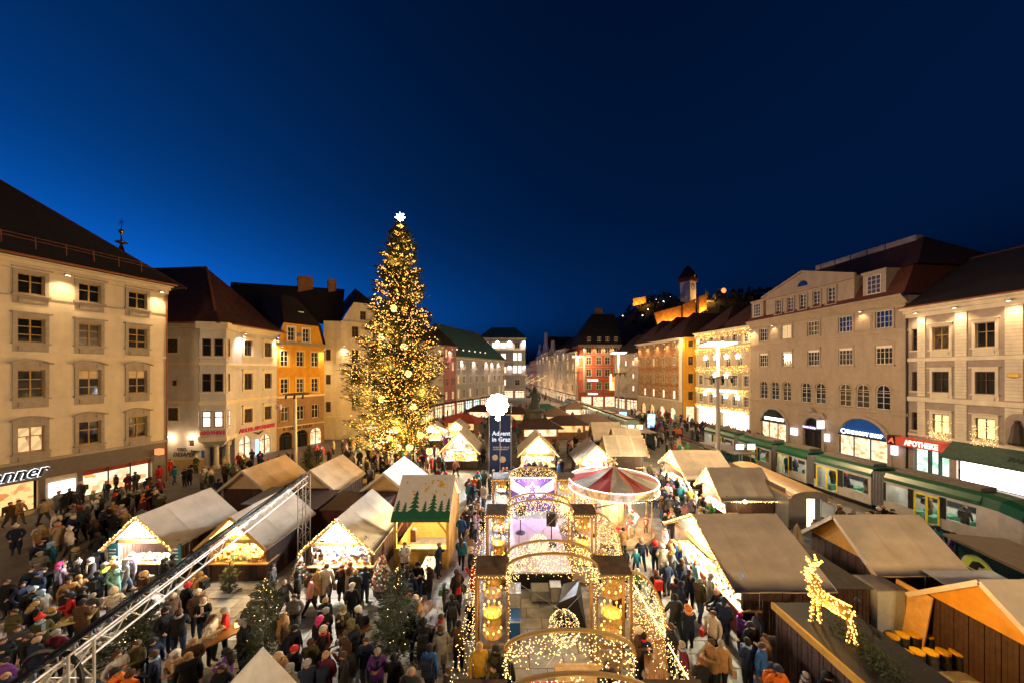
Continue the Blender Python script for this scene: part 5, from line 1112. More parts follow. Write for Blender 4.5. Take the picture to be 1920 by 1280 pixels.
for k, (x, y, l) in enumerate(((-16.6,46,'small bright hut behind the tree trunk, left one'),(-11.2,47.5,'small bright hut behind the tree trunk, right one'),(-8.2,50,'bright hut between the tree and the long house'))):
    h = hut(l, x, y, 3.6, 3, 3.4, 2.0, light=2052, lcol=(1,.85,.6), lights=40)
# -- right row, counters towards the aisle on the left
r1 = hut('glowing hut with a plain canvas roof, farthest of the right-hand row', 14.4, 29.9, 5.2, 3.5, 3.7, 1.95, rz=R(-90), light=1825, lcol=(1,.85,.5), lights=140); goods('market_goods','food on the counter of the farthest right-hand hut','goods',r1,4,.0,.6,1.08,1,90)
r2 = hut('glowing hut with a bright corner lamp, second of the right-hand row', 14.4, 24.4, 3.4, 3.2, 3.7, 1.95, rz=R(-90), light=2052, lcol=(1,.9,.65), lights=70); goods('market_goods','food on the counter of the second right-hand hut','goods',r2,2.6,.0,.6,1.08,1,70)
b = MB(); b.ball((1.85,1.0,1.95),.12,8,6); o = b.build('corner_lamp', bulb_white, r2); lamp('POINT',(1.95,1.0,1.9),140,(1,.75,.4),o,.1)
b = MB(); bulbs_line(b,[(1.72,.2,1.88),(1.72,3.3,1.88)],40); b.build('fairy_lights', bulb, r2, kind='stuff')
r3 = hut('large sausage hut with a garlanded gable and red counter, nearest of the right-hand row', 9.15, 16.4, 6.2, 3.3, 3.7, 1.95, rz=R(-90), light=1825, lcol=(1,.88,.6), lights=150, npan=4)
garland(r3, [(-3.1,-.55,1.9),(0,-.55,3.66),(3.1,-.55,1.9)], 260, .13); b = MB(); b.box(-2.8,2.8,-.2,-.12,.15,1.0); b.build('counter_cloth', mat('cloth_red', (.35,.05,.03), .8), r3)
goods('market_goods','plates, tills and sausages on the long red counter','goods',r3,5,-.1,.6,1.07,1,80)
for q in range(4): b = MB(); b.box(-2.6+q*1.5,-1.9+q*1.5,.15,.2,2.0,2.3); b.build('menu_board', mat('menu_blue', (.15,.3,.6), .5, emit=(.2,.4,.8), es=.5), r3)
r4 = hut('closed hut with an amber plywood gable, upper of the two on the right', 15.8, 16.3, 3.9, 3.4, 3.7, 1.95, rz=R(-90), front='closed', gable=amber_ply, group='closed huts with amber gables')
r5 = hut('closed hut with an amber plywood gable, lower right edge', 15.8, 11.2, 4.1, 3.6, 3.7, 1.95, rz=R(-90), front='closed', gable=amber_ply, group='closed huts with amber gables')
# bottom-left canvas roof corner
hut('pale canvas hut roof rising at the bottom edge', -6.3, 5.2, 3.0, 3.2, 3.55, 1.95, front='closed', roofm=mat('canvas_white', (.6,.56,.5), .85), gable=mat('canvas_white'), group='huts seen from behind')
# added pole lamps whose amber spots brighten the closed gables; true source unknown
for k, (x, y, z, p, l, h0) in enumerate(((12.35,17.3,2.75,700,'upper',0),(11.75,11.6,2.75,800,'lower',0))):
    root = empty('added_yard_lamp', (x,y,0), 0, '%s added shaded amber lamp on a pole in the dark yard' % l, 'lamp', 'added amber lamps of the yard')
    b = MB(); b.tube([(0,0,0),(0,0,z)],.025,6); b.build('pole', black_metal, root); b = MB(); b.lathe([(.03,.12),(.11,0),(.1,0),(.02,.1)],8,(.0,0,z)); b.build('lamp_shade', black_metal, root); lamp('SPOT',(.1,0,z),p,(1,.5,.1),root,.08,(1,-.05,-.03),100,.5)
# yard with kegs, panels, annex
shed('storage annex with a weathered plank roof behind the sausage hut', 12.7, 14.2, 13.6, 17.6, 1.9, board_dark, mat('weathered_planks', (.05,.042,.036), .8, var=.3))
root = empty('storage_box', (14.9,13.9,0), 0, 'pale grey storage box in the dark yard', 'box'); b = MB(); b.box(-.55,.55,-.5,.5,.05,1.9); b.build('body', mat('box_grey', (.3,.33,.36), .5), root); b = MB(); b.box(-.58,.58,-.53,.53,1.9,1.95); b.build('lid', grey_metal, root)
kb = MB(); kb.lathe([(.01,0),(.19,0),(.2,.05),(.2,.25),(.215,.28),(.2,.31),(.2,.5),(.19,.55)],10); kegm = kb.mesh('body', mat('keg_black', (.03,.03,.03), .4), True); kt = MB(); kt.lathe([(.195,.5),(.2,.58),(.13,.6),(.01,.59)],10); ktm = kt.mesh('band', mat('keg_yellow', (.75,.42,.02), .5))
n = 0
for i in range(6):
    for j in range(2):
        root = empty('beer_keg', (13.9+i*.45+j*.1, 12.9-j*.75+random.uniform(-.05,.05), 0), 0, 'black keg with a yellow rim, %s in the %s row of the yard' % (('first','second','third','fourth','fifth','sixth')[i], ('back','front')[j]), 'keg', 'kegs in the yard')
        link('body', kegm, root); link('band', ktm, root)
root = empty('plywood_panel', (15.6,13.3,0), R(-90), 'bare plywood panel leaning between the two amber-gabled huts', 'panel'); b = MB(); b.add([(-.6,-.35,0),(.6,-.35,0),(.6,-.3,0),(-.6,-.3,0),(-.6,.05,2.1),(.6,.05,2.1),(.6,.1,2.1),(-.6,.1,2.1)],[(3,2,1,0),(4,5,6,7),(0,1,5,4),(1,2,6,5),(2,3,7,6),(3,0,4,7)]); b.build('sheet', board_pine, root); b = MB(); b.bar((-.5,.1,1.9),(-.5,.6,0),.05); b.build('prop', board_dark, root)
root = empty('plastic_canopy', (18.6,13.6,0), 0, 'pale plastic sheet stretched between the amber-gabled huts', 'canopy'); b = MB(); b.sheet((-1.4,-.55,1.98),(1.5,-.55,1.98),(1.5,.7,2.2),(-1.4,.7,2.2),.02); b.build('sheet', mat('plastic_white', (.5,.55,.62), .3), root); b = MB(); [b.tube([(sx,yy,0),(sx,yy,2.0)],.02) for sx in (-1.35,1.45) for yy in (-.5,.65)]; b.build('legs', steel, root)
root = empty('closed_parasol', (14.7,17.6,0), 0, 'folded beige parasol standing against the upper amber-gabled hut', 'parasol'); b = MB(); b.tube([(0,0,0),(0,0,2.7)],.025); b.build('pole', board_pine, root); b = MB(); P = []
for q, (r, z) in enumerate(((.02,2.65),(.1,2.5),(.2,1.9),(.32,1.2),(.36,.9))): P += [(r*(1+.25*(k % 2))*math.cos(k*math.pi/8), r*(1+.25*(k % 2))*math.sin(k*math.pi/8), z) for k in range(16)]
b.add(P,[(q*16+k,q*16+(k+1)%16,(q+1)*16+(k+1)%16,(q+1)*16+k) for q in range(4) for k in range(16)]); b.build('canopy', mat('parasol_beige', (.35,.28,.18), .9), root)
root = empty('drinks_bin', (13.6,9.0,0), R(-18), 'dark blue bin with a rounded olive lid at the lower right edge', 'bin'); b = MB(); b.box(-.6,.6,-1.3,1.3,0,.9); b.build('body', mat('bin_navy', (.01,.02,.08), .5), root); b = MB(); P = [(.62*math.cos(math.pi*q/8),.9+.3*math.sin(math.pi*q/8)) for q in range(9)]; b.prism(P, -1.32, 1.32); b.build('lid', mat('lid_olive', (.2,.15,.05), .6), root)
# long shed with the light deer
root = empty('long_dark_shed', (10.4,9.6,0), 0, 'long dark boarded shed with an amber fascia and black roof, lower right', 'shed')
b = MB(); boards_y(b,-2.7,2.4,.02,2.25,-1.1); boards_x(b,-1.1,1.1,.02,2.25,2.4); boards_y(b,-2.7,2.4,.02,2.25,1.1); b.build('wall', board_dark, root, kind='stuff')
b = MB(); b.box(-1.12,1.2,-2.8,2.5,2.28,2.34); b.build('roof', mat('roof_felt', (.012,.012,.014), .6, var=.3), root)
b = MB(); b.box(-1.22,-1.13,-2.8,2.5,2.14,2.36); b.build('fascia', mat('fascia_amber', (.5,.28,.04), .6), root)
for q, (y, z, h) in enumerate(((-.6,1.75,.35),(-.7,1.05,.6),(-1.9,1.75,.35))): b = MB(); b.box(-1.17,-1.14,y-.45,y+.35,z-h/2,z+h/2); b.build('notice', white_paint, root)
deer = empty('light_deer', (9.95,10.7,2.34), R(-72), 'standing deer figure covered in warm fairy lights on the shed roof', 'light figure')
dp = [((-.55,0,.0),(-.5,0,.55),(-.42,0,.95)),((-.35,.16,0),(-.40,.14,.5),(-.4,.1,.95)),((.5,0,.0),(.55,0,.5),(.45,0,.95)),((.65,.16,0),(.58,.14,.5),(.45,.1,.95))]
body = [(.5,.05,1.0),(.2,.05,1.0),(-.15,.05,1.02),(-.42,.05,1.1),(-.52,.05,1.45),(-.56,.05,1.72)]
b = MB(); bl = MB()
def dtube(pts, r, n):
    b.tube(pts, r, 5)
    L = [Vector(p) for p in pts]
    for k in range(n):
        t = random.random()*(len(L)-1); i = min(int(t), len(L)-2); p = L[i].lerp(L[i+1], t-i); rr = (r[i] if isinstance(r, list) else r)+.025
        a = random.uniform(0,6.28); bl.octa((p.x+random.uniform(-.5,.5)*rr, p.y+rr*math.cos(a), p.z+rr*math.sin(a)), .026)
for l in dp: dtube(l, .05, 60)
dtube(body, [.2,.18,.2,.24,.14,.11], 420); dtube([(-.56,.05,1.72),(-.78,.05,1.66)], [.1,.05], 50); dtube([(.5,.05,1.05),(.68,.05,1.1)], .03, 16)
for sy in (-1,1): dtube([(-.55,.05+sy*.05,1.78),(-.48,.05+sy*.16,2.05),(-.6,.05+sy*.22,2.28)], .018, 34); dtube([(-.5,.05+sy*.14,2.0),(-.34,.05+sy*.2,2.2)], .015, 16)
b.build('frame', mat('wire_gold', (.3,.18,.04), .5), deer); bl.build('fairy_lights', bulb_gold, deer, kind='stuff')
lamp('POINT', (0,-.3,.9), 22, (1,.6,.15), deer, .2); deer.scale = (.92,.92,.92)
o = garland(None, [(10.0,8.9,2.44),(10.5,10.9,2.44)], 2600, .45, fir, 'fir_branches'); tag(o, 'cut fir branches lying round the light deer', 'branches', None, 'stuff')
# dark glass shelter with emblem
sh = empty('glass_shelter', (21.6,16.6,0), math.atan2(-2.8,-.7), 'dark green glass shelter with a round green emblem, right edge', 'shelter')
b = MB(); b.box(0,4.5,-.02,.02,.1,2.35); b.build('pane', mat('dark_green_glass', (.01,.05,.05), .08, spec=.8), sh); b = MB(); b.box(-.05,.05,-.05,1.8,.0,2.4); b.build('end_pane', mat('dark_green_glass'), sh)
b = MB(); b.box(-.3,5,-.3,2.1,2.4,2.52); b.build('roof', mat('shelter_roof', (.16,.13,.1), .6), sh)
def emb(b, P, e): b.add([(x,e,z) for x,z in P],[tuple(range(len(P)))])
for P, m, e in (([(1.0+.72*math.cos(math.pi*q/10)*1.05-.0,1.35+.72*math.sin(math.pi*q/10)) for q in range(11)],white_paint,.03),([(1.0+.66*math.cos(math.pi*q/10),1.37+.64*math.sin(math.pi*q/10)) for q in range(11)],mat('emblem_lime',(.45,.5,.04),.5,emit=(.45,.5,.04),es=.25),.035),([(.2,1.1),(1.85,1.1),(1.85,1.38),(.2,1.38)],white_paint,.04),([(.25,1.14),(1.8,1.14),(1.8,1.34),(.25,1.34)],black_metal,.045),([(.62,1.4),(1.0,1.42),(1.35,1.75),(1.1,1.85),(.8,1.75)],black_metal,.05),([(1.0,1.38),(1.45,1.4),(1.3,1.62),(1.1,1.62)],white_paint,.055)):
    b = MB(); b.add([(x,-e,z) for x,z in P],[tuple(range(len(P)))]); b.build('emblem', m, sh)
text('ALTSTADTBAHN', .16, white_paint, sh, (1.02,-.05,1.24), TX, .003, .003, 'lettering', 0, 1.3)
# ================================================================== conifers
def conifer(name, label, loc, H, prof, nb, leafs, lsize, bulbs, br, group=None, trunk_r=.2, seed=1, bm=None, cat='tree', skew=None):
    rnd = random.Random(seed); root = empty(name, loc, 0, label, cat, group)
    b = MB(); b.tube([(0,0,0),(0,0,H*.5),(0,0,H*.97)], [trunk_r, trunk_r*.6, .03], 8); b.build('trunk', mat('fir_bark', (.09,.05,.03), .9), root)
    def rad(t):
        for (t0,r0),(t1,r1) in zip(prof, prof[1:]):
            if t0 <= t <= t1: return r0+(r1-r0)*(t-t0)/(t1-t0)
        return prof[-1][1]
    br_b = MB(); V = []; Fc = []; lb = MB(); tips = []
    for k in range(nb):
        t = prof[0][0]+(1-prof[0][0])*((k+.5)/nb)**.85; t = t if nb < 200 else min(.995, (math.floor(t*30)+.5)/30+rnd.uniform(-.007,.007)); a = k*2.39996+rnd.uniform(-.4,.4); L = rad(t)*rnd.choice((.62,.82,.95,1.05,1.18)); z = H*t
        if skew and t < skew[1] and abs(((a-skew[0]+math.pi) % (2*math.pi))-math.pi) < .6: L *= 1.14
        droop = -.18 if t < .5 else .05; up = .22
        p0 = Vector((0,0,z)); p1 = Vector((math.cos(a)*L*.55, math.sin(a)*L*.55, z+L*droop)); p2 = Vector((math.cos(a)*L, math.sin(a)*L, z+L*(droop*.6+up)))
        br_b.tube([p0,p1,p2], [max(.012,L*.014),max(.008,L*.01),.006], 4, caps=False); tips.append((p0,p1,p2,L))
        m = max(4, int(leafs*L))
        for _ in range(m):
            u = rnd.random()**.7; c = (p0.lerp(p1,u*2) if u < .5 else p1.lerp(p2,u*2-1)); sp = L*.17*(1.15-u)+lsize*.3
            c = c+Vector((rnd.gauss(0,sp),rnd.gauss(0,sp),rnd.gauss(0,sp*.5)-.03)); d = Vector((math.cos(a),math.sin(a),.25))*lsize*rnd.uniform(.6,1.2)+Vector((rnd.uniform(-1,1),rnd.uniform(-1,1),rnd.uniform(-.5,.7)))*lsize*.6
            e = Vector((-math.sin(a),math.cos(a),rnd.uniform(-.4,.4)))*lsize*.22; o = len(V); V += [c-e*.5,c+d*.5-e,c+d,c+d*.5+e]; Fc.append((o,o+1,o+2,o+3))
    me = bpy.data.meshes.new('crown'); me.from_pydata([tuple(v) for v in V], [], Fc); me.materials.append(fir); me.update(); link('crown', me, root)
    br_b.build('branches', mat('fir_bark'), root)
    for _ in range(bulbs):
        p0,p1,p2,L = tips[int(rnd.random()*len(tips))]
        u = rnd.random()**.55; c = p0.lerp(p1,u*2) if u < .5 else p1.lerp(p2,u*2-1)
        lb.octa((c.x+rnd.gauss(0,L*.06), c.y+rnd.gauss(0,L*.06), c.z+rnd.gauss(0,L*.05)), br*rnd.uniform(.7,1.25))
    if bulbs: lb.build('fairy_lights', bm or bulb_gold, root, kind='stuff')
    return root
TX_, TY_ = -13.5, 41.2
bigtree = conifer('christmas_tree', 'towering Christmas tree wrapped in golden lights with a white star on top', (TX_,TY_,0), 28.6, [(.055,3.9),(.12,4.2),(.22,4.4),(.36,4.6),(.47,3.7),(.55,3.2),(.7,2.5),(.85,1.7),(.95,.75),(1,.15)], 300, 56, .46, 11500, .047, trunk_r=.42, seed=5, skew=(math.pi*1.05,.56))
b = MB(); P = star2d(.62,.3,8)
b.prism([(x,z+29.1) for x,z in P][::-1], -.1, .1); b.tube([(0,0,28.2),(0,0,28.8)],.04); b.build('star', emat('star_white', (.9,.95,1), 14, 'NONE'), bigtree)
lamp('POINT',(0,-.4,29.1),120,(.85,.92,1),bigtree,.3)
for k, (x, y) in enumerate(((757,650),(716,748),(775,762),(743,805),(788,815),(730,822),(805,845),(710,835),(747,838),(768,838),(738,578),(765,700))):
    Y = TY_-2.6; P = ((x-CX)/F_*Y-TX_, Y-TY_, CAMZ-(y-HZ)/F_*Y); b = MB()
    for q in range(70): u = random.uniform(-1,1); a = random.uniform(0,6.28); r = .36; b.octa((P[0]+r*math.sqrt(1-u*u)*math.cos(a),P[1]+r*math.sqrt(1-u*u)*math.sin(a),P[2]+r*u),.035)
    b.ball(P,.3,8,6,1); b.build('light_ball', [bulb, mat('straw_ball', (.7,.45,.12), .7, emit=(1,.55,.12), es=1.0)], bigtree)
for z, r, p in ((3.0,3.4,520),(5,3.6,420),(8,3.6,360),(11,3.4,240),(15,2.2,130),(19,1.6,90),(23,1.0,60),(26,.6,35)):
    for q in range(3 if z < 14 else 2): a = q*2.1+z; lamp('POINT',(r*math.cos(a),r*math.sin(a)-.6,z),p*5.5,(1,.5,.1),bigtree,.6)
for k, (x, y, h, w, nb, l) in enumerate(((-9.1,12.6,2.9,.95,60,'small fir with lights left of the beer tables, behind the pale canvas roof'),(-4.2,12.5,3.35,.95,70,'tall slim fir with lights at the centre of the beer tables'),(-14.0,12.6,2.3,1.15,56,'wide low fir with lights under the steel truss'),(-20.2,34,3.2,1.3,50,'unlit fir beside the grey lamp mast'),(-13.4,16.2,1.5,.4,26,'thin young fir beside the bakery hut'))):
    conifer('fir_tree', l, (x,y,0), h, [(.08,w),(.3,w*.85),(.6,w*.55),(.85,w*.25),(1,.03)], int(nb*1.4), 150, .12, 60 if k < 3 else 0, .016, 'small fir trees among the huts', .05, 20+k, bulb)
# ornament fir by the ornament hut
ot = conifer('ornament_tree', 'little fir hung with red and white ornaments at the right corner of the ornament hut', (-6.15,16.2,.35), 1.5, [(.05,.5),(.5,.35),(1,.05)], 40, 50, .12, 0, .02, None, .03, 44)
b = MB()
for q in range(130): t = random.random(); a = random.uniform(0,6.28); r = .5*(1-t)+.05; b.ball((r*math.cos(a),r*math.sin(a),.1+t*1.35),.045,6,4,q % 3)
b.build('baubles', [goods_m[1],goods_m[5],goods_m[7]], ot, kind='stuff'); b = MB(); b.lathe([(.01,-.35),(.4,-.35),(.45,0),(.01,0)],10); b.build('tub', board_dark, ot)
ot2 = conifer('ornament_tree', 'little fir hung with pink ornaments at the left corner of the ornament hut', (-10.2,16.4,.2), 1.5, [(.05,.4),(.5,.3),(1,.05)], 36, 50, .12, 0, .02, None, .03, 45)
b = MB()
for q in range(110): t = random.random(); a = random.uniform(0,6.28); r = .42*(1-t)+.05; b.ball((r*math.cos(a),r*math.sin(a),.1+t*1.35),.045,6,4,q % 3)
b.build('baubles', [goods_m[1],goods_m[5],goods_m[0]], ot2, kind='stuff')
# ================================================================== light avenue: towers, arches, globes
oak = mat('oak_beam', (.30,.17,.06), .6, var=.2, scale=4.); oak_d = mat('oak_dark', (.17,.12,.08), .18, var=.2, scale=4.)
straw = mat('straw_fan', (.62,.38,.08), .6, var=.3, scale=9.)
def candle_tower(x0, x1, y, label, h=3.5, light=True):
    cx = (x0+x1)/2; hw = (x1-x0)/2; root = empty('candle_tower', (cx,y,0), 0, label, 'candle tower', 'wooden candle towers of the light avenue'); d = .42
    for sx in (-1,1):
        for sy in (-1,1): b = MB(); b.box(sx*hw-.045,sx*hw+.045,sy*d-.045,sy*d+.045,0,h); b.build('post', oak, root)
    b = MB(); b.sheet((-hw-.04,-d-.06,h),(hw+.04,-d-.06,h),(hw+.04,d+.04,h+.16),(-hw-.04,d+.04,h+.16),.04); b.build('roof', oak_d, root)
    for bx in ((-d-.03,-d+.05,h-.2,h-.02),(-d-.03,-d+.05,.9,1.02),(-d-.02,d,.0,.12)): b = MB(); b.box(-hw,hw,*bx); b.build('rail', oak, root)
    for k, z in enumerate((1.15,1.9,2.6)):
        b = MB(); b.lathe([(.02,0),(hw*.62,0),(hw*.62,.03),(.02,.03)],12,(0,-.1,z)); n = 9
        for q in range(n): a = 2*math.pi*q/n; b.tube([(hw*.56*math.cos(a),-.1+hw*.56*math.sin(a),z+.03),(hw*.56*math.cos(a),-.1+hw*.56*math.sin(a),z+.16)],.018,5)
        b.build('candle_ring', straw, root)
        b = MB()
        for q in range(n): a = 2*math.pi*q/n; p = (hw*.56*math.cos(a),-.1+hw*.56*math.sin(a),z+.22); b.octa(p,.042); b.octa((p[0],p[1],p[2]+.04),.028)
        b.build('candle_flames', bulb_gold, root, kind='stuff')
        if k != 1:
            b = MB(); n = 14
            for q in range(n): a0, a1 = 2*math.pi*q/n, 2*math.pi*(q+.75)/n; r = hw*.6; b.add([(0,-.16,z+.5),(r*math.cos(a0),-.2,z+.5+r*.8*math.sin(a0)),(r*math.cos(a1),-.14,z+.5+r*.8*math.sin(a1))],[(0,1,2)])
            b.build('straw_fan', straw, root)
    b = MB(); bulbs_line(b,[(-hw,-d-.05,h-.1),(hw,-d-.05,h-.1)],26,.012); bulbs_line(b,[(-hw-.08,-d-.08,.2),(-hw-.08,-d-.08,h)],60,.012); bulbs_line(b,[(hw+.05,-d-.08,.2),(hw+.05,-d-.08,h)],40,.012); b.build('fairy_lights', bulb, root, kind='stuff')
    if light: lamp('POINT',(0,-.3,2.25),42,(1,.6,.18),root,.25)
    return root
rows_y = ((7.15,'front'),(12.3,'second'),(17.3,'third'),(22.9,'rear'))
for y, nm in rows_y:
    candle_tower(-1.25,-.15,y,'left candle tower in the %s pair of the light avenue' % nm); candle_tower(2.95,4.15,y,'right candle tower in the %s pair of the light avenue' % nm)
gold_rail = mat('arch_rail', (.38,.24,.07), .5, .2)
def light_arch(xa, xb, y, zs, rise, label, nb, drop, half=False, group='arches of the light avenue', x2=None):
    root = empty('light_arch', ((xa+xb)/2,y,0), 0, label, 'light arch', group); hw = (xb-xa)/2; n = 16
    if not half: pts = [(-hw*math.cos(math.pi*q/n), 0, zs+rise*math.sin(math.pi*q/n)**.8) for q in range(n+1)]
    else: pts = [(-hw+2*hw*math.sin(math.pi/2*q/n), 0, zs-rise*(1-math.cos(math.pi/2*q/n))) for q in range(n+1)]
    b = MB(); b.tube(pts,.05,6); b.build('rail', gold_rail, root); b = MB(); wires = MB()
    m = int(nb/9)
    for q in range(m):
        t = (q+.5)/m*n; i = min(int(t), n-1); p = Vector(pts[i]).lerp(Vector(pts[i+1]), t-i)
        L = (drop*(.5+.5*random.random())) if not half else (p.z-.9)*random.uniform(.6,1.)
        k = 9 if not half else 10
        for s in range(k): b.octa((p.x+random.gauss(0,.03), random.gauss(0,.06), p.z-.05-L*random.random()), .0125*random.uniform(.8,1.3))
        wires.add([(p.x-.003,0,p.z),(p.x+.003,0,p.z),(p.x+.003,0,p.z-L),(p.x-.003,0,p.z-L)],[(0,1,2,3)])
    b.build('light_net', bulb, root, kind='stuff'); wires.build('wires', mat('wire_clear', (.2,.2,.18), .4), root, kind='stuff')
    lamp('POINT', (0,-.1,zs-.1 if not half else 2.2), 26, (1,.7,.3), root, .5)
    return root
for y, l, nb, dr in ((7.1,'nearest',300,.5),(8.3,'second nearest',420,.9),(11.8,'third nearest',460,.9),(12.7,'fourth nearest',460,.8),(16.8,'fifth nearest',520,.9),(17.7,'sixth nearest',520,.8),(22.6,'rearmost',620,.9)):
    light_arch(-.2,2.98,y,3.62,.62,'%s wooden arch hung with a net of lights over the avenue' % l, nb, dr)
for y, l in ((7.6,'nearest'),(12.0,'second'),(17.0,'third'),(22.6,'farthest')):
    light_arch(4.15,5.45,y,3.5,2.5,'%s quarter arch of lights leaning out from the right-hand towers' % l, 620, 1, True, 'quarter arches of the light avenue')
# side nets strung between the quarter arches and down the left side
for k, (x, ya, yb) in enumerate(((5.35,7.8,11.8),(5.35,12.2,16.8),(-1.45,8,17))):
    b = MB()
    for q in range(420):
        t = random.random(); zt = 1.35 if k < 2 else .3+3.2*random.random(); b.octa((x-(.0 if k == 2 else random.random()**2*.9), ya+(yb-ya)*t, (random.uniform(.9,1.5) if k < 2 else zt)), .0125)
    b.tube([(x,ya,1.2),(x,yb,1.2)],.02) if k < 2 else None
    o = b.build('light_net', bulb); tag(o, ('near net of lights along the right side of the avenue','far net of lights along the right side of the avenue','strings of lights along the left side of the avenue')[k], 'light net', 'side nets of the light avenue', 'stuff')
for k, (x, y, z, r, l) in enumerate(((1.7,11.1,2.2,.5,'large globe of fairy lights hanging on wires over the avenue'),(1.25,15.9,2.5,.42,'smaller globe of fairy lights hanging above the stage front'))):
    root = empty('light_globe', (x,y,z), 0, l, 'light globe', 'globes of lights'); b = MB()
    for q in range(380): u = random.uniform(-1,1); a = random.uniform(0,6.28); b.octa((r*math.sqrt(1-u*u)*math.cos(a),r*math.sqrt(1-u*u)*math.sin(a),r*u),.0115)
    b.build('fairy_lights', bulb, root, kind='stuff'); b = MB()
    for q in range(6): a = q*math.pi/6; b.tube([(r*math.cos(a)*math.sin(t*math.pi/8),r*math.sin(a)*math.sin(t*math.pi/8),r*math.cos(t*math.pi/8)) for t in range(17)],.006,4)
    b.build('wire_cage', steel, root); b = MB(); b.tube([(0,0,r),(1.2,.2,1.6)],.01,4); b.tube([(0,0,r),(-1.4,-.2,1.5)],.01,4); b.tube([(0,0,-r),(-1.6,-1.4,-1.2)],.008,4); b.build('guy_wires', steel, root); lamp('POINT',(0,0,0),45,(1,.72,.35),root,.3)
# stage
st_ = empty('stage', (1.4,19.5,0), 0, 'pale raised stage floor in the middle of the light avenue', 'stage')
for i in range(3):
    for j in range(6): b = MB(); b.box(-1.5+i,-.5+i-.01,-3.1+j,-2.1+j-.01,.82,.9); b.build('deck_panel', mat('stage_white', (.62,.58,.62), .6, var=.06), st_)
for x in (-1.45,0,1.45):
    for y in (-3.0,0,2.8): b = MB(); b.box(x-.04,x+.04,y-.04,y+.04,0,.82); b.build('leg', black_metal, st_)
b = MB(); b.box(-1.5,1.5,-3.12,-3.1,.1,.82); b.build('skirt', black_metal, st_)
bd = empty('stage_backdrop', (1.4,23.6,0), 0, 'stage back wall with white drapes and a lit star', 'backdrop'); b = MB(); b.box(-1.6,1.6,0,.1,.9,3.2); b.build('wall', mat('backdrop_violet', (.12,.08,.2), .8), bd)
for sx in (-1,1): b = MB(); b.add([(sx*1.6,-.15,3.3),(sx*.1,-.1,2.2),(sx*.4,-.12,1.9),(sx*1.6,-.15,2.5)],[(0,1,2,3)]); b.build('drape', mat('drape_white', (.8,.8,.85), .8), bd)
sb = MB(); P = star2d(.5,.2)
for (xa,za),(xb,zb) in zip(P, P[1:]+P[:1]): sb.bar((xa,-.2,za+2.5),(xb,-.2,zb+2.5),.05)
sb.build('star', emat('star_pink', (1,.75,.8), 6, 'NONE'), bd)
b = MB(); b.box(-1.5,1.5,-.25,-.2,3.25,3.3); b.build('light_bar', emat('bar_violet', (.75,.65,1), 7, 'NONE'), bd); lamp('POINT',(0,-.6,2.9),260,(.6,.4,1),bd,.2); lamp('POINT',(-1.9,-1.2,1.6),120,(.45,.25,1),bd,.2); lamp('POINT',(1.9,-1.2,1.6),120,(.45,.25,1),bd,.2)
for k, (x, y, l) in enumerate(((-.65,19.2,'left'),(3.3,19.6,'right'))):
    t = conifer('stage_fir', 'fir with violet-tinged lights at the %s side of the stage' % l, (x,y,.9), 1.9, [(.05,.5),(.5,.35),(1,.03)], 40, 50, .12, 160, .016, 'firs beside the stage', .03, 60+k, bulb)
    b = MB(); b.box(-.35,.35,-.35,.35,-.88,0); b.build('planter', oak, t)
def flight_case(x, y, w, d, h, m, label, rz=0.):
    r = empty('flight_case', (x,y,0), rz, label, 'case', 'equipment in front of the stage'); b = MB(); b.box(-w/2,w/2,-d/2,d/2,.1,h); b.build('body', m, r)
    b = MB(); [b.bar((sx*w/2,sy*d/2,.1),(sx*w/2,sy*d/2,h+.01),.04) for sx in (-1,1) for sy in (-1,1)]; [b.bar((-w/2,sy*d/2,z),(w/2,sy*d/2,z),.035) for sy in (-1,1) for z in (.1,h)]; b.build('edging', steel, r); b = MB(); [b.lathe([(.05,0),(.05,.1)],6,(sx*w*.4,sy*d*.4,0)) for sx in (-1,1) for sy in (-1,1)]; b.build('casters', black_metal, r)
blue = mat('case_blue', (.01,.1,.35), .5)
flight_case(.05,13.5,.55,.8,.9,blue,'blue flight case with steel edges left in the avenue'); flight_case(.1,14.7,.55,.7,1.2,mat('case_grey',(.3,.3,.3),.5),'grey flight case behind the blue one'); flight_case(1.3,15.8,.8,.6,.55,mat('case_grey'),'low grey case under the stage front'); flight_case(2.0,15.7,.5,.5,.75,mat('case_white',(.5,.48,.42),.5),'pale case beside the low grey one')
tp = empty('covered_equipment', (2.55,14.6,0), 0, 'heap of equipment under a black tarpaulin right of the avenue', 'tarpaulin'); b = MB(); b.add([(-.8,-.6,0),(.5,-.6,0),(.5,.5,0),(-.6,.6,0),(-.6,-.4,.9),(.1,-.5,1.3),(.4,.3,1.45),(-.3,.4,1.2)],[(4,5,6,7),(0,1,5,4),(1,2,6,5),(2,3,7,6),(3,0,4,7)]); b.build('cover', mat('tarp_black', (.015,.015,.018), .35), tp)
dk = empty('slatted_platform', (2.3,11.3,0), 0, 'yellow slatted wooden platform lit by the arch lights', 'platform')
for q in range(9): b = MB(); b.box(-.85,.85,-.55+q*.125,-.55+q*.125+.11,.36,.40); b.build('slat', board_pine, dk)
b = MB(); [b.box(x-.04,x+.04,-.55,.55,0,.36) for x in (-.8,0,.8)]; b.build('bearers', oak, dk)
bar_ = empty('red_barrier', (.9,10.6,0), 0, 'low barrier with a red rail across the avenue', 'barrier'); b = MB(); b.bar((-.45,0,.85),(.45,0,.85),.05); b.build('rail', mat('rail_red', (.6,.03,.03), .5), bar_); b = MB(); [b.bar((sx*.45,0,0),(sx*.45,0,.83),.05) for sx in (-1,1)]; b.build('post', black_metal, bar_)
cable_m = mat('cable_black', (.01,.01,.01), .5)
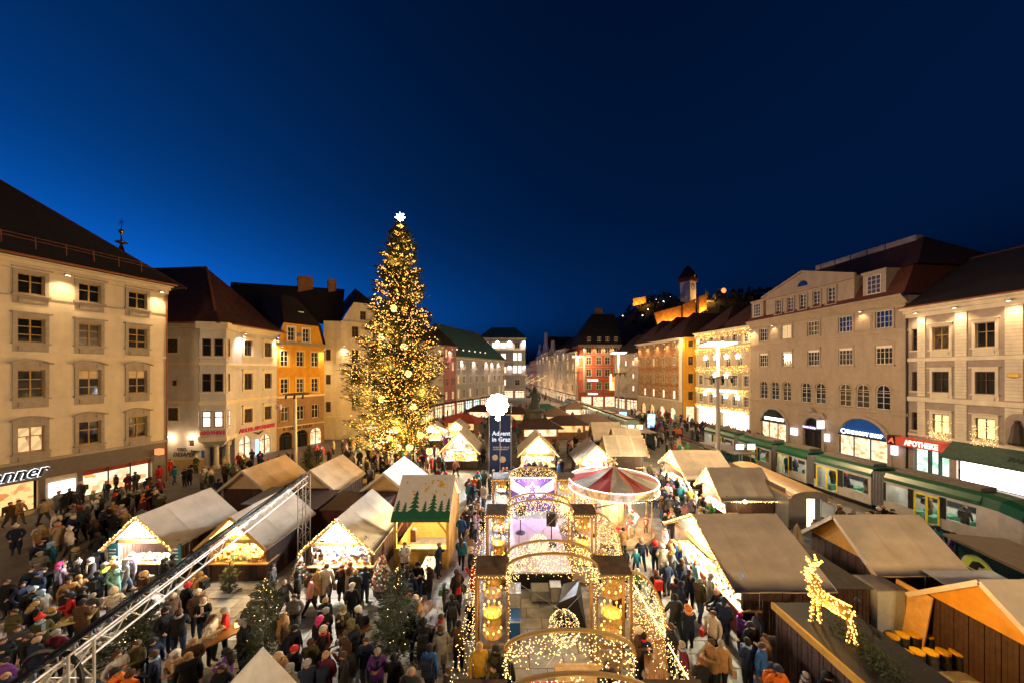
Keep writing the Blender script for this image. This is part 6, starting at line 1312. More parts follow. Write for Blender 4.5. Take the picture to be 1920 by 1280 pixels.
b = MB(); b.tube([(2.6,17.3,3.3),(6.6,20,2.9),(9.15,18.9,3.4)],.03,5); o = b.build('overhead_cable', cable_m); tag(o, 'black cable sagging from the towers past the carousel', 'cable')
# ================================================================== banner tower with floodlight
bt = empty('banner_tower', (-1.2,34.2,0), 0, 'dark blue banner tower carrying a blinding white floodlight', 'light tower')
for x in (-1.1,0,1.1): b = MB(); b.tube([(x,0,0),(x,0,7.4)],.05,6); b.build('pole', steel, bt)
b = MB(); b.box(-1.05,1.05,.05,.1,.3,6.2); bn = b.build('banner', mat('banner_navy', (.015,.035,.11), .7, emit=(.02,.06,.2), es=.06), bt)
text('Advent', .62, emat('letters_glow', (.9,.95,1), 1.2, 'NONE'), bn, (.12,.03,4.35), TX, .01, .01); text('in Graz', .62, emat('letters_glow', (.9,.95,1), 1.2, 'NONE'), bn, (.12,.03,3.75), TX, .01, .01); text('ENERGIE GRAZ', .24, white_paint, bn, (.12,.03,2.95), TX, .01, .005)
b = MB(); b.box(-.7,.8,.02,.045,2.72,2.78); b.build('line', white_paint, bn)
b = MB(); [b.ball((x,.03,z),r,10,6,sq=(1,.1,1)) for x,z,r in ((-.5,1.95,.3),(.25,1.75,.33),(0.0,-.0,.01))]; b.build('printed_bauble', [mat('bauble_peach', (.8,.6,.4), .6)], bn)
b = MB(); b.bar((-1.2,0,7.3),(1.2,0,7.3),.1); b.build('crossbar', steel, bt)
for q in range(18):  # added lamp heads around the one floodlight, standing in for its glare
    a = q*math.pi/3+.5 if q < 6 else q*math.pi/6; rq = .46 if q < 6 else .9; b = MB(); cxx, czz = -.25+rq*math.cos(a), 7.25+rq*math.sin(a)
    b.lathe([(.01,.0),(.22,.0),(.24,.05),(.18,.25),(.1,.3)],12); b.m = [1 if i < 12 else 0 for i in range(len(b.f))]; b.v = [(vx+cxx,vz-.3,vy+czz) for vx,vy,vz in b.v]; b.build('floodlight', [black_metal, emat('flood_glass', (.85,.93,1), 220, 'NONE')], bt)
for x, z, r, p in ((-.25,7.25,.22,9000),(-.2,5.95,.24,2200)):
    b = MB(); b.lathe([(.01,.0),(r,.0),(r*1.05,.05),(r*.8,.35),(.1,.4)],16); b.m = [1 if i < 16 else 0 for i in range(len(b.f))]; b.v = [(vx+x,vz-.35,vy+z) for vx,vy,vz in b.v]; o = b.build('floodlight', [black_metal, emat('flood_glass', (.85,.93,1), 220, 'NONE')], bt)
    lamp('SPOT',(x,-.6,z),p,(.75,.88,1),o,.3,(-.12,-1,-.28),110,.5)
# ================================================================== carousel
ca_ = empty('carousel', (6.6,22.4,0), 0, 'round carousel with a red and white canopy and ring of bulbs', 'carousel')
b = MB(); b.lathe([(2.5,.12),(2.6,.3),(2.6,.42),(.01,.42)],28); b.build('platform', mat('platform_wood', (.32,.2,.1), .6, var=.3, scale=3), ca_)
b = MB(); b.lathe([(2.3,0),(2.3,.12)],28); b.build('base', black_metal, ca_)
b = MB(); b.lathe([(.7,.42),(.7,3.0),(.9,3.3)],12); b.build('centre_column', mat('column_gilt', (.75,.6,.3), .4, var=.4, scale=4), ca_)
n = 12; cr = mat('canopy_red', (.42,.014,.01), .6); cw = mat('canopy_white', (.46,.42,.36), .6)
for q in range(n):
    a0, a1 = 2*math.pi*(q+.35)/n, 2*math.pi*(q+1.35)/n; b = MB(); am = (a0+a1)/2
    P = [(2.78*math.cos(a0),2.78*math.sin(a0),3.5),(2.7*math.cos(am),2.7*math.sin(am),3.5),(2.78*math.cos(a1),2.78*math.sin(a1),3.5),(1.3*math.cos(a1),1.3*math.sin(a1),3.86),(1.3*math.cos(am),1.3*math.sin(am),3.80),(1.3*math.cos(a0),1.3*math.sin(a0),3.86),(.06,0,4.35)]
    b.add(P,[(0,1,4,5),(1,2,3,4),(5,4,6),(4,3,6)]); b.build('canopy_panel', cr if q % 2 else cw, ca_)
    b = MB(); b.add([(2.78*math.cos(a0),2.78*math.sin(a0),3.5),(2.78*math.cos(a1),2.78*math.sin(a1),3.5),(2.82*math.cos(a1),2.82*math.sin(a1),3.08),(2.82*math.cos(am),2.82*math.sin(am),2.94),(2.82*math.cos(a0),2.82*math.sin(a0),3.08)],[(0,4,3,2,1)]); b.build('rounding_board', mat('board_gilt_%d' % (q % 3), ((.8,.62,.3),(.7,.5,.3),(.6,.45,.5))[q % 3], .5, var=.5, scale=3.), ca_)
b = MB(); bulbs_line(b,[(2.84*math.cos(2*math.pi*q/36),2.84*math.sin(2*math.pi*q/36),3.5) for q in range(37)],170,.03,.01); bulbs_line(b,[(2.86*math.cos(2*math.pi*q/36),2.86*math.sin(2*math.pi*q/36),3.0) for q in range(37)],150,.026,.01); b.build('bulbs', bulb_white, ca_, kind='stuff')
def horse_mesh(m):
    b = MB(); b.tube([(-.42,0,.62),(-.3,0,.66),(.0,0,.62),(.3,0,.66),(.42,0,.74)],[.1,.16,.15,.16,.1],8); b.tube([(.36,0,.7),(.5,0,.95),(.56,0,1.08)],[.12,.09,.07],7); b.tube([(.52,0,1.08),(.66,0,1.0),(.76,0,.93)],[.08,.065,.045],6)
    for x, y, f in ((.3,.08,.15),(.3,-.08,-.05),(-.34,.08,-.12),(-.34,-.08,.05)): b.tube([(x,y,.56),(x+f,y,.32),(x+f*.6,y,.05)],[.065,.04,.035],5)
    b.tube([(-.42,0,.7),(-.55,0,.6),(-.58,0,.35)],[.05,.045,.01],5); b.tube([(.0,0,.05),(0,0,2.6)],.018,5,1); b.box(-.15,.12,-.15,.15,.74,.8,2)
    return b.mesh('horse', [m, mat('brass', (.7,.5,.15), .3, .9), cr], True)
hm = [horse_mesh(mat('horse_%d' % i, c, .4)) for i, c in enumerate(((.75,.72,.66),(.25,.13,.06),(.8,.7,.5),(.5,.1,.08)))]
for q in range(10): a = 2*math.pi*q/10+.2; r = 2.05 if q % 2 else 1.5; link('horse', hm[q % 4], ca_, (r*math.cos(a),r*math.sin(a),.45), a+math.pi/2)
b = MB(); [b.tube([(2.55*math.cos(a),2.55*math.sin(a),.42),(2.6*math.cos(a),2.6*math.sin(a),3.1)],.03,5) for a in [2*math.pi*q/8 for q in range(8)]]; b.build('poles', mat('brass'), ca_)
o = link('top_horse', hm[2], ca_, (0,0,4.3), R(30)); o.scale = (.5,.5,.5)
lamp('POINT',(0,-1.6,2.85),420,(1,.85,.55),ca_,.3); lamp('POINT',(1.6,0,2.85),300,(1,.85,.55),ca_,.3); lamp('POINT',(-1.6,0,2.85),300,(1,.85,.55),ca_,.3)
b = MB(); b.ball((-.9,.6,4.35),.14,8,6); b.tube([(-.9,.6,3.9),(-.9,.6,4.3)],.02); o = b.build('spot_lamp', bulb_white, ca_); lamp('POINT',(-.9,.5,4.5),45,(1,.9,.75),o,.1)
# ================================================================== steel truss with cables
tr_ = empty('lighting_truss', (-10.9,17.9,0), 0, 'long aluminium truss with black cables crossing the lower left on two towers', 'truss')
alu = mat('aluminium', (.62,.6,.56), .4, .35)
A, B_ = Vector((0,0,5.05)), Vector((2.45,-12.6,5.05)); dr = (B_-A).normalized(); sd = Vector((-dr.y,dr.x,0))
b = MB(); hw, hh = .17, .34
for s, z in ((-hw,0),(hw,0),(-hw,-hh),(hw,-hh)): b.tube([A+sd*s+Vector((0,0,z)),B_+sd*s+Vector((0,0,z))],.026,6)
b.build('chords', alu, tr_); n = 36; b = MB()
for q in range(n):
    p, q1 = A.lerp(B_,q/n), A.lerp(B_,(q+1)/n)
    for s in (-hw,hw): b.tube([p+sd*s+Vector((0,0,0 if q % 2 else -hh)),q1+sd*s+Vector((0,0,-hh if q % 2 else 0))],.013,4)
    b.tube([p-sd*hw,p+sd*hw],.013,4); b.tube([p-sd*hw,q1+sd*hw],.011,4)
b.build('lattice', alu, tr_)
for base, nm in ((Vector((0,0,0)),'tower'),(Vector((2.25,-11.2,0)),'tower')):
    b = MB()
    for sx in (-.2,.2):
        for sy in (-.2,.2): b.tube([base+Vector((sx,sy,0)),base+Vector((sx,sy,5.1))],.026,6)
    for q in range(14):
        for sy in (-.2,.2): b.tube([base+Vector((-.2 if q % 2 else .2,sy,.36*q)),base+Vector((.2 if q % 2 else -.2,sy,.36*(q+1)))],.013,4)
        for sx in (-.2,.2): b.tube([base+Vector((sx,-.2 if q % 2 else .2,.36*q)),base+Vector((sx,.2 if q % 2 else -.2,.36*(q+1)))],.013,4)
    b.box(base.x-.5,base.x+.5,base.y-.5,base.y+.5,0,.06); b.build(nm, alu, tr_)
for k in range(5):
    b = MB(); off = -.10+k*.045; pts = [A.lerp(B_,t/14)+sd*(off+random.uniform(-.05,.05))+Vector((0,0,.04+random.uniform(0,.06))) for t in range(15)]; b.tube(pts,.022,5); b.build('cable', cable_m if k != 3 else mat('cable_blue', (.02,.06,.15), .4), tr_)
b = MB(); b.tube([B_+Vector((-.6+.6*math.cos(a),1.4,-.55+.55*math.sin(a)*1.0)) for a in [math.pi*q/10-.6 for q in range(13)]],.05,6); b.build('cable_loop', cable_m, tr_)
# ================================================================== trams
def tram(label, mods, px_fn, white, green, group, passengers=True):
    root = empty('tram', (px_fn(mods[0][0]),mods[0][0],0), 0, label, 'tram', group); ox, oy = root.location[0], root.location[1]
    glass_t = MATS.get('tram_glass')
    if not glass_t:
        m = bpy.data.materials.new('tram_glass'); m.use_nodes = True; t = m.node_tree; t.nodes.clear(); o = t.nodes.new('ShaderNodeOutputMaterial'); x = t.nodes.new('ShaderNodeMixShader'); x.inputs[0].default_value = .12; tr = t.nodes.new('ShaderNodeBsdfTransparent'); gl = t.nodes.new('ShaderNodeBsdfGlossy'); gl.inputs['Roughness'].default_value = .05; tr.inputs[0].default_value = (.85,.9,.88,1)
        t.links.new(tr.outputs[0],x.inputs[1]); t.links.new(gl.outputs[0],x.inputs[2]); t.links.new(x.outputs[0],o.inputs[0]); glass_t = MATS['tram_glass'] = m
    wm = mat('tram_white_'+white, (.42,.40,.37) if white == 'w' else (.5,.62,.58), .4); gm = mat('tram_green_'+green, (.006,.07,.032) if green == 'g' else (.35,.5,.45), .35); dk = mat('tram_dark', (.015,.016,.018), .3); intm = mat('tram_interior', (.6,.58,.52), .7)
    for k, (ya, yb) in enumerate(mods):
        xa, xb = px_fn(ya), px_fn(yb); L = math.hypot(xb-xa,yb-ya); rz = math.atan2(yb-ya,xb-xa); T = Matrix.Translation((xa-ox,ya-oy,0)) @ Matrix.Rotation(rz,4,'Z')
        def put(b, name, m, par=root): b.v = [tuple(T @ Vector(p)) for p in b.v]; return b.build(name, m, par)
        # local: x along the tram, +y = side towards the market (left), z up
        nw = max(2, int(L/1.55)); hs = [(L*(q+.09)/nw, L*(q+.91)/nw, 1.1 if q != 1 else .45, 2.3) for q in range(nw)]
        b = MB(); wall_mesh(b, L, 2.5, hs, .05, .35); b.v = [(x,1.2-y,z) for x,y,z in b.v]; b.quad((0,-1.2,.35),(L,-1.2,.35),(L,-1.2,2.5),(0,-1.2,2.5)); b.quad((0,-1.2,.35),(0,1.2,.35),(0,1.2,2.5),(0,-1.2,2.5)); b.quad((L,1.2,.35),(L,-1.2,.35),(L,-1.2,2.5),(L,1.2,2.5)); b.quad((0,-1.15,.4),(L,-1.15,.4),(L,1.15,.4),(0,1.15,.4)); put(b, 'body', [wm])
        b = MB(); b.box(.0,L,-1.15,1.15,.12,.35); put(b, 'skirt', dk)
        b = MB(); P = [(-1.22,2.5),(-1.2,2.75),(-1.0,3.05),(-.5,3.2),(.5,3.2),(1.0,3.05),(1.2,2.75),(1.22,2.5)]; b.add([(0,y,z) for y,z in P]+[(L,y,z) for y,z in P],[tuple(range(8))[::-1],tuple(range(8,16))]+[(i,i+1,i+9,i+8) for i in range(7)]+[(7,0,8,15)]); put(b, 'roof', gm)
        b = MB(); b.box(.3,L-.3,-.6,.6,3.2,3.42); put(b, 'roof_box', mat('roof_box_grey', (.14,.12,.11), .6))
        for q, (a,c,l,t) in enumerate(hs):
            if q == 1:
                b = MB(); b.box(a,a+.1,1.19,1.24,l,t); b.box(c-.1,c,1.19,1.24,l,t); b.box(a,c,1.19,1.24,t-.1,t); b.box((a+c)/2-.05,(a+c)/2+.05,1.19,1.24,l,t); put(b, 'door', mat('door_yellow', (.7,.6,.02), .4))
            b = MB(); b.quad((c,1.17,l),(a,1.17,l),(a,1.17,t),(c,1.17,t)); put(b, 'window', glass_t)
            b = MB(); b.box(c,L*(q+1.11)/nw if q < nw-1 else L,1.2,1.215,1.04,2.4); put(b, 'window_post', dk)
        b = MB(); b.box(.2,L-.2,-.5,.5,2.4,2.44); put(b, 'ceiling_light', emat('tram_tube', (1,.93,.78), 6.5, 'AUTO'))
        b = MB(); b.quad((.05,-1.1,1.3),(L-.05,-1.1,1.3),(L-.05,-1.1,2.2),(.05,-1.1,2.2)); put(b, 'far_windows', glass)
        b = MB(); [b.box(x-.2,x+.25,y0,y0+.85,.4,.85) or b.box(x+.2,x+.28,y0,y0+.85,.85,1.4) for x in [.6+q*.9 for q in range(int((L-.8)/.9))] for y0 in (-1.1,.2)]; put(b, 'seats', mat('seat_green', (.05,.2,.12), .7))
        if k < len(mods)-1:
            y2 = mods[k+1][0]; b = MB()
            for q in range(4): t0 = L+(y2-yb)*q/4; b.box(t0+.02,t0+(y2-yb)/4-.02,-1.15,1.15,.4,2.95)
            put(b, 'bellows', mat('bellows_grey', (.12,.12,.13), .7))
        if passengers: PASS.append((root, T, L)); lamp('POINT', tuple(T @ Vector((L/2,0,2.2))), 130, (1,.92,.75), root, .3)
    return root
PASS = []
t1 = tram('long green and white tram with lit windows passing on the right', [(20.6,25.4),(26.2,30.6),(31.3,34.6),(35.3,40.0),(40.7,46.4)], track_x, 'w', 'g', 'trams')
# nose of the near tram
b = MB(); P0 = [(-1.2,.3),(-1.2,2.5),(-1.0,3.05),(-.5,3.2),(.5,3.2),(1.0,3.05),(1.2,2.5),(1.2,.3)]; V = []
for s, k, dz in ((0,1,0),(.9,.97,-.06),(1.7,.85,-.4),(2.2,.62,-1.2)): V += [(y*k, -s, .3+(z-.3)*(1+dz/3.2) if z > .3 else .3) for y, z in P0]
b.add(V,[(r*8+i,r*8+i+1,r*8+i+9,r*8+i+8) for r in range(3) for i in range(7)]+[tuple(range(24,32))]); b.m = [1 if (i % 7 in (2,3,4) and i < 7) else (2 if (i % 7 in (0,1,2,3,4,5,6) and i >= 7) else 0) for i in range(len(b.f))]
b.m = [(0 if (i % 7) in (0,6) else 1) if i < 7 else (0 if i < 21 and (i % 7) in (0,6) else (1 if i < 14 else 2)) for i in range(len(b.f))]
b.build('nose', [mat('tram_white_w'), mat('tram_green_g'), mat('windscreen', (.02,.025,.03), .08, spec=.8)], t1, smooth=False)
b = MB(); b.box(-.75,.75,-1.0,-.95,2.55,2.85); b.build('destination_sign', emat('dest_amber', (1,.5,.05), 3, 'NONE'), t1)
x2 = lambda y: 18.4-(y-50)*.07
t2 = tram('pale mint tram standing in the far part of the square', [(52,58.5),(59.2,65),(65.7,72),(72.7,79),(79.7,86),(86.7,93)], x2, 'm', 'm', 'trams', False)
# ================================================================== silver wagon, shelters, signs, statue, kiosks
wg = empty('silver_wagon', (18.75,21.6,0), R(-5), 'silver barrel-roofed wagon with an open lit door, beside the tram', 'wagon'); ws = mat('wagon_silver', (.4,.38,.36), .35, .6)
b = MB(); P = [(-1.15,.5),(1.15,.5),(1.15,2.55)]+[(1.15*math.cos(math.pi*q/8),2.55+.42*math.sin(math.pi*q/8)) for q in range(1,8)]+[(-1.15,2.55)]
b.add([(x,6.8,z) for x,z in P],[tuple(range(len(P)))[::-1]]); b.box(-1.15,-.1,0,.04,.5,2.5); b.box(.75,1.15,0,.04,.5,2.5); b.prism([(-1.15,2.5)]+[(1.15*math.cos(math.pi*q/8),2.55+.42*math.sin(math.pi*q/8)) for q in range(8,-1,-1)][::1]+[(1.15,2.5)],0,.04); b.quad((-1.15,0,.5),(-1.15,6.8,.5),(-1.15,6.8,2.55),(-1.15,0,2.55)); b.quad((1.15,6.8,.5),(1.15,0,.5),(1.15,0,2.55),(1.15,6.8,2.55)); b.build('body', ws, wg)
b = MB(); Q = [(1.25*math.cos(math.pi*q/10),2.56+.5*math.sin(math.pi*q/10)) for q in range(11)]; b.add([(x,-.3,z) for x,z in Q]+[(x,7.0,z) for x,z in Q],[(i,i+1,i+12,i+11) for i in range(10)]); b.build('roof', mat('wagon_roof', (.45,.28,.12), .5), wg)
b = MB(); b.box(-.1,.75,.5,.55,.5,2.4); b.build('lit_interior', emat('wagon_glow', (1,.9,.62), 2.5), wg); b = MB(); b.box(.78,.84,-.9,0,.5,2.4); b.build('door', mat('door_silver', (.35,.36,.4), .4), wg); b = MB(); [b.lathe([(.42,-.1),(.42,.1)],14) for _ in range(1)]; b.v = [(z+1.0,y+5.2,x+.42) for x,y,z in b.v]; b.build('wheel', black_metal, wg)
for sx in (-1,): b = MB(); b.box(-1.3,-1.22,.2,6.6,2.75,3.05); b.build('sign_rail', oak_d, wg)
def stop_shelter(x, y, L, rz, label):
    r = empty('stop_shelter', (x,y,0), rz, label, 'shelter', 'tram stop shelters'); b = MB(); b.box(-1.2,1.2,0,L,2.62,2.74); b.build('roof', mat('shelter_roof2', (.28,.25,.22), .35), r); [MB().tube([(0,yy,0),(0,yy,2.62)],.08,8).build('post', steel, r) for yy in (.6,L-.6)]
    b = MB(); b.box(1.0,1.04,.3,L-.3,.3,2.2); b.build('glass', mat('dark_green_glass'), r); b = MB(); b.box(.3,.7,1,L-1,.42,.48); [b.box(.45,.55,yy,yy+.1,0,.42) for yy in (1.2,L-1.3)]; b.build('bench', oak, r); return r
stop_shelter(22.4,32.6,5.5,R(4),'near tram stop shelter with a flat grey roof'); stop_shelter(17.5,44,6,R(4),'far tram stop shelter with a flat roof')
for k, (x, y, z, m, l) in enumerate(((22.0,33.0,3.3,emat('display_blue', (.6,.85,1), 3, 'NONE'),'blue-white departure display by the near tram shelter'),(23.1,33.0,3.3,sign_amber,'amber box sign by the near tram shelter'),(15.2,43.6,3.5,emat('display_blue'  , (.6,.85,1), 3, 'NONE'),'blue-white departure display by the far tram shelter'),(16.3,43.6,3.5,sign_amber,'amber box sign by the far tram shelter'),(25.3,62,1.7,emat('poster_blue', (.25,.45,1), 2.4, 'AUTO', .8, 3., (.9,.95,1)),'tall blue advertising column in front of the arcade'),(20.3,62.5,2.0,emat('poster_sky', (.3,.55,1), 2.5, 'NONE'),'blue lit poster box beside the second lamp mast'))):
    r = empty('lit_sign', (x,y,0), 0, l, 'sign', 'lit signs by the tram stops'); hh = .32 if k < 4 else 1.3; ww = .42 if k < 4 else .75
    b = MB(); b.box(-ww,ww,-.02,.12,z-hh,z+hh); b.build('casing', black_metal, r); b = MB(); b.box(-ww+.05,ww-.05,-.04,-.022,z-hh+.05,z+hh-.05); b.build('screen', m, r); b = MB(); b.tube([(0,.05,0),(0,.05,z-hh)],.05); b.build('post', steel, r)
sm_ = mat('statue_bronze', (.05,.08,.09), .6, .3)
su = empty('fountain_statue', (4.15,62,0), 0, 'dark bronze statue on a stepped fountain pedestal in the middle of the square', 'statue')
b = MB(); b.lathe([(4.2,0),(4.2,.3),(3.6,.3),(3.6,.6),(3.0,.6),(3.0,.9),(2.0,.9),(1.7,1.4),(1.5,3.2),(1.8,3.5),(1.8,3.8),(.01,3.8)],8); b.build('pedestal', mat('granite_dark', (.1,.1,.1), .6), su)
b = MB(); b.lathe([(.9,3.8),(.85,4.6),(.62,5.6),(.75,6.4),(.8,6.8),(.35,7.1),(.2,7.2)],12,(0,0,0)); b.ball((0,-.05,7.5),.36,10,8); b.tube([(-.6,0,6.7),(-1.1,-.1,5.9),(-1.6,-.3,6.1)],[.24,.2,.14],7); b.tube([(.6,0,6.7),(.95,0,5.8),(.7,-.4,5.2)],[.24,.2,.14],7); b.build('figure', sm_, su, smooth=True)
for q in range(4):
    a = math.pi/4+q*math.pi/2; b = MB(); c = (2.4*math.cos(a),2.4*math.sin(a)); b.lathe([(.6,.9),(.55,1.5),(.35,2.0),(.4,2.4),(.15,2.6)],8,(*c,0)); b.ball((*c,2.85),.24,8,6); b.build('seated_figure', sm_, su, smooth=True)
kio = [(1040,772,'glowing kiosk with a brown roof right of the statue'),(1078,760,'kiosk with a brown roof between statue and far tram'),(1108,783,'kiosk with a low brown roof before the pale tram'),(1022,762,'small kiosk with a green roof behind the statue'),(868,782,'kiosk with a red awning between tree and floodlight'),(905,764,'kiosk with a grey roof left of the floodlight'),(968,768,'kiosk with a dark roof left of the statue'),(1012,792,'dark kiosk with lit hatch in front of the statue'),(1060,786,'dark kiosk with two lit hatches, right of the statue front')]
for k, (px, py, l) in enumerate(kio):
    X, Y = gp(px, py, 2.9); r = empty('square_kiosk', (X,Y,0), R((-6,5,8,0,-14,-10,0,3,3)[k]), l, 'kiosk', 'permanent kiosks of the square'); w = 2.2+.3*(k % 3)
    b = MB(); boards_x(b,-w,w,0,2.4,1.6,w=.4); boards_y(b,-1.6,1.6,0,2.4,-w,w=.4); boards_y(b,-1.6,1.6,0,2.4,w,w=.4); boards_x(b,-w,w,0,1.0,-1.5,w=.4); b.build('wall', board_mid, r, kind='stuff')
    b = MB(); b.add([(-w-.8,-2.5,2.3),(w+.8,-2.5,2.3),(w+.8,2.2,2.3),(-w-.8,2.2,2.3),(-w*.4,0,3.6),(w*.4,0,3.6)],[(0,1,5,4),(2,3,4,5),(3,0,4),(1,2,5),(3,2,1,0)]); b.build('roof', (droof,mat('kiosk_brown',(.2,.12,.08),.8),mat('kiosk_green',(.03,.12,.1),.7),mat('kiosk_red',(.4,.08,.05),.8))[(1,1,1,2,3,0,0,0,0)[k]], r)
    b = MB(); b.quad((-w+.1,-.6,1.0),(w-.1,-.6,1.0),(w-.1,-.6,2.2),(-w+.1,-.6,2.2)); b.build('lit_hatch', shop_glow if k % 2 else shop_warm, r); lamp('POINT',(0,-1.8,2.1),160,WARM,r,.1)
# ================================================================== tables
tab = mat('table_wood', (.28,.13,.05), .45, var=.25, scale=3.)
for k, (x, y, rz, L, z, m, l) in enumerate(((-6.1,12.2,40,1.9,1.1,tab,'standing table with glasses between the firs, crowded on all sides'),(-3.2,13.3,-60,1.6,1.1,tab,'standing table with a pale menu sheet right of the centre fir'),(-10.4,12.3,52,1.9,1.1,tab,'standing table with a lantern under the truss'),(-17,12.9,35,1.6,1.1,mat('table_yellow',(.55,.4,.12),.5),'yellowish standing table at the far left of the crowd'),(-4.2,17.0,88,2.4,.8,mat('table_grey',(.45,.42,.36),.5),'long grey table in front of the printed-roof booth'),(4.85,11.6,70,2.6,1.1,tab,'long wooden bar table inside the right-hand light net'),(4.7,15.2,80,1.6,1.1,tab,'wooden bar table farther back in the right-hand light net'))):
    r = empty('standing_table', (x,y,0), R(rz), l, 'table', 'tables among the crowd'); n = 5
    for q in range(n): b = MB(); b.box(-L/2,L/2,-.35+.14*q,-.35+.14*(q+1)-.008,z-.05,z); b.build('plank', m, r)
    for sx in (-1,1): b = MB(); b.box(sx*L*.36-.05,sx*L*.36+.05,-.28,.28,0,z-.05); b.build('leg', board_dark, r)
    b = MB()
    for q in range(9): c = (random.uniform(-L/2+.1,L/2-.1),random.uniform(-.28,.28),z); b.lathe([(.035,0),(.042,.09),(.03,.09),(.028,.02),(.001,.02)],7,c)
    o = b.build('mugs', mat('mug_white', (.6,.57,.5), .3), None, (x,y,0), R(rz)); tag(o, 'mugs and glasses on the '+l.split(' with')[0].split(' in front')[0].split(' at the')[0].split(' inside')[0].split(' farther')[0]+(', cluster %s' % ('between the firs','right of the centre fir','under the truss','at far left','before the booth','inside the light net','deep in the light net')[k]), 'mugs', None, 'stuff')
r = empty('lantern', (-10.15,12.6,1.1), 0, 'small glowing lantern on the table under the truss', 'lantern'); b = MB(); b.lathe([(.07,0),(.07,.2)],8); b.build('glass', emat('lantern_glow', (1,.6,.15), 5, 'NONE'), r); b = MB(); b.lathe([(.08,0),(.08,.02)],8,(0,0,-.0)); b.lathe([(.08,.2),(.02,.28)],8); b.build('frame', black_metal, r); lamp('POINT',(0,0,.35),14,(1,.6,.2),r,.05)
b = MB(); b.box(-.3,.3,-.4,.4,0,.006); o = b.build('menu_sheet', mat('paper', (.6,.6,.58), .8), None, (-3.0,13.1,1.112), R(-20)); tag(o, 'pale printed sheet lying on the table right of the centre fir', 'sheet')
# ================================================================== people
coat_m = objcol_mat('coat_cloth', 'coat'); trs_m = objcol_mat('trouser_cloth', 'trs')
shoe_m = mat('shoe_leather', (.02,.017,.015), .5); skin_m = mat('skin', (.55,.33,.22), .6, var=.08); glove_m = mat('glove_wool', (.03,.03,.035), .9)
PM = [coat_m, trs_m, shoe_m, skin_m, glove_m]
POSES = {
 'stand': dict(L=((.26,.02,1.17),(.27,-.06,.92)), R=((-.26,.02,1.17),(-.27,-.06,.92))),
 'cup':   dict(L=((.25,-.02,1.17),(.10,-.27,1.22)), R=((-.25,-.02,1.17),(-.08,-.28,1.24))),
 'pocket':dict(L=((.29,.06,1.17),(.19,-.10,.98)), R=((-.29,.06,1.17),(-.19,-.10,.98))),
 'phone': dict(L=((.25,-.02,1.17),(.06,-.30,1.36)), R=((-.28,.05,1.17),(-.2,-.1,.96))),
 'point': dict(L=((.30,-.10,1.22),(.33,-.38,1.28)), R=((-.26,.02,1.17),(-.27,-.06,.92))),
 'walk':  dict(L=((.25,-.10,1.18),(.24,-.24,.98)), R=((-.25,.12,1.18),(-.26,.14,.93)), step=.28),
 'lean':  dict(L=((.26,-.18,1.12),(.18,-.42,1.08)), R=((-.26,-.18,1.12),(-.14,-.44,1.08)), lean=.14),
}
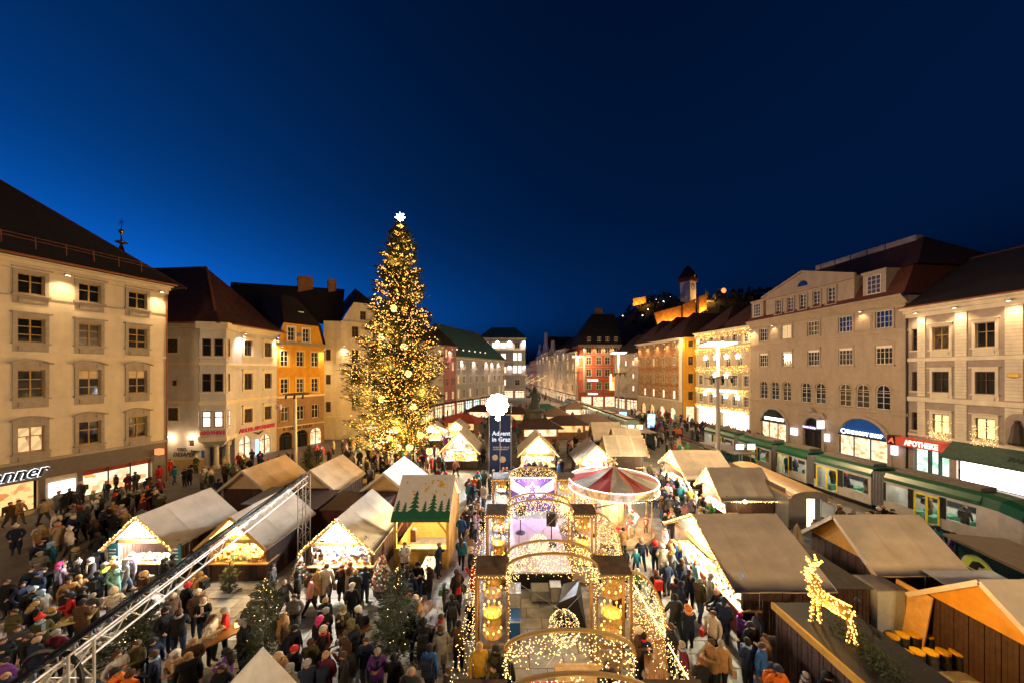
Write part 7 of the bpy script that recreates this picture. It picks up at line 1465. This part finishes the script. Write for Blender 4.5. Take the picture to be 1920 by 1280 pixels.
def person_skin(pose, longc, sub, fingers):
    P = POSES[pose]; ln = P.get('lean', 0.); stp = P.get('step', 0.); V = []; E = []; TG = []
    def v(p, r, par=None, tg=0):
        V.append((p, r)); i = len(V)-1
        if par is not None: E.append((par, i)); TG.append(tg)
        return i
    def lx(z): return -ln*max(0, (z-.95)/.5)
    pel = v((0,.0,.95),(.165,.135)); be = v((0,lx(1.1),1.12),(.175,.14),pel); ch = v((0,lx(1.32),1.33),(.19,.145),be)
    nb = v((0,lx(1.46),1.47),(.085,.085),ch); nk = v((0,lx(1.5)-.01,1.525),(.058,.06),nb,0); h0 = v((0,lx(1.58)-.02,1.585),(.082,.098),nk,3); h1 = v((0,lx(1.66)-.02,1.66),(.08,.095),h0,3); 
    for sx, key in ((1,'L'),(-1,'R')):
        e, w_ = P[key]; s = v((sx*.18,lx(1.42),1.415),(.088,.088),ch); el = v((e[0],e[1]+lx(1.2),e[2]),(.07,.07),s); wr = v((w_[0],w_[1]+lx(1.2),w_[2]),(.047,.047),el)
        d = (Vector(w_)-Vector(e)).normalized(); pa = v(tuple(Vector(w_)+d*.07+Vector((0,lx(1.2),0))),(.034,.046),wr,3)
        if fingers:
            side = d.cross(Vector((sx*.2,-.3,1))).normalized(); c = Vector(w_)+d*.07+Vector((0,lx(1.2),0)); curl = Vector((-sx*.4,-.2,-.3)).normalized()
            for q in range(4): f0 = v(tuple(c+d*.05+side*(.027-.018*q)),(.011,.011),pa,3); v(tuple(c+d*(.085-.006*abs(q-1.3))+side*(.03-.02*q)+curl*.018),(.009,.009),f0,3)
            v(tuple(c+d*.02+side*.06),(.012,.012),pa,3)
        else: v(tuple(Vector(w_)+d*.13+Vector((0,lx(1.2),0))),(.03,.03),pa,3)
        so = stp*sx; tg = 0 if longc else 1
        hp = v((sx*.095,0,.88),(.125,.13),pel,0); kn = v((sx*.105,-so*.45-.015,.5),(.13,.13) if longc else (.082,.085),hp,tg)
        if longc: sk = kn; kn = v((sx*.105,-so*.55,.38),(.062,.065),kn,1)
        an = v((sx*.11,-so+.03+abs(so)*.1,.10),(.05,.055),kn,1); v((sx*.12,-so-.12,.045),(.045,.04),an,2)
    me = bpy.data.meshes.new('person'); me.from_pydata([p for p,_ in V], E, []); o = bpy.data.objects.new('tmp', me); COL.objects.link(o)
    o.modifiers.new('s','SKIN').use_smooth_shade = True
    lay = me.skin_vertices[0] if me.skin_vertices else None
    if lay is None:
        bpy.context.view_layer.objects.active = o; lay = me.skin_vertices.new().data if hasattr(me.skin_vertices,'new') else None
        lay = me.skin_vertices[0]
    for i, (_, r) in enumerate(V): lay.data[i].radius = r; lay.data[i].use_root = (i == 0)
    if sub: md = o.modifiers.new('b','SUBSURF'); md.levels = 1; md.render_levels = 1
    dg = bpy.context.evaluated_depsgraph_get(); dg.update(); ev = bpy.data.meshes.new_from_object(o.evaluated_get(dg)); bpy.data.objects.remove(o)
    segs = [(Vector(V[a][0]), Vector(V[b][0]), t, (V[a][1][0]+V[b][1][0])/2) for (a, b), t in zip(E, TG)]
    ev.materials.clear(); [ev.materials.append(m) for m in PM]; mi = []
    for p in ev.polygons:
        c = p.center; best = (9, 0)
        for a, b, t, r in segs:
            ab = b-a; u = max(0, min(1, (c-a).dot(ab)/max(1e-6, ab.length_squared))); d = (c-(a+ab*u)).length-r
            if d < best[0]: best = (d, t)
        mi.append(best[1])
    ev.polygons.foreach_set('material_index', mi); ev.polygons.foreach_set('use_smooth', [True]*len(mi)); ev.update(); ev.name = 'person'
    return ev, ln
PROTO = {}
for ps in POSES:
    for lc in (0,1):
        if ps == 'walk' and lc: continue
        PROTO[(ps,lc)] = person_skin(ps, lc, True, True)
LOW = {(ps,lc): person_skin(ps, lc, False, False) for ps, lc in (('stand',0),('cup',0),('pocket',1),('walk',0))}
# head gear
def cap(b, r, z0, a_front, dz=0., sq=(1,1.12,1.05), back=0.):
    """hair shell: sphere cap cut higher at the face"""
    n, m = 12, 6; o = len(b.v)
    for i in range(m+1):
        for k in range(n):
            a = 2*math.pi*k/n; front = max(0., -math.sin(a)); lo = -.45-back+front*(a_front+back); t = i/m; u = 1-(1-lo)*t; s = math.sqrt(max(0,1-u*u))
            b.v.append((r*s*math.cos(a)*sq[0], -.02+r*s*math.sin(a)*sq[1], z0+r*u*sq[2]))
    for i in range(m):
        for k in range(n): b.f.append((o+i*n+k,o+(i+1)*n+k,o+(i+1)*n+(k+1)%n,o+i*n+(k+1)%n)); b.m.append(0)
GEAR = {}
def gear_mesh(kind):
    b = MB()
    if kind == 'short': cap(b,.105,1.635,.95)
    elif kind == 'long': cap(b,.11,1.635,.95); b.tube([(0,.05,1.6),(0,.1,1.48),(0,.115,1.3),(0,.1,1.22)],[.1,.115,.1,.04],9)
    elif kind == 'bald': cap(b,.1,1.60,1.1)
    elif kind == 'beanie': cap(b,.116,1.65,.55,sq=(1,1.1,1.05)); b.lathe([(.113,-.01),(.128,0),(.128,.045),(.115,.055)],12,(0,-.02,1.655)); b.tube([(0,.05,1.58),(0,.07,1.46)],[.08,.05],8)
    elif kind == 'pompom': cap(b,.116,1.65,.55); b.lathe([(.113,-.01),(.128,0),(.128,.045),(.115,.055)],12,(0,-.02,1.655)); b.ball((0,0,1.80),.045,8,6)
    elif kind == 'hood': cap(b,.135,1.63,.75,sq=(1,1.15,1.05),back=.35); b.lathe([(.13,-.03),(.16,0),(.13,.03)],10,(0,.02,1.47))
    return b.mesh(kind, [mat('tmp_head')], True)
for k in ('short','long','bald','beanie','pompom','hood'): GEAR[k] = gear_mesh(k)
hairc = {'brown':(.07,.035,.018),'blond':(.42,.27,.1),'black':(.012,.01,.01),'grey':(.3,.29,.28),'auburn':(.2,.06,.02),'fair':(.45,.28,.18)}
hatc = {'white':(.7,.66,.58),'red':(.6,.03,.02),'pink':(.75,.06,.25),'black':(.015,.015,.018),'grey':(.3,.3,.3),'navy':(.015,.025,.06),'orange':(.75,.2,.02),'blue':(.25,.4,.55),'tan':(.45,.32,.18),'cream':(.65,.55,.4),'khaki':(.2,.17,.06),'purple':(.25,.08,.3)}
GM = {}
def gear(kind, colname, tab_):
    key = (kind, colname)
    if key not in GM:
        me = GEAR[kind].copy(); me.materials.clear(); me.materials.append(mat('head_%s_%s' % (('hair' if tab_ is hairc else 'knit'), colname), tab_[colname], .85, var=.25, scale=30.)); GM[key] = me
    return GM[key]
fb_ = MB(); fb_.add([(-.014,-.112,1.585),(.014,-.112,1.585),(0,-.142,1.59),(0,-.112,1.635)],[(0,2,3),(2,1,3),(0,1,2)],0)
for sx in (-1,1): fb_.add([(sx*.034-.014,-.117,1.63),(sx*.034+.014,-.117,1.63),(sx*.034+.012,-.115,1.642),(sx*.034-.012,-.115,1.642)],[(0,1,2,3)],1); fb_.ball((sx*.09,-.02,1.61),.02,5,4,0,(.5,1,1.4))
fb_.add([(-.025,-.112,1.553),(.025,-.112,1.553),(.02,-.112,1.562),(-.02,-.112,1.562)],[(0,1,2,3)],2); face_me = fb_.mesh('face', [skin_m, mat('eye_dark', (.02,.015,.012), .4), mat('lips', (.35,.12,.1), .5)])
bp_ = MB(); bp_.box(-.15,.15,.13,.3,1.05,1.42); bp_.box(-.11,.11,.3,.35,1.08,1.25); [bp_.tube([(sx*.12,.14,1.4),(sx*.13,-.02,1.5),(sx*.13,-.15,1.38),(sx*.15,.0,1.1)],.018,4) for sx in (-1,1)]; BPM = {}
bg_ = MB(); bg_.box(-.42,-.28,-.2,.1,.62,.88); bg_.tube([(-.35,-.1,.88),(-.32,-.06,1.0),(-.35,0,.88)],.01,4)
sc_ = MB(); sc_.lathe([(.085,0),(.115,.02),(.115,.07),(.09,.09)],10,(0,-.01,1.445)); sc_.box(.02,.1,-.19,-.165,1.1,1.46)
def coloured(b, name, col, rgb):
    k = (name, col)
    if k not in BPM: BPM[k] = b.mesh(name, mat('%s_%s' % (name, col), rgb, .7))
    return BPM[k]
COATS = {'black':(.014,.014,.017),'navy':(.016,.025,.055),'charcoal':(.045,.045,.05),'grey':(.17,.165,.16),'brown':(.075,.04,.022),'olive':(.085,.08,.035),'beige':(.42,.32,.2),'tan':(.34,.2,.08),'cream':(.6,.52,.4),'white':(.68,.66,.63),'red':(.42,.02,.025),'maroon':(.13,.018,.04),'blue':(.03,.1,.3),'teal':(.02,.16,.22),'mint':(.22,.45,.4),'green':(.06,.22,.05),'lime':(.3,.5,.04),'purple':(.14,.05,.25),'lilac':(.36,.28,.42),'pink':(.55,.25,.22),'orange':(.7,.16,.02),'mustard':(.45,.27,.03)}
PEOPLE = []; NAMES = {}
def person(x, y, coat, head, face=0., pose=None, longc=None, extra=None, size=1., place=None, rnd=random):
    pose = pose or rnd.choice(('stand','cup','pocket','cup','pocket','stand','phone','walk')); longc = (rnd.random() < .3) if longc is None else longc
    if (pose, int(longc)) not in PROTO: longc = 0
    me, ln = PROTO[(pose, int(longc))]
    o = link('person', me, None, (x,y,.012), face+rnd.uniform(-.25,.25)); s = size*rnd.uniform(.96,1.06); o.scale = (s*rnd.uniform(.98,1.08),s*rnd.uniform(.98,1.08),s)
    c = COATS[coat]; k = rnd.uniform(.85,1.2); o.color = (c[0]*k,c[1]*k,c[2]*k,1)
    hk, hc = head.split('_'); tb = hatc if hk in ('beanie','pompom','hood') else hairc
    g_ = link({'beanie':'hat','pompom':'hat','hood':'hood'}.get(hk,'hair'), gear(hk, hc, tb), o, (0,-ln*1.25,0)); f_ = link('face', face_me, o, (0,-ln*1.3,0))
    if not extra and rnd.random() < .42:
        kind, ec = rnd.choice(('scarf_red','scarf_grey','scarf_cream','scarf_navy','pack_black','pack_navy','bag_black','bag_tan','scarf_black','scarf_blue')).split('_'); nm = {'pack':'backpack','bag':'handbag','scarf':'scarf'}[kind]
        link(nm, coloured({'pack':bp_,'bag':bg_,'scarf':sc_}[kind], nm, ec, hatc[ec]), o)
    desc = {'beanie':'%s knit hat' % hc,'pompom':'%s bobble hat' % hc,'hood':'%s hood up' % hc,'short':'short %s hair' % hc,'long':'long %s hair' % hc,'bald':'cropped %s hair' % hc}[hk]
    if extra:
        kind, ec = extra.split('_'); rgb = (hatc.get(ec) or COATS.get(ec))
        link({'pack':'backpack','bag':'handbag','scarf':'scarf'}[kind], coloured({'pack':bp_,'bag':bg_,'scarf':sc_}[kind], {'pack':'backpack','bag':'handbag','scarf':'scarf'}[kind], ec, rgb), o)
        desc += ', %s %s' % (ec, {'pack':'backpack','bag':'handbag','scarf':'scarf'}[kind])
    PEOPLE.append([o, coat, longc, desc, place, pose, size < .85]); return o
BLOCK = []
for hx, hy, hw, hd, rot in ((-18.2,17,1.6,3.4,0),(-13.65,17,1.6,3.5,0),(-8.35,16.7,1.6,3.5,0),(-4.85,18.3,1.6,3.6,0),(-5.6,36.6,2.1,3.8,0),(2.6,34.2,2,3.6,0),(7.8,31.8,1.8,3.4,0)): BLOCK.append((hx-hw,hx+hw,hy-.15,hy+hd))
for a in ((14.2,18,27.2,32.6),(14.2,18,22.6,26.2),(9.0,12.7,13.2,19.6),(12.4,14.4,13.1,17.7),(15.6,19.4,9,18.4),(9.2,11.6,6.5,12.2),(-1.4,0,11.7,12.9),(-1.4,0,16.7,17.9),(2.8,4.3,11.7,12.9),(2.8,4.3,16.7,17.9),(3.9,9.3,19.7,25.1),(-.2,3.1,16.3,23.8),(-17.2,-6.3,20.6,28.9),(-21.3,-17,24.4,28.9),(8.8,18,33,46.5),(17.4,20.2,21.4,28.8)): BLOCK.append(a)
def free(x, y): return not any(a < x < b and c < y < d for a,b,c,d in BLOCK)
def settle(x, y):
    for _ in range(60):
        if free(x, y): return x, y
        y -= .12
    return x, y
LAND = [(-18.2,16,'in front of the leftmost food hut'),(-13.6,16,'in front of the bakery hut'),(-8.3,15.8,'in front of the ornament hut'),(-4.8,17.3,'by the printed-roof booth'),(-6.1,12.2,'at the table between the firs'),(-3.2,13.3,'at the table right of the centre fir'),(-10.4,12.3,'at the lantern table'),(-17,12.9,'at the yellowish table'),(-13.5,12.4,'beside the low wide fir'),(-1.9,14.5,'beside the left-hand light strings'),(5,11.8,'inside the right-hand light net'),(7.6,12,'in the aisle by the light net'),(8.2,16.5,'at the sausage counter'),(7.4,19.6,'in front of the carousel'),(10.6,23,'right of the carousel'),(13,24,'at the second glowing hut'),(13,29,'at the farthest glowing hut'),(15,33,'in the lane before the tram shelter'),(-30,30,'outside the chocolate shop'),(-31,27,'outside the chocolate shop'),(-27,36,'outside the pharmacy'),(-24,42,'before the amber house'),(-18,48,'before the gabled house'),(-13.5,38,'at the foot of the big tree'),(-6,34,'before the wreath hut'),(-1,31,'under the banner tower'),(2.6,32,'before the hut right of the banner tower'),(21,22,'by the silver wagon'),(30,60,'on the pavement before the garlanded house'),(30,75,'before the arcade house'),(22,55,'near the far tram stop'),(-22,20,'on the open paving at left'),(-20,14,'in the crowd at far left'),(9,9,'beside the long dark shed'),(1.4,18.5,'on the stage'),(1.5,10,'in the light avenue'),(-2.5,10,'left of the front candle tower'),(-8,9.5,'by the pale canvas roof'),(-14,9.8,'under the near end of the truss')]
# ---- people read off the photograph: crop origin, then  x,y | coat | head | facing | pose/extra
def crowd_from(ox, oy, txt):
    for ln_ in txt.strip().split('\n'):
        p = ln_.split(); cx, cy = map(float, p[0].split(',')); X, Y = gp(ox+cx/4, oy+cy/4, 1.60)
        X, Y = settle(X, Y); face = {'f':0,'b':180,'l':-90,'r':90,'fl':-45,'fr':45,'bl':-135,'br':135}[p[3]]
        kw = {}
        for q in p[4:]:
            if q in POSES: kw['pose'] = q
            elif q == 'L': kw['longc'] = True
            elif q == 'S': kw['longc'] = False
            elif q == 'kid': kw['size'] = .72
            else: kw['extra'] = q
        if kw.get('size'): X, Y = gp(ox+cx/4, oy+cy/4, 1.15); X, Y = settle(X, Y)
        person(X, Y, p[1], p[2], R(face), **kw)
crowd_from(0, 960, '''
435,100 beige hood_tan l L phone
340,200 black beanie_black f
300,235 black short_auburn r
375,245 teal beanie_blue b pack_black
300,310 grey beanie_grey fr
735,175 charcoal short_brown l walk
600,20 navy short_black l bag_orange
780,30 navy short_black b walk
480,355 black long_brown fr
440,405 lilac beanie_pink b pack_black
570,280 grey hood_tan fl
700,310 black short_black l
790,270 blue beanie_black fr
840,285 white beanie_white b
850,350 white long_blond b
985,330 lilac beanie_white b
940,365 grey beanie_grey br L
680,360 charcoal beanie_grey f scarf_cream
590,370 charcoal pompom_grey fl
780,400 lime beanie_grey r
855,425 mint long_blond r L
230,445 navy bald_brown fr
290,470 navy beanie_navy f
335,435 black short_black f
590,485 tan long_blond bl L
725,470 navy short_black b pack_black
515,520 tan short_black fr
55,520 black short_brown f
165,545 navy short_black r
245,600 black beanie_blue r
310,610 grey beanie_blue l
490,610 black short_brown f
530,640 red beanie_navy fl cup
610,600 black beanie_black b
690,620 charcoal bald_grey b
850,610 cream hood_cream bl
255,690 black long_blond b
390,735 black short_blond l cup
300,805 olive pompom_red fr cup
610,700 brown short_black b S
20,960 navy bald_brown fr
215,940 black short_brown f
270,970 navy short_fair b
110,740 olive short_brown f
1080,475 brown hood_tan f
1230,372 black beanie_black b
1290,345 charcoal short_black b
1290,630 brown beanie_cream r
1405,555 black pompom_red b S
1440,485 tan long_blond b
1500,480 tan short_blond l pack_black
1480,620 brown beanie_cream fr cup
1525,660 black short_fair f cup
1340,770 black short_brown bl S
1590,810 cream long_brown r S cup
1690,745 red beanie_grey fl S
1870,705 black short_brown b
1820,850 black beanie_grey l
1450,990 brown long_blond fr cup
1320,1090 tan beanie_white f scarf_cream
1410,1110 black long_blond fr
1665,1180 black long_brown f
1700,1070 purple long_black l
880,1090 white long_brown r
1030,1010 olive short_brown f cup
1140,965 navy beanie_black r
1160,1090 navy short_brown fl
860,1200 orange beanie_black r
40,1220 purple bald_fair fr
40,1110 purple short_black f
970,1240 orange short_brown b
1240,760 black beanie_black r
130,880 charcoal short_brown fr
420,900 maroon beanie_grey f
''')
crowd_from(0, 640, '''
870,1000 brown short_grey f
960,1000 maroon beanie_tan r L
1015,990 charcoal short_brown l
1195,945 red short_black l
1195,1040 maroon short_grey l walk
800,1050 navy short_grey f
610,1070 charcoal beanie_white f
700,1130 grey beanie_cream b
520,1110 black short_brown r
440,1140 grey short_brown r
490,1150 black beanie_black b walk
550,1130 black beanie_black r walk
330,1190 beige short_black l L walk
160,1120 grey short_brown b
750,1170 charcoal short_brown f
880,1130 black short_black b
970,1140 black short_grey b
1040,1120 charcoal beanie_grey l
1140,1090 black short_brown r
1100,1030 navy short_black b
1310,940 teal short_black b
1280,885 red short_auburn r
1385,960 black short_black f
1422,950 black beanie_black f
1570,955 olive short_brown l L
1470,870 olive beanie_cream f bag_black
1640,1040 navy beanie_black b
1680,870 beige long_blond r L
1790,840 red short_brown f
1830,860 maroon short_black r
1890,820 navy short_brown f
1760,920 charcoal short_brown b
1850,950 navy beanie_grey b
75,1215 brown short_brown r walk
140,1200 tan short_brown r walk
''')
crowd_from(480, 960, '''
120,420 black beanie_black r S bag_tan
210,520 charcoal short_grey r walk
310,470 black beanie_black br
405,490 pink long_brown br S
470,425 tan long_blond b L bag_red
530,425 cream short_brown b L
645,410 black long_auburn b L scarf_red
705,410 beige long_auburn b L
745,470 charcoal short_blond b L
815,425 navy short_black b S
720,560 black beanie_white b S
290,640 grey short_brown f L
520,660 black short_blond b walk
525,740 black beanie_grey f
655,720 olive beanie_khaki f scarf_cream
770,740 black beanie_white fl
475,830 black beanie_pink b
500,885 black beanie_cream r
205,770 tan long_blond r
285,870 black beanie_black r S
290,1020 black beanie_red f cup
405,970 olive short_brown b S
715,855 olive beanie_khaki bl
665,970 brown long_brown l cup
825,970 navy short_brown f S
660,1070 charcoal short_brown fl
520,1090 maroon short_fair b
380,1150 navy beanie_grey fr
165,1110 tan hood_tan fr
255,1180 grey beanie_grey f
910,1050 purple short_grey f cup
1030,1090 black short_black b S
1165,1210 charcoal bald_fair b
1115,255 white short_brown f S cup
1370,260 navy short_grey r L phone
1540,200 teal long_brown b S
1620,95 black beanie_black r
1610,290 black beanie_cream r
1630,385 red long_brown l
1130,420 black long_brown b bag_black
1215,400 black beanie_black f cup
1300,450 black long_brown l
1165,480 navy short_black b pack_navy
1505,460 black long_brown bl bag_black
1520,530 charcoal beanie_white b kid pack_red
1410,545 charcoal beanie_blue r kid pack_green
1140,620 green pompom_orange f cup
1225,625 tan beanie_cream fl lean
1390,780 grey short_brown l L
1255,850 black pompom_black b
1470,645 black short_black b pack_black
1620,665 black short_grey b
1520,840 brown short_black b S
1385,885 grey short_brown bl L
1300,1050 blue short_black b
1445,1190 charcoal short_brown fl
1155,760 black short_black b
1675,1035 mustard long_blond f
1800,1030 olive hood_black f cup
1870,1110 black short_black b
1540,40 blue short_brown b
1640,25 lilac short_black r
''')
crowd_from(960, 960, '''
835,130 tan short_black b S phone
970,205 navy hood_tan b S
1075,225 navy hood_red b S
1130,250 cream hood_cream b L
1190,215 tan long_auburn r
1255,240 blue long_blond b
1205,300 grey long_blond r
1305,280 white beanie_white r
1150,125 white short_black l
1380,365 mint short_blond r point
1275,360 navy long_brown b L
1160,380 navy short_grey b S
1080,465 black short_auburn b S pack_red
850,300 black short_black b kid
930,295 teal beanie_white b kid
845,415 black beanie_white f kid
940,440 green hood_cream f kid
1330,455 navy long_brown br
1230,525 charcoal short_black br
1265,555 navy beanie_navy r
1410,525 olive bald_grey br S
1490,495 cream beanie_white r L
1225,660 charcoal short_black b walk
1325,715 navy hood_orange b
1590,685 navy beanie_navy br S
1570,605 black short_fair l lean
1510,755 cream short_brown fl bag_red S
1710,775 purple beanie_pink r kid
1790,850 black beanie_black f
1850,795 charcoal short_brown r walk
1770,985 navy short_black b S
1500,1000 tan short_brown l
1570,1000 tan short_grey b S
1280,990 maroon short_grey l
1195,885 black short_brown l
1425,1115 black short_auburn b
680,285 mustard hood_tan f
615,185 white short_black b S
970,705 tan short_blond fl cup
910,835 brown beanie_cream fr cup
985,925 navy short_black br
850,1135 grey short_blond fr
1905,935 tan short_brown l
1870,1020 blue short_brown fr
1995,1190 orange beanie_navy f S
710,1170 charcoal short_brown f
2210,1215 navy bald_grey l
2360,1250 black beanie_black f
2070,130 blue beanie_black b S
''')
crowd_from(1440, 960, '''
1270,125 teal beanie_black b S
1395,170 purple short_brown b S
350,60 lilac short_blond l
410,45 grey long_blond l
455,75 red beanie_red l
30,1150 orange beanie_navy f S
''')
# stage equipment
for k, (x, y, l) in enumerate(((.35,17.0,'left'),(2.4,21.5,'right'))):
    r = empty('microphone_stand', (x,y,.9), 0, 'thin black microphone stand at the %s of the stage' % l, 'stand', 'stage equipment'); b = MB(); b.tube([(0,0,0),(0,0,1.5)],.015,5); b.tube([(0,0,1.5),(0,-.35,1.62)],.012,5); b.build('pole', black_metal, r); b = MB(); b.lathe([(.18,0),(.18,.03),(.02,.05)],10); b.build('base', black_metal, r)
for k, (x, y, l) in enumerate(((.5,20.4,'left'),(2.2,19.0,'right'))):
    r = empty('loudspeaker', (x,y,.9), .3-.6*k, 'black %s loudspeaker on a pole on the stage' % l, 'loudspeaker', 'stage equipment'); b = MB(); b.box(-.25,.25,-.2,.2,1.1,1.8); b.build('cabinet', black_metal, r); b = MB(); b.tube([(0,0,0),(0,0,1.1)],.03,6); b.lathe([(.3,0),(.3,.03),(.03,.06)],8); b.build('pole', black_metal, r)
# ---- crowds filled in by area (corner pixels of the area on the ground)
rndc = random.Random(11)
def inside(p, poly):
    c = False; j = len(poly)-1
    for i in range(len(poly)):
        if (poly[i][1] > p[1]) != (poly[j][1] > p[1]) and p[0] < (poly[j][0]-poly[i][0])*(p[1]-poly[i][1])/(poly[j][1]-poly[i][1])+poly[i][0]: c = not c
        j = i
    return c
AREAS = [([(960,845),(1080,835),(1100,860),(1050,872),(975,875)],34),([(830,835),(905,830),(915,870),(850,880)],24),([(1290,800),(1440,830),(1420,842),(1300,815)],44),([(1180,776),(1300,786),(1300,802),(1190,792)],36),([(40,1010),(300,925),(315,955),(170,1030)],18),([(20,1040),(200,975),(330,945),(300,985),(140,1060)],16),([(330,925),(470,880),(540,862),(560,890),(400,940)],26),([(560,880),(600,845),(700,828),(730,855),(640,890)],30),([(650,905),(700,868),(850,885),(880,925),(830,940)],46),([(868,935),(912,900),(910,1010),(876,1040)],17),([(912,905),(975,905),(970,925),(915,930)],9),([(1195,925),(1235,885),(1262,920),(1335,985),(1345,1010),(1250,1030),(1235,960)],52),([(1195,805),(1235,800),(1300,860),(1262,905),(1220,880)],40),([(1195,790),(1290,797),(1420,825),(1345,845),(1235,815)],64),([(1552,985),(1700,1005),(1640,1020),(1560,1010)],10),([(975,895),(1055,893),(1055,912),(980,915)],12),([(830,775),(985,765),(1090,775),(1110,835),(1040,830),(960,850),(900,840),(830,815)],170),([(985,722),(1075,730),(1090,762),(1000,748)],120),([(700,850),(860,830),(880,860),(720,890)],26)]
cand = []
for poly, n in AREAS:
    xs, ys = [p[0] for p in poly], [p[1] for p in poly]; G = [gp(*p) for p in poly]; k = t = 0
    gx, gy = [p[0] for p in G], [p[1] for p in G]
    while k < n and t < 4000:
        t += 1; X, Y = rndc.uniform(min(gx),max(gx)), rndc.uniform(min(gy),max(gy))
        if not inside((X,Y), G) or not free(X, Y): continue
        if any((X-a)**2+(Y-b)**2 < .16 for a,b in cand): continue
        cand.append((X,Y)); k += 1
cand.sort(key=lambda p: p[1]); quota = 300-len(PEOPLE)-0
ck = list(COATS); cwt = [22,18,14,8,8,7,5,4,4,4,5,3,3,3,1,2,1,2,2,2,2,1]
heads = ['short_brown','short_black','short_grey','long_brown','long_blond','beanie_black','beanie_grey','beanie_white','beanie_navy','hood_tan','short_blond','pompom_white','beanie_red','short_auburn','long_black','beanie_cream','bald_fair']
for X, Y in cand[:quota]: person(X, Y, rndc.choices(ck,cwt)[0], rndc.choice(heads), rndc.uniform(0,6.28), rnd=rndc)
# the rest of the crowd: too small to pick apart
Vv, Ff, Mm, Cc = [], [], [], []; off = 0
lowd = {k: (np.array([v.co[:] for v in me.vertices]), [tuple(p.vertices) for p in me.polygons], [p.material_index for p in me.polygons]) for k, (me, _) in LOW.items()}
hcap = MB(); cap(hcap,.108,1.635,.95)
for X, Y in cand[quota:]:
    k = rndc.choice(list(lowd)); v, f, m = lowd[k]; a = rndc.uniform(0,6.28); s = rndc.uniform(.93,1.06); c_, s_ = math.cos(a)*s, math.sin(a)*s
    hv = np.array(hcap.v); allv = np.vstack([v, hv]); w_ = np.stack([allv[:,0]*c_-allv[:,1]*s_+X, allv[:,0]*s_+allv[:,1]*c_+Y, allv[:,2]*s+.012],1); Vv.append(w_)
    coat = COATS[rndc.choices(ck,cwt)[0]]; tr_c = rndc.choice(((.012,.013,.016),(.03,.05,.1),(.055,.05,.045))); hcol = rndc.choice(list(hairc.values())+list(hatc.values())[:5])
    tabc = [coat, tr_c, (.02,.017,.015), (.5,.3,.2), (.03,.03,.03)]
    for fc, q in zip(f, m): Ff.append(tuple(i+off for i in fc)); Cc.append(tabc[q])
    n0 = off+len(v)
    for fc in hcap.f: Ff.append(tuple(i+n0 for i in fc)); Cc.append(hcol)
    off += len(allv)
if Vv:
    me = bpy.data.meshes.new('crowd'); me.from_pydata(np.vstack(Vv).tolist(), [], Ff); at = me.color_attributes.new('cloth', 'FLOAT_COLOR', 'CORNER')
    buf = []; 
    for fc, c in zip(Ff, Cc): buf += [*c, 1.]*len(fc)
    at.data.foreach_set('color', buf); m = bpy.data.materials.new('crowd_cloth'); m.use_nodes = True; t = m.node_tree; an = t.nodes.new('ShaderNodeAttribute'); an.attribute_name = 'cloth'; t.links.new(an.outputs['Color'], t.nodes['Principled BSDF'].inputs['Base Color']); t.nodes['Principled BSDF'].inputs['Roughness'].default_value = .85
    me.materials.append(m); me.update(); o = link('crowd', me); tag(o, 'distant crowd of visitors too far away to tell apart', 'crowd', None, 'stuff')
# tram passengers
pk = 0
for root, T, L in PASS:
    for q in range(3):
        p = (Matrix.Translation(root.location) @ T) @ Vector((L*(.2+.3*q+rndc.uniform(-.05,.05)), rndc.uniform(.1,.75), .4)); o = person(p.x, p.y, rndc.choices(ck,cwt)[0], rndc.choice(heads), rndc.choice((-1.57,1.57,0)), 'stand', rnd=rndc); o.location.z = .4; PEOPLE[-1][4] = 'aboard the near tram'
# ---- labels: look first, then place, then order from the left
def place_of(o):
    x, y = o.location[0], o.location[1]; return min(LAND, key=lambda l: (l[0]-x)**2+(l[1]-y)**2*.8)[2]
groups = {}
for rec in PEOPLE:
    o, coat, lc, desc, pl, pose, kid = rec; lab = '%s in %s %s, %s, %s' % ('child' if kid else 'person', coat, 'coat' if lc else 'jacket', desc, pl or place_of(o))
    if len(lab.split()) > 13: lab = '%s in %s %s, %s, %s' % ('child' if kid else 'person', coat, 'coat' if lc else 'jacket', desc.split(', ')[-1], pl or place_of(o))
    groups.setdefault(lab, []).append(o)
ordn = ['leftmost','second from left','third from left','fourth from left','fifth from left','sixth from left','seventh from left','eighth from left']
for lab, os_ in groups.items():
    os_.sort(key=lambda o: o.location[0]/o.location[1])
    for i, o in enumerate(os_):
        l2 = lab if len(os_) == 1 else lab+', '+ordn[min(i,7)]
        if len(l2.split()) > 16: q = l2.split(', '); l2 = ', '.join([q[0]]+q[2:])
        tag(o, l2, 'person', 'visitors of the market')
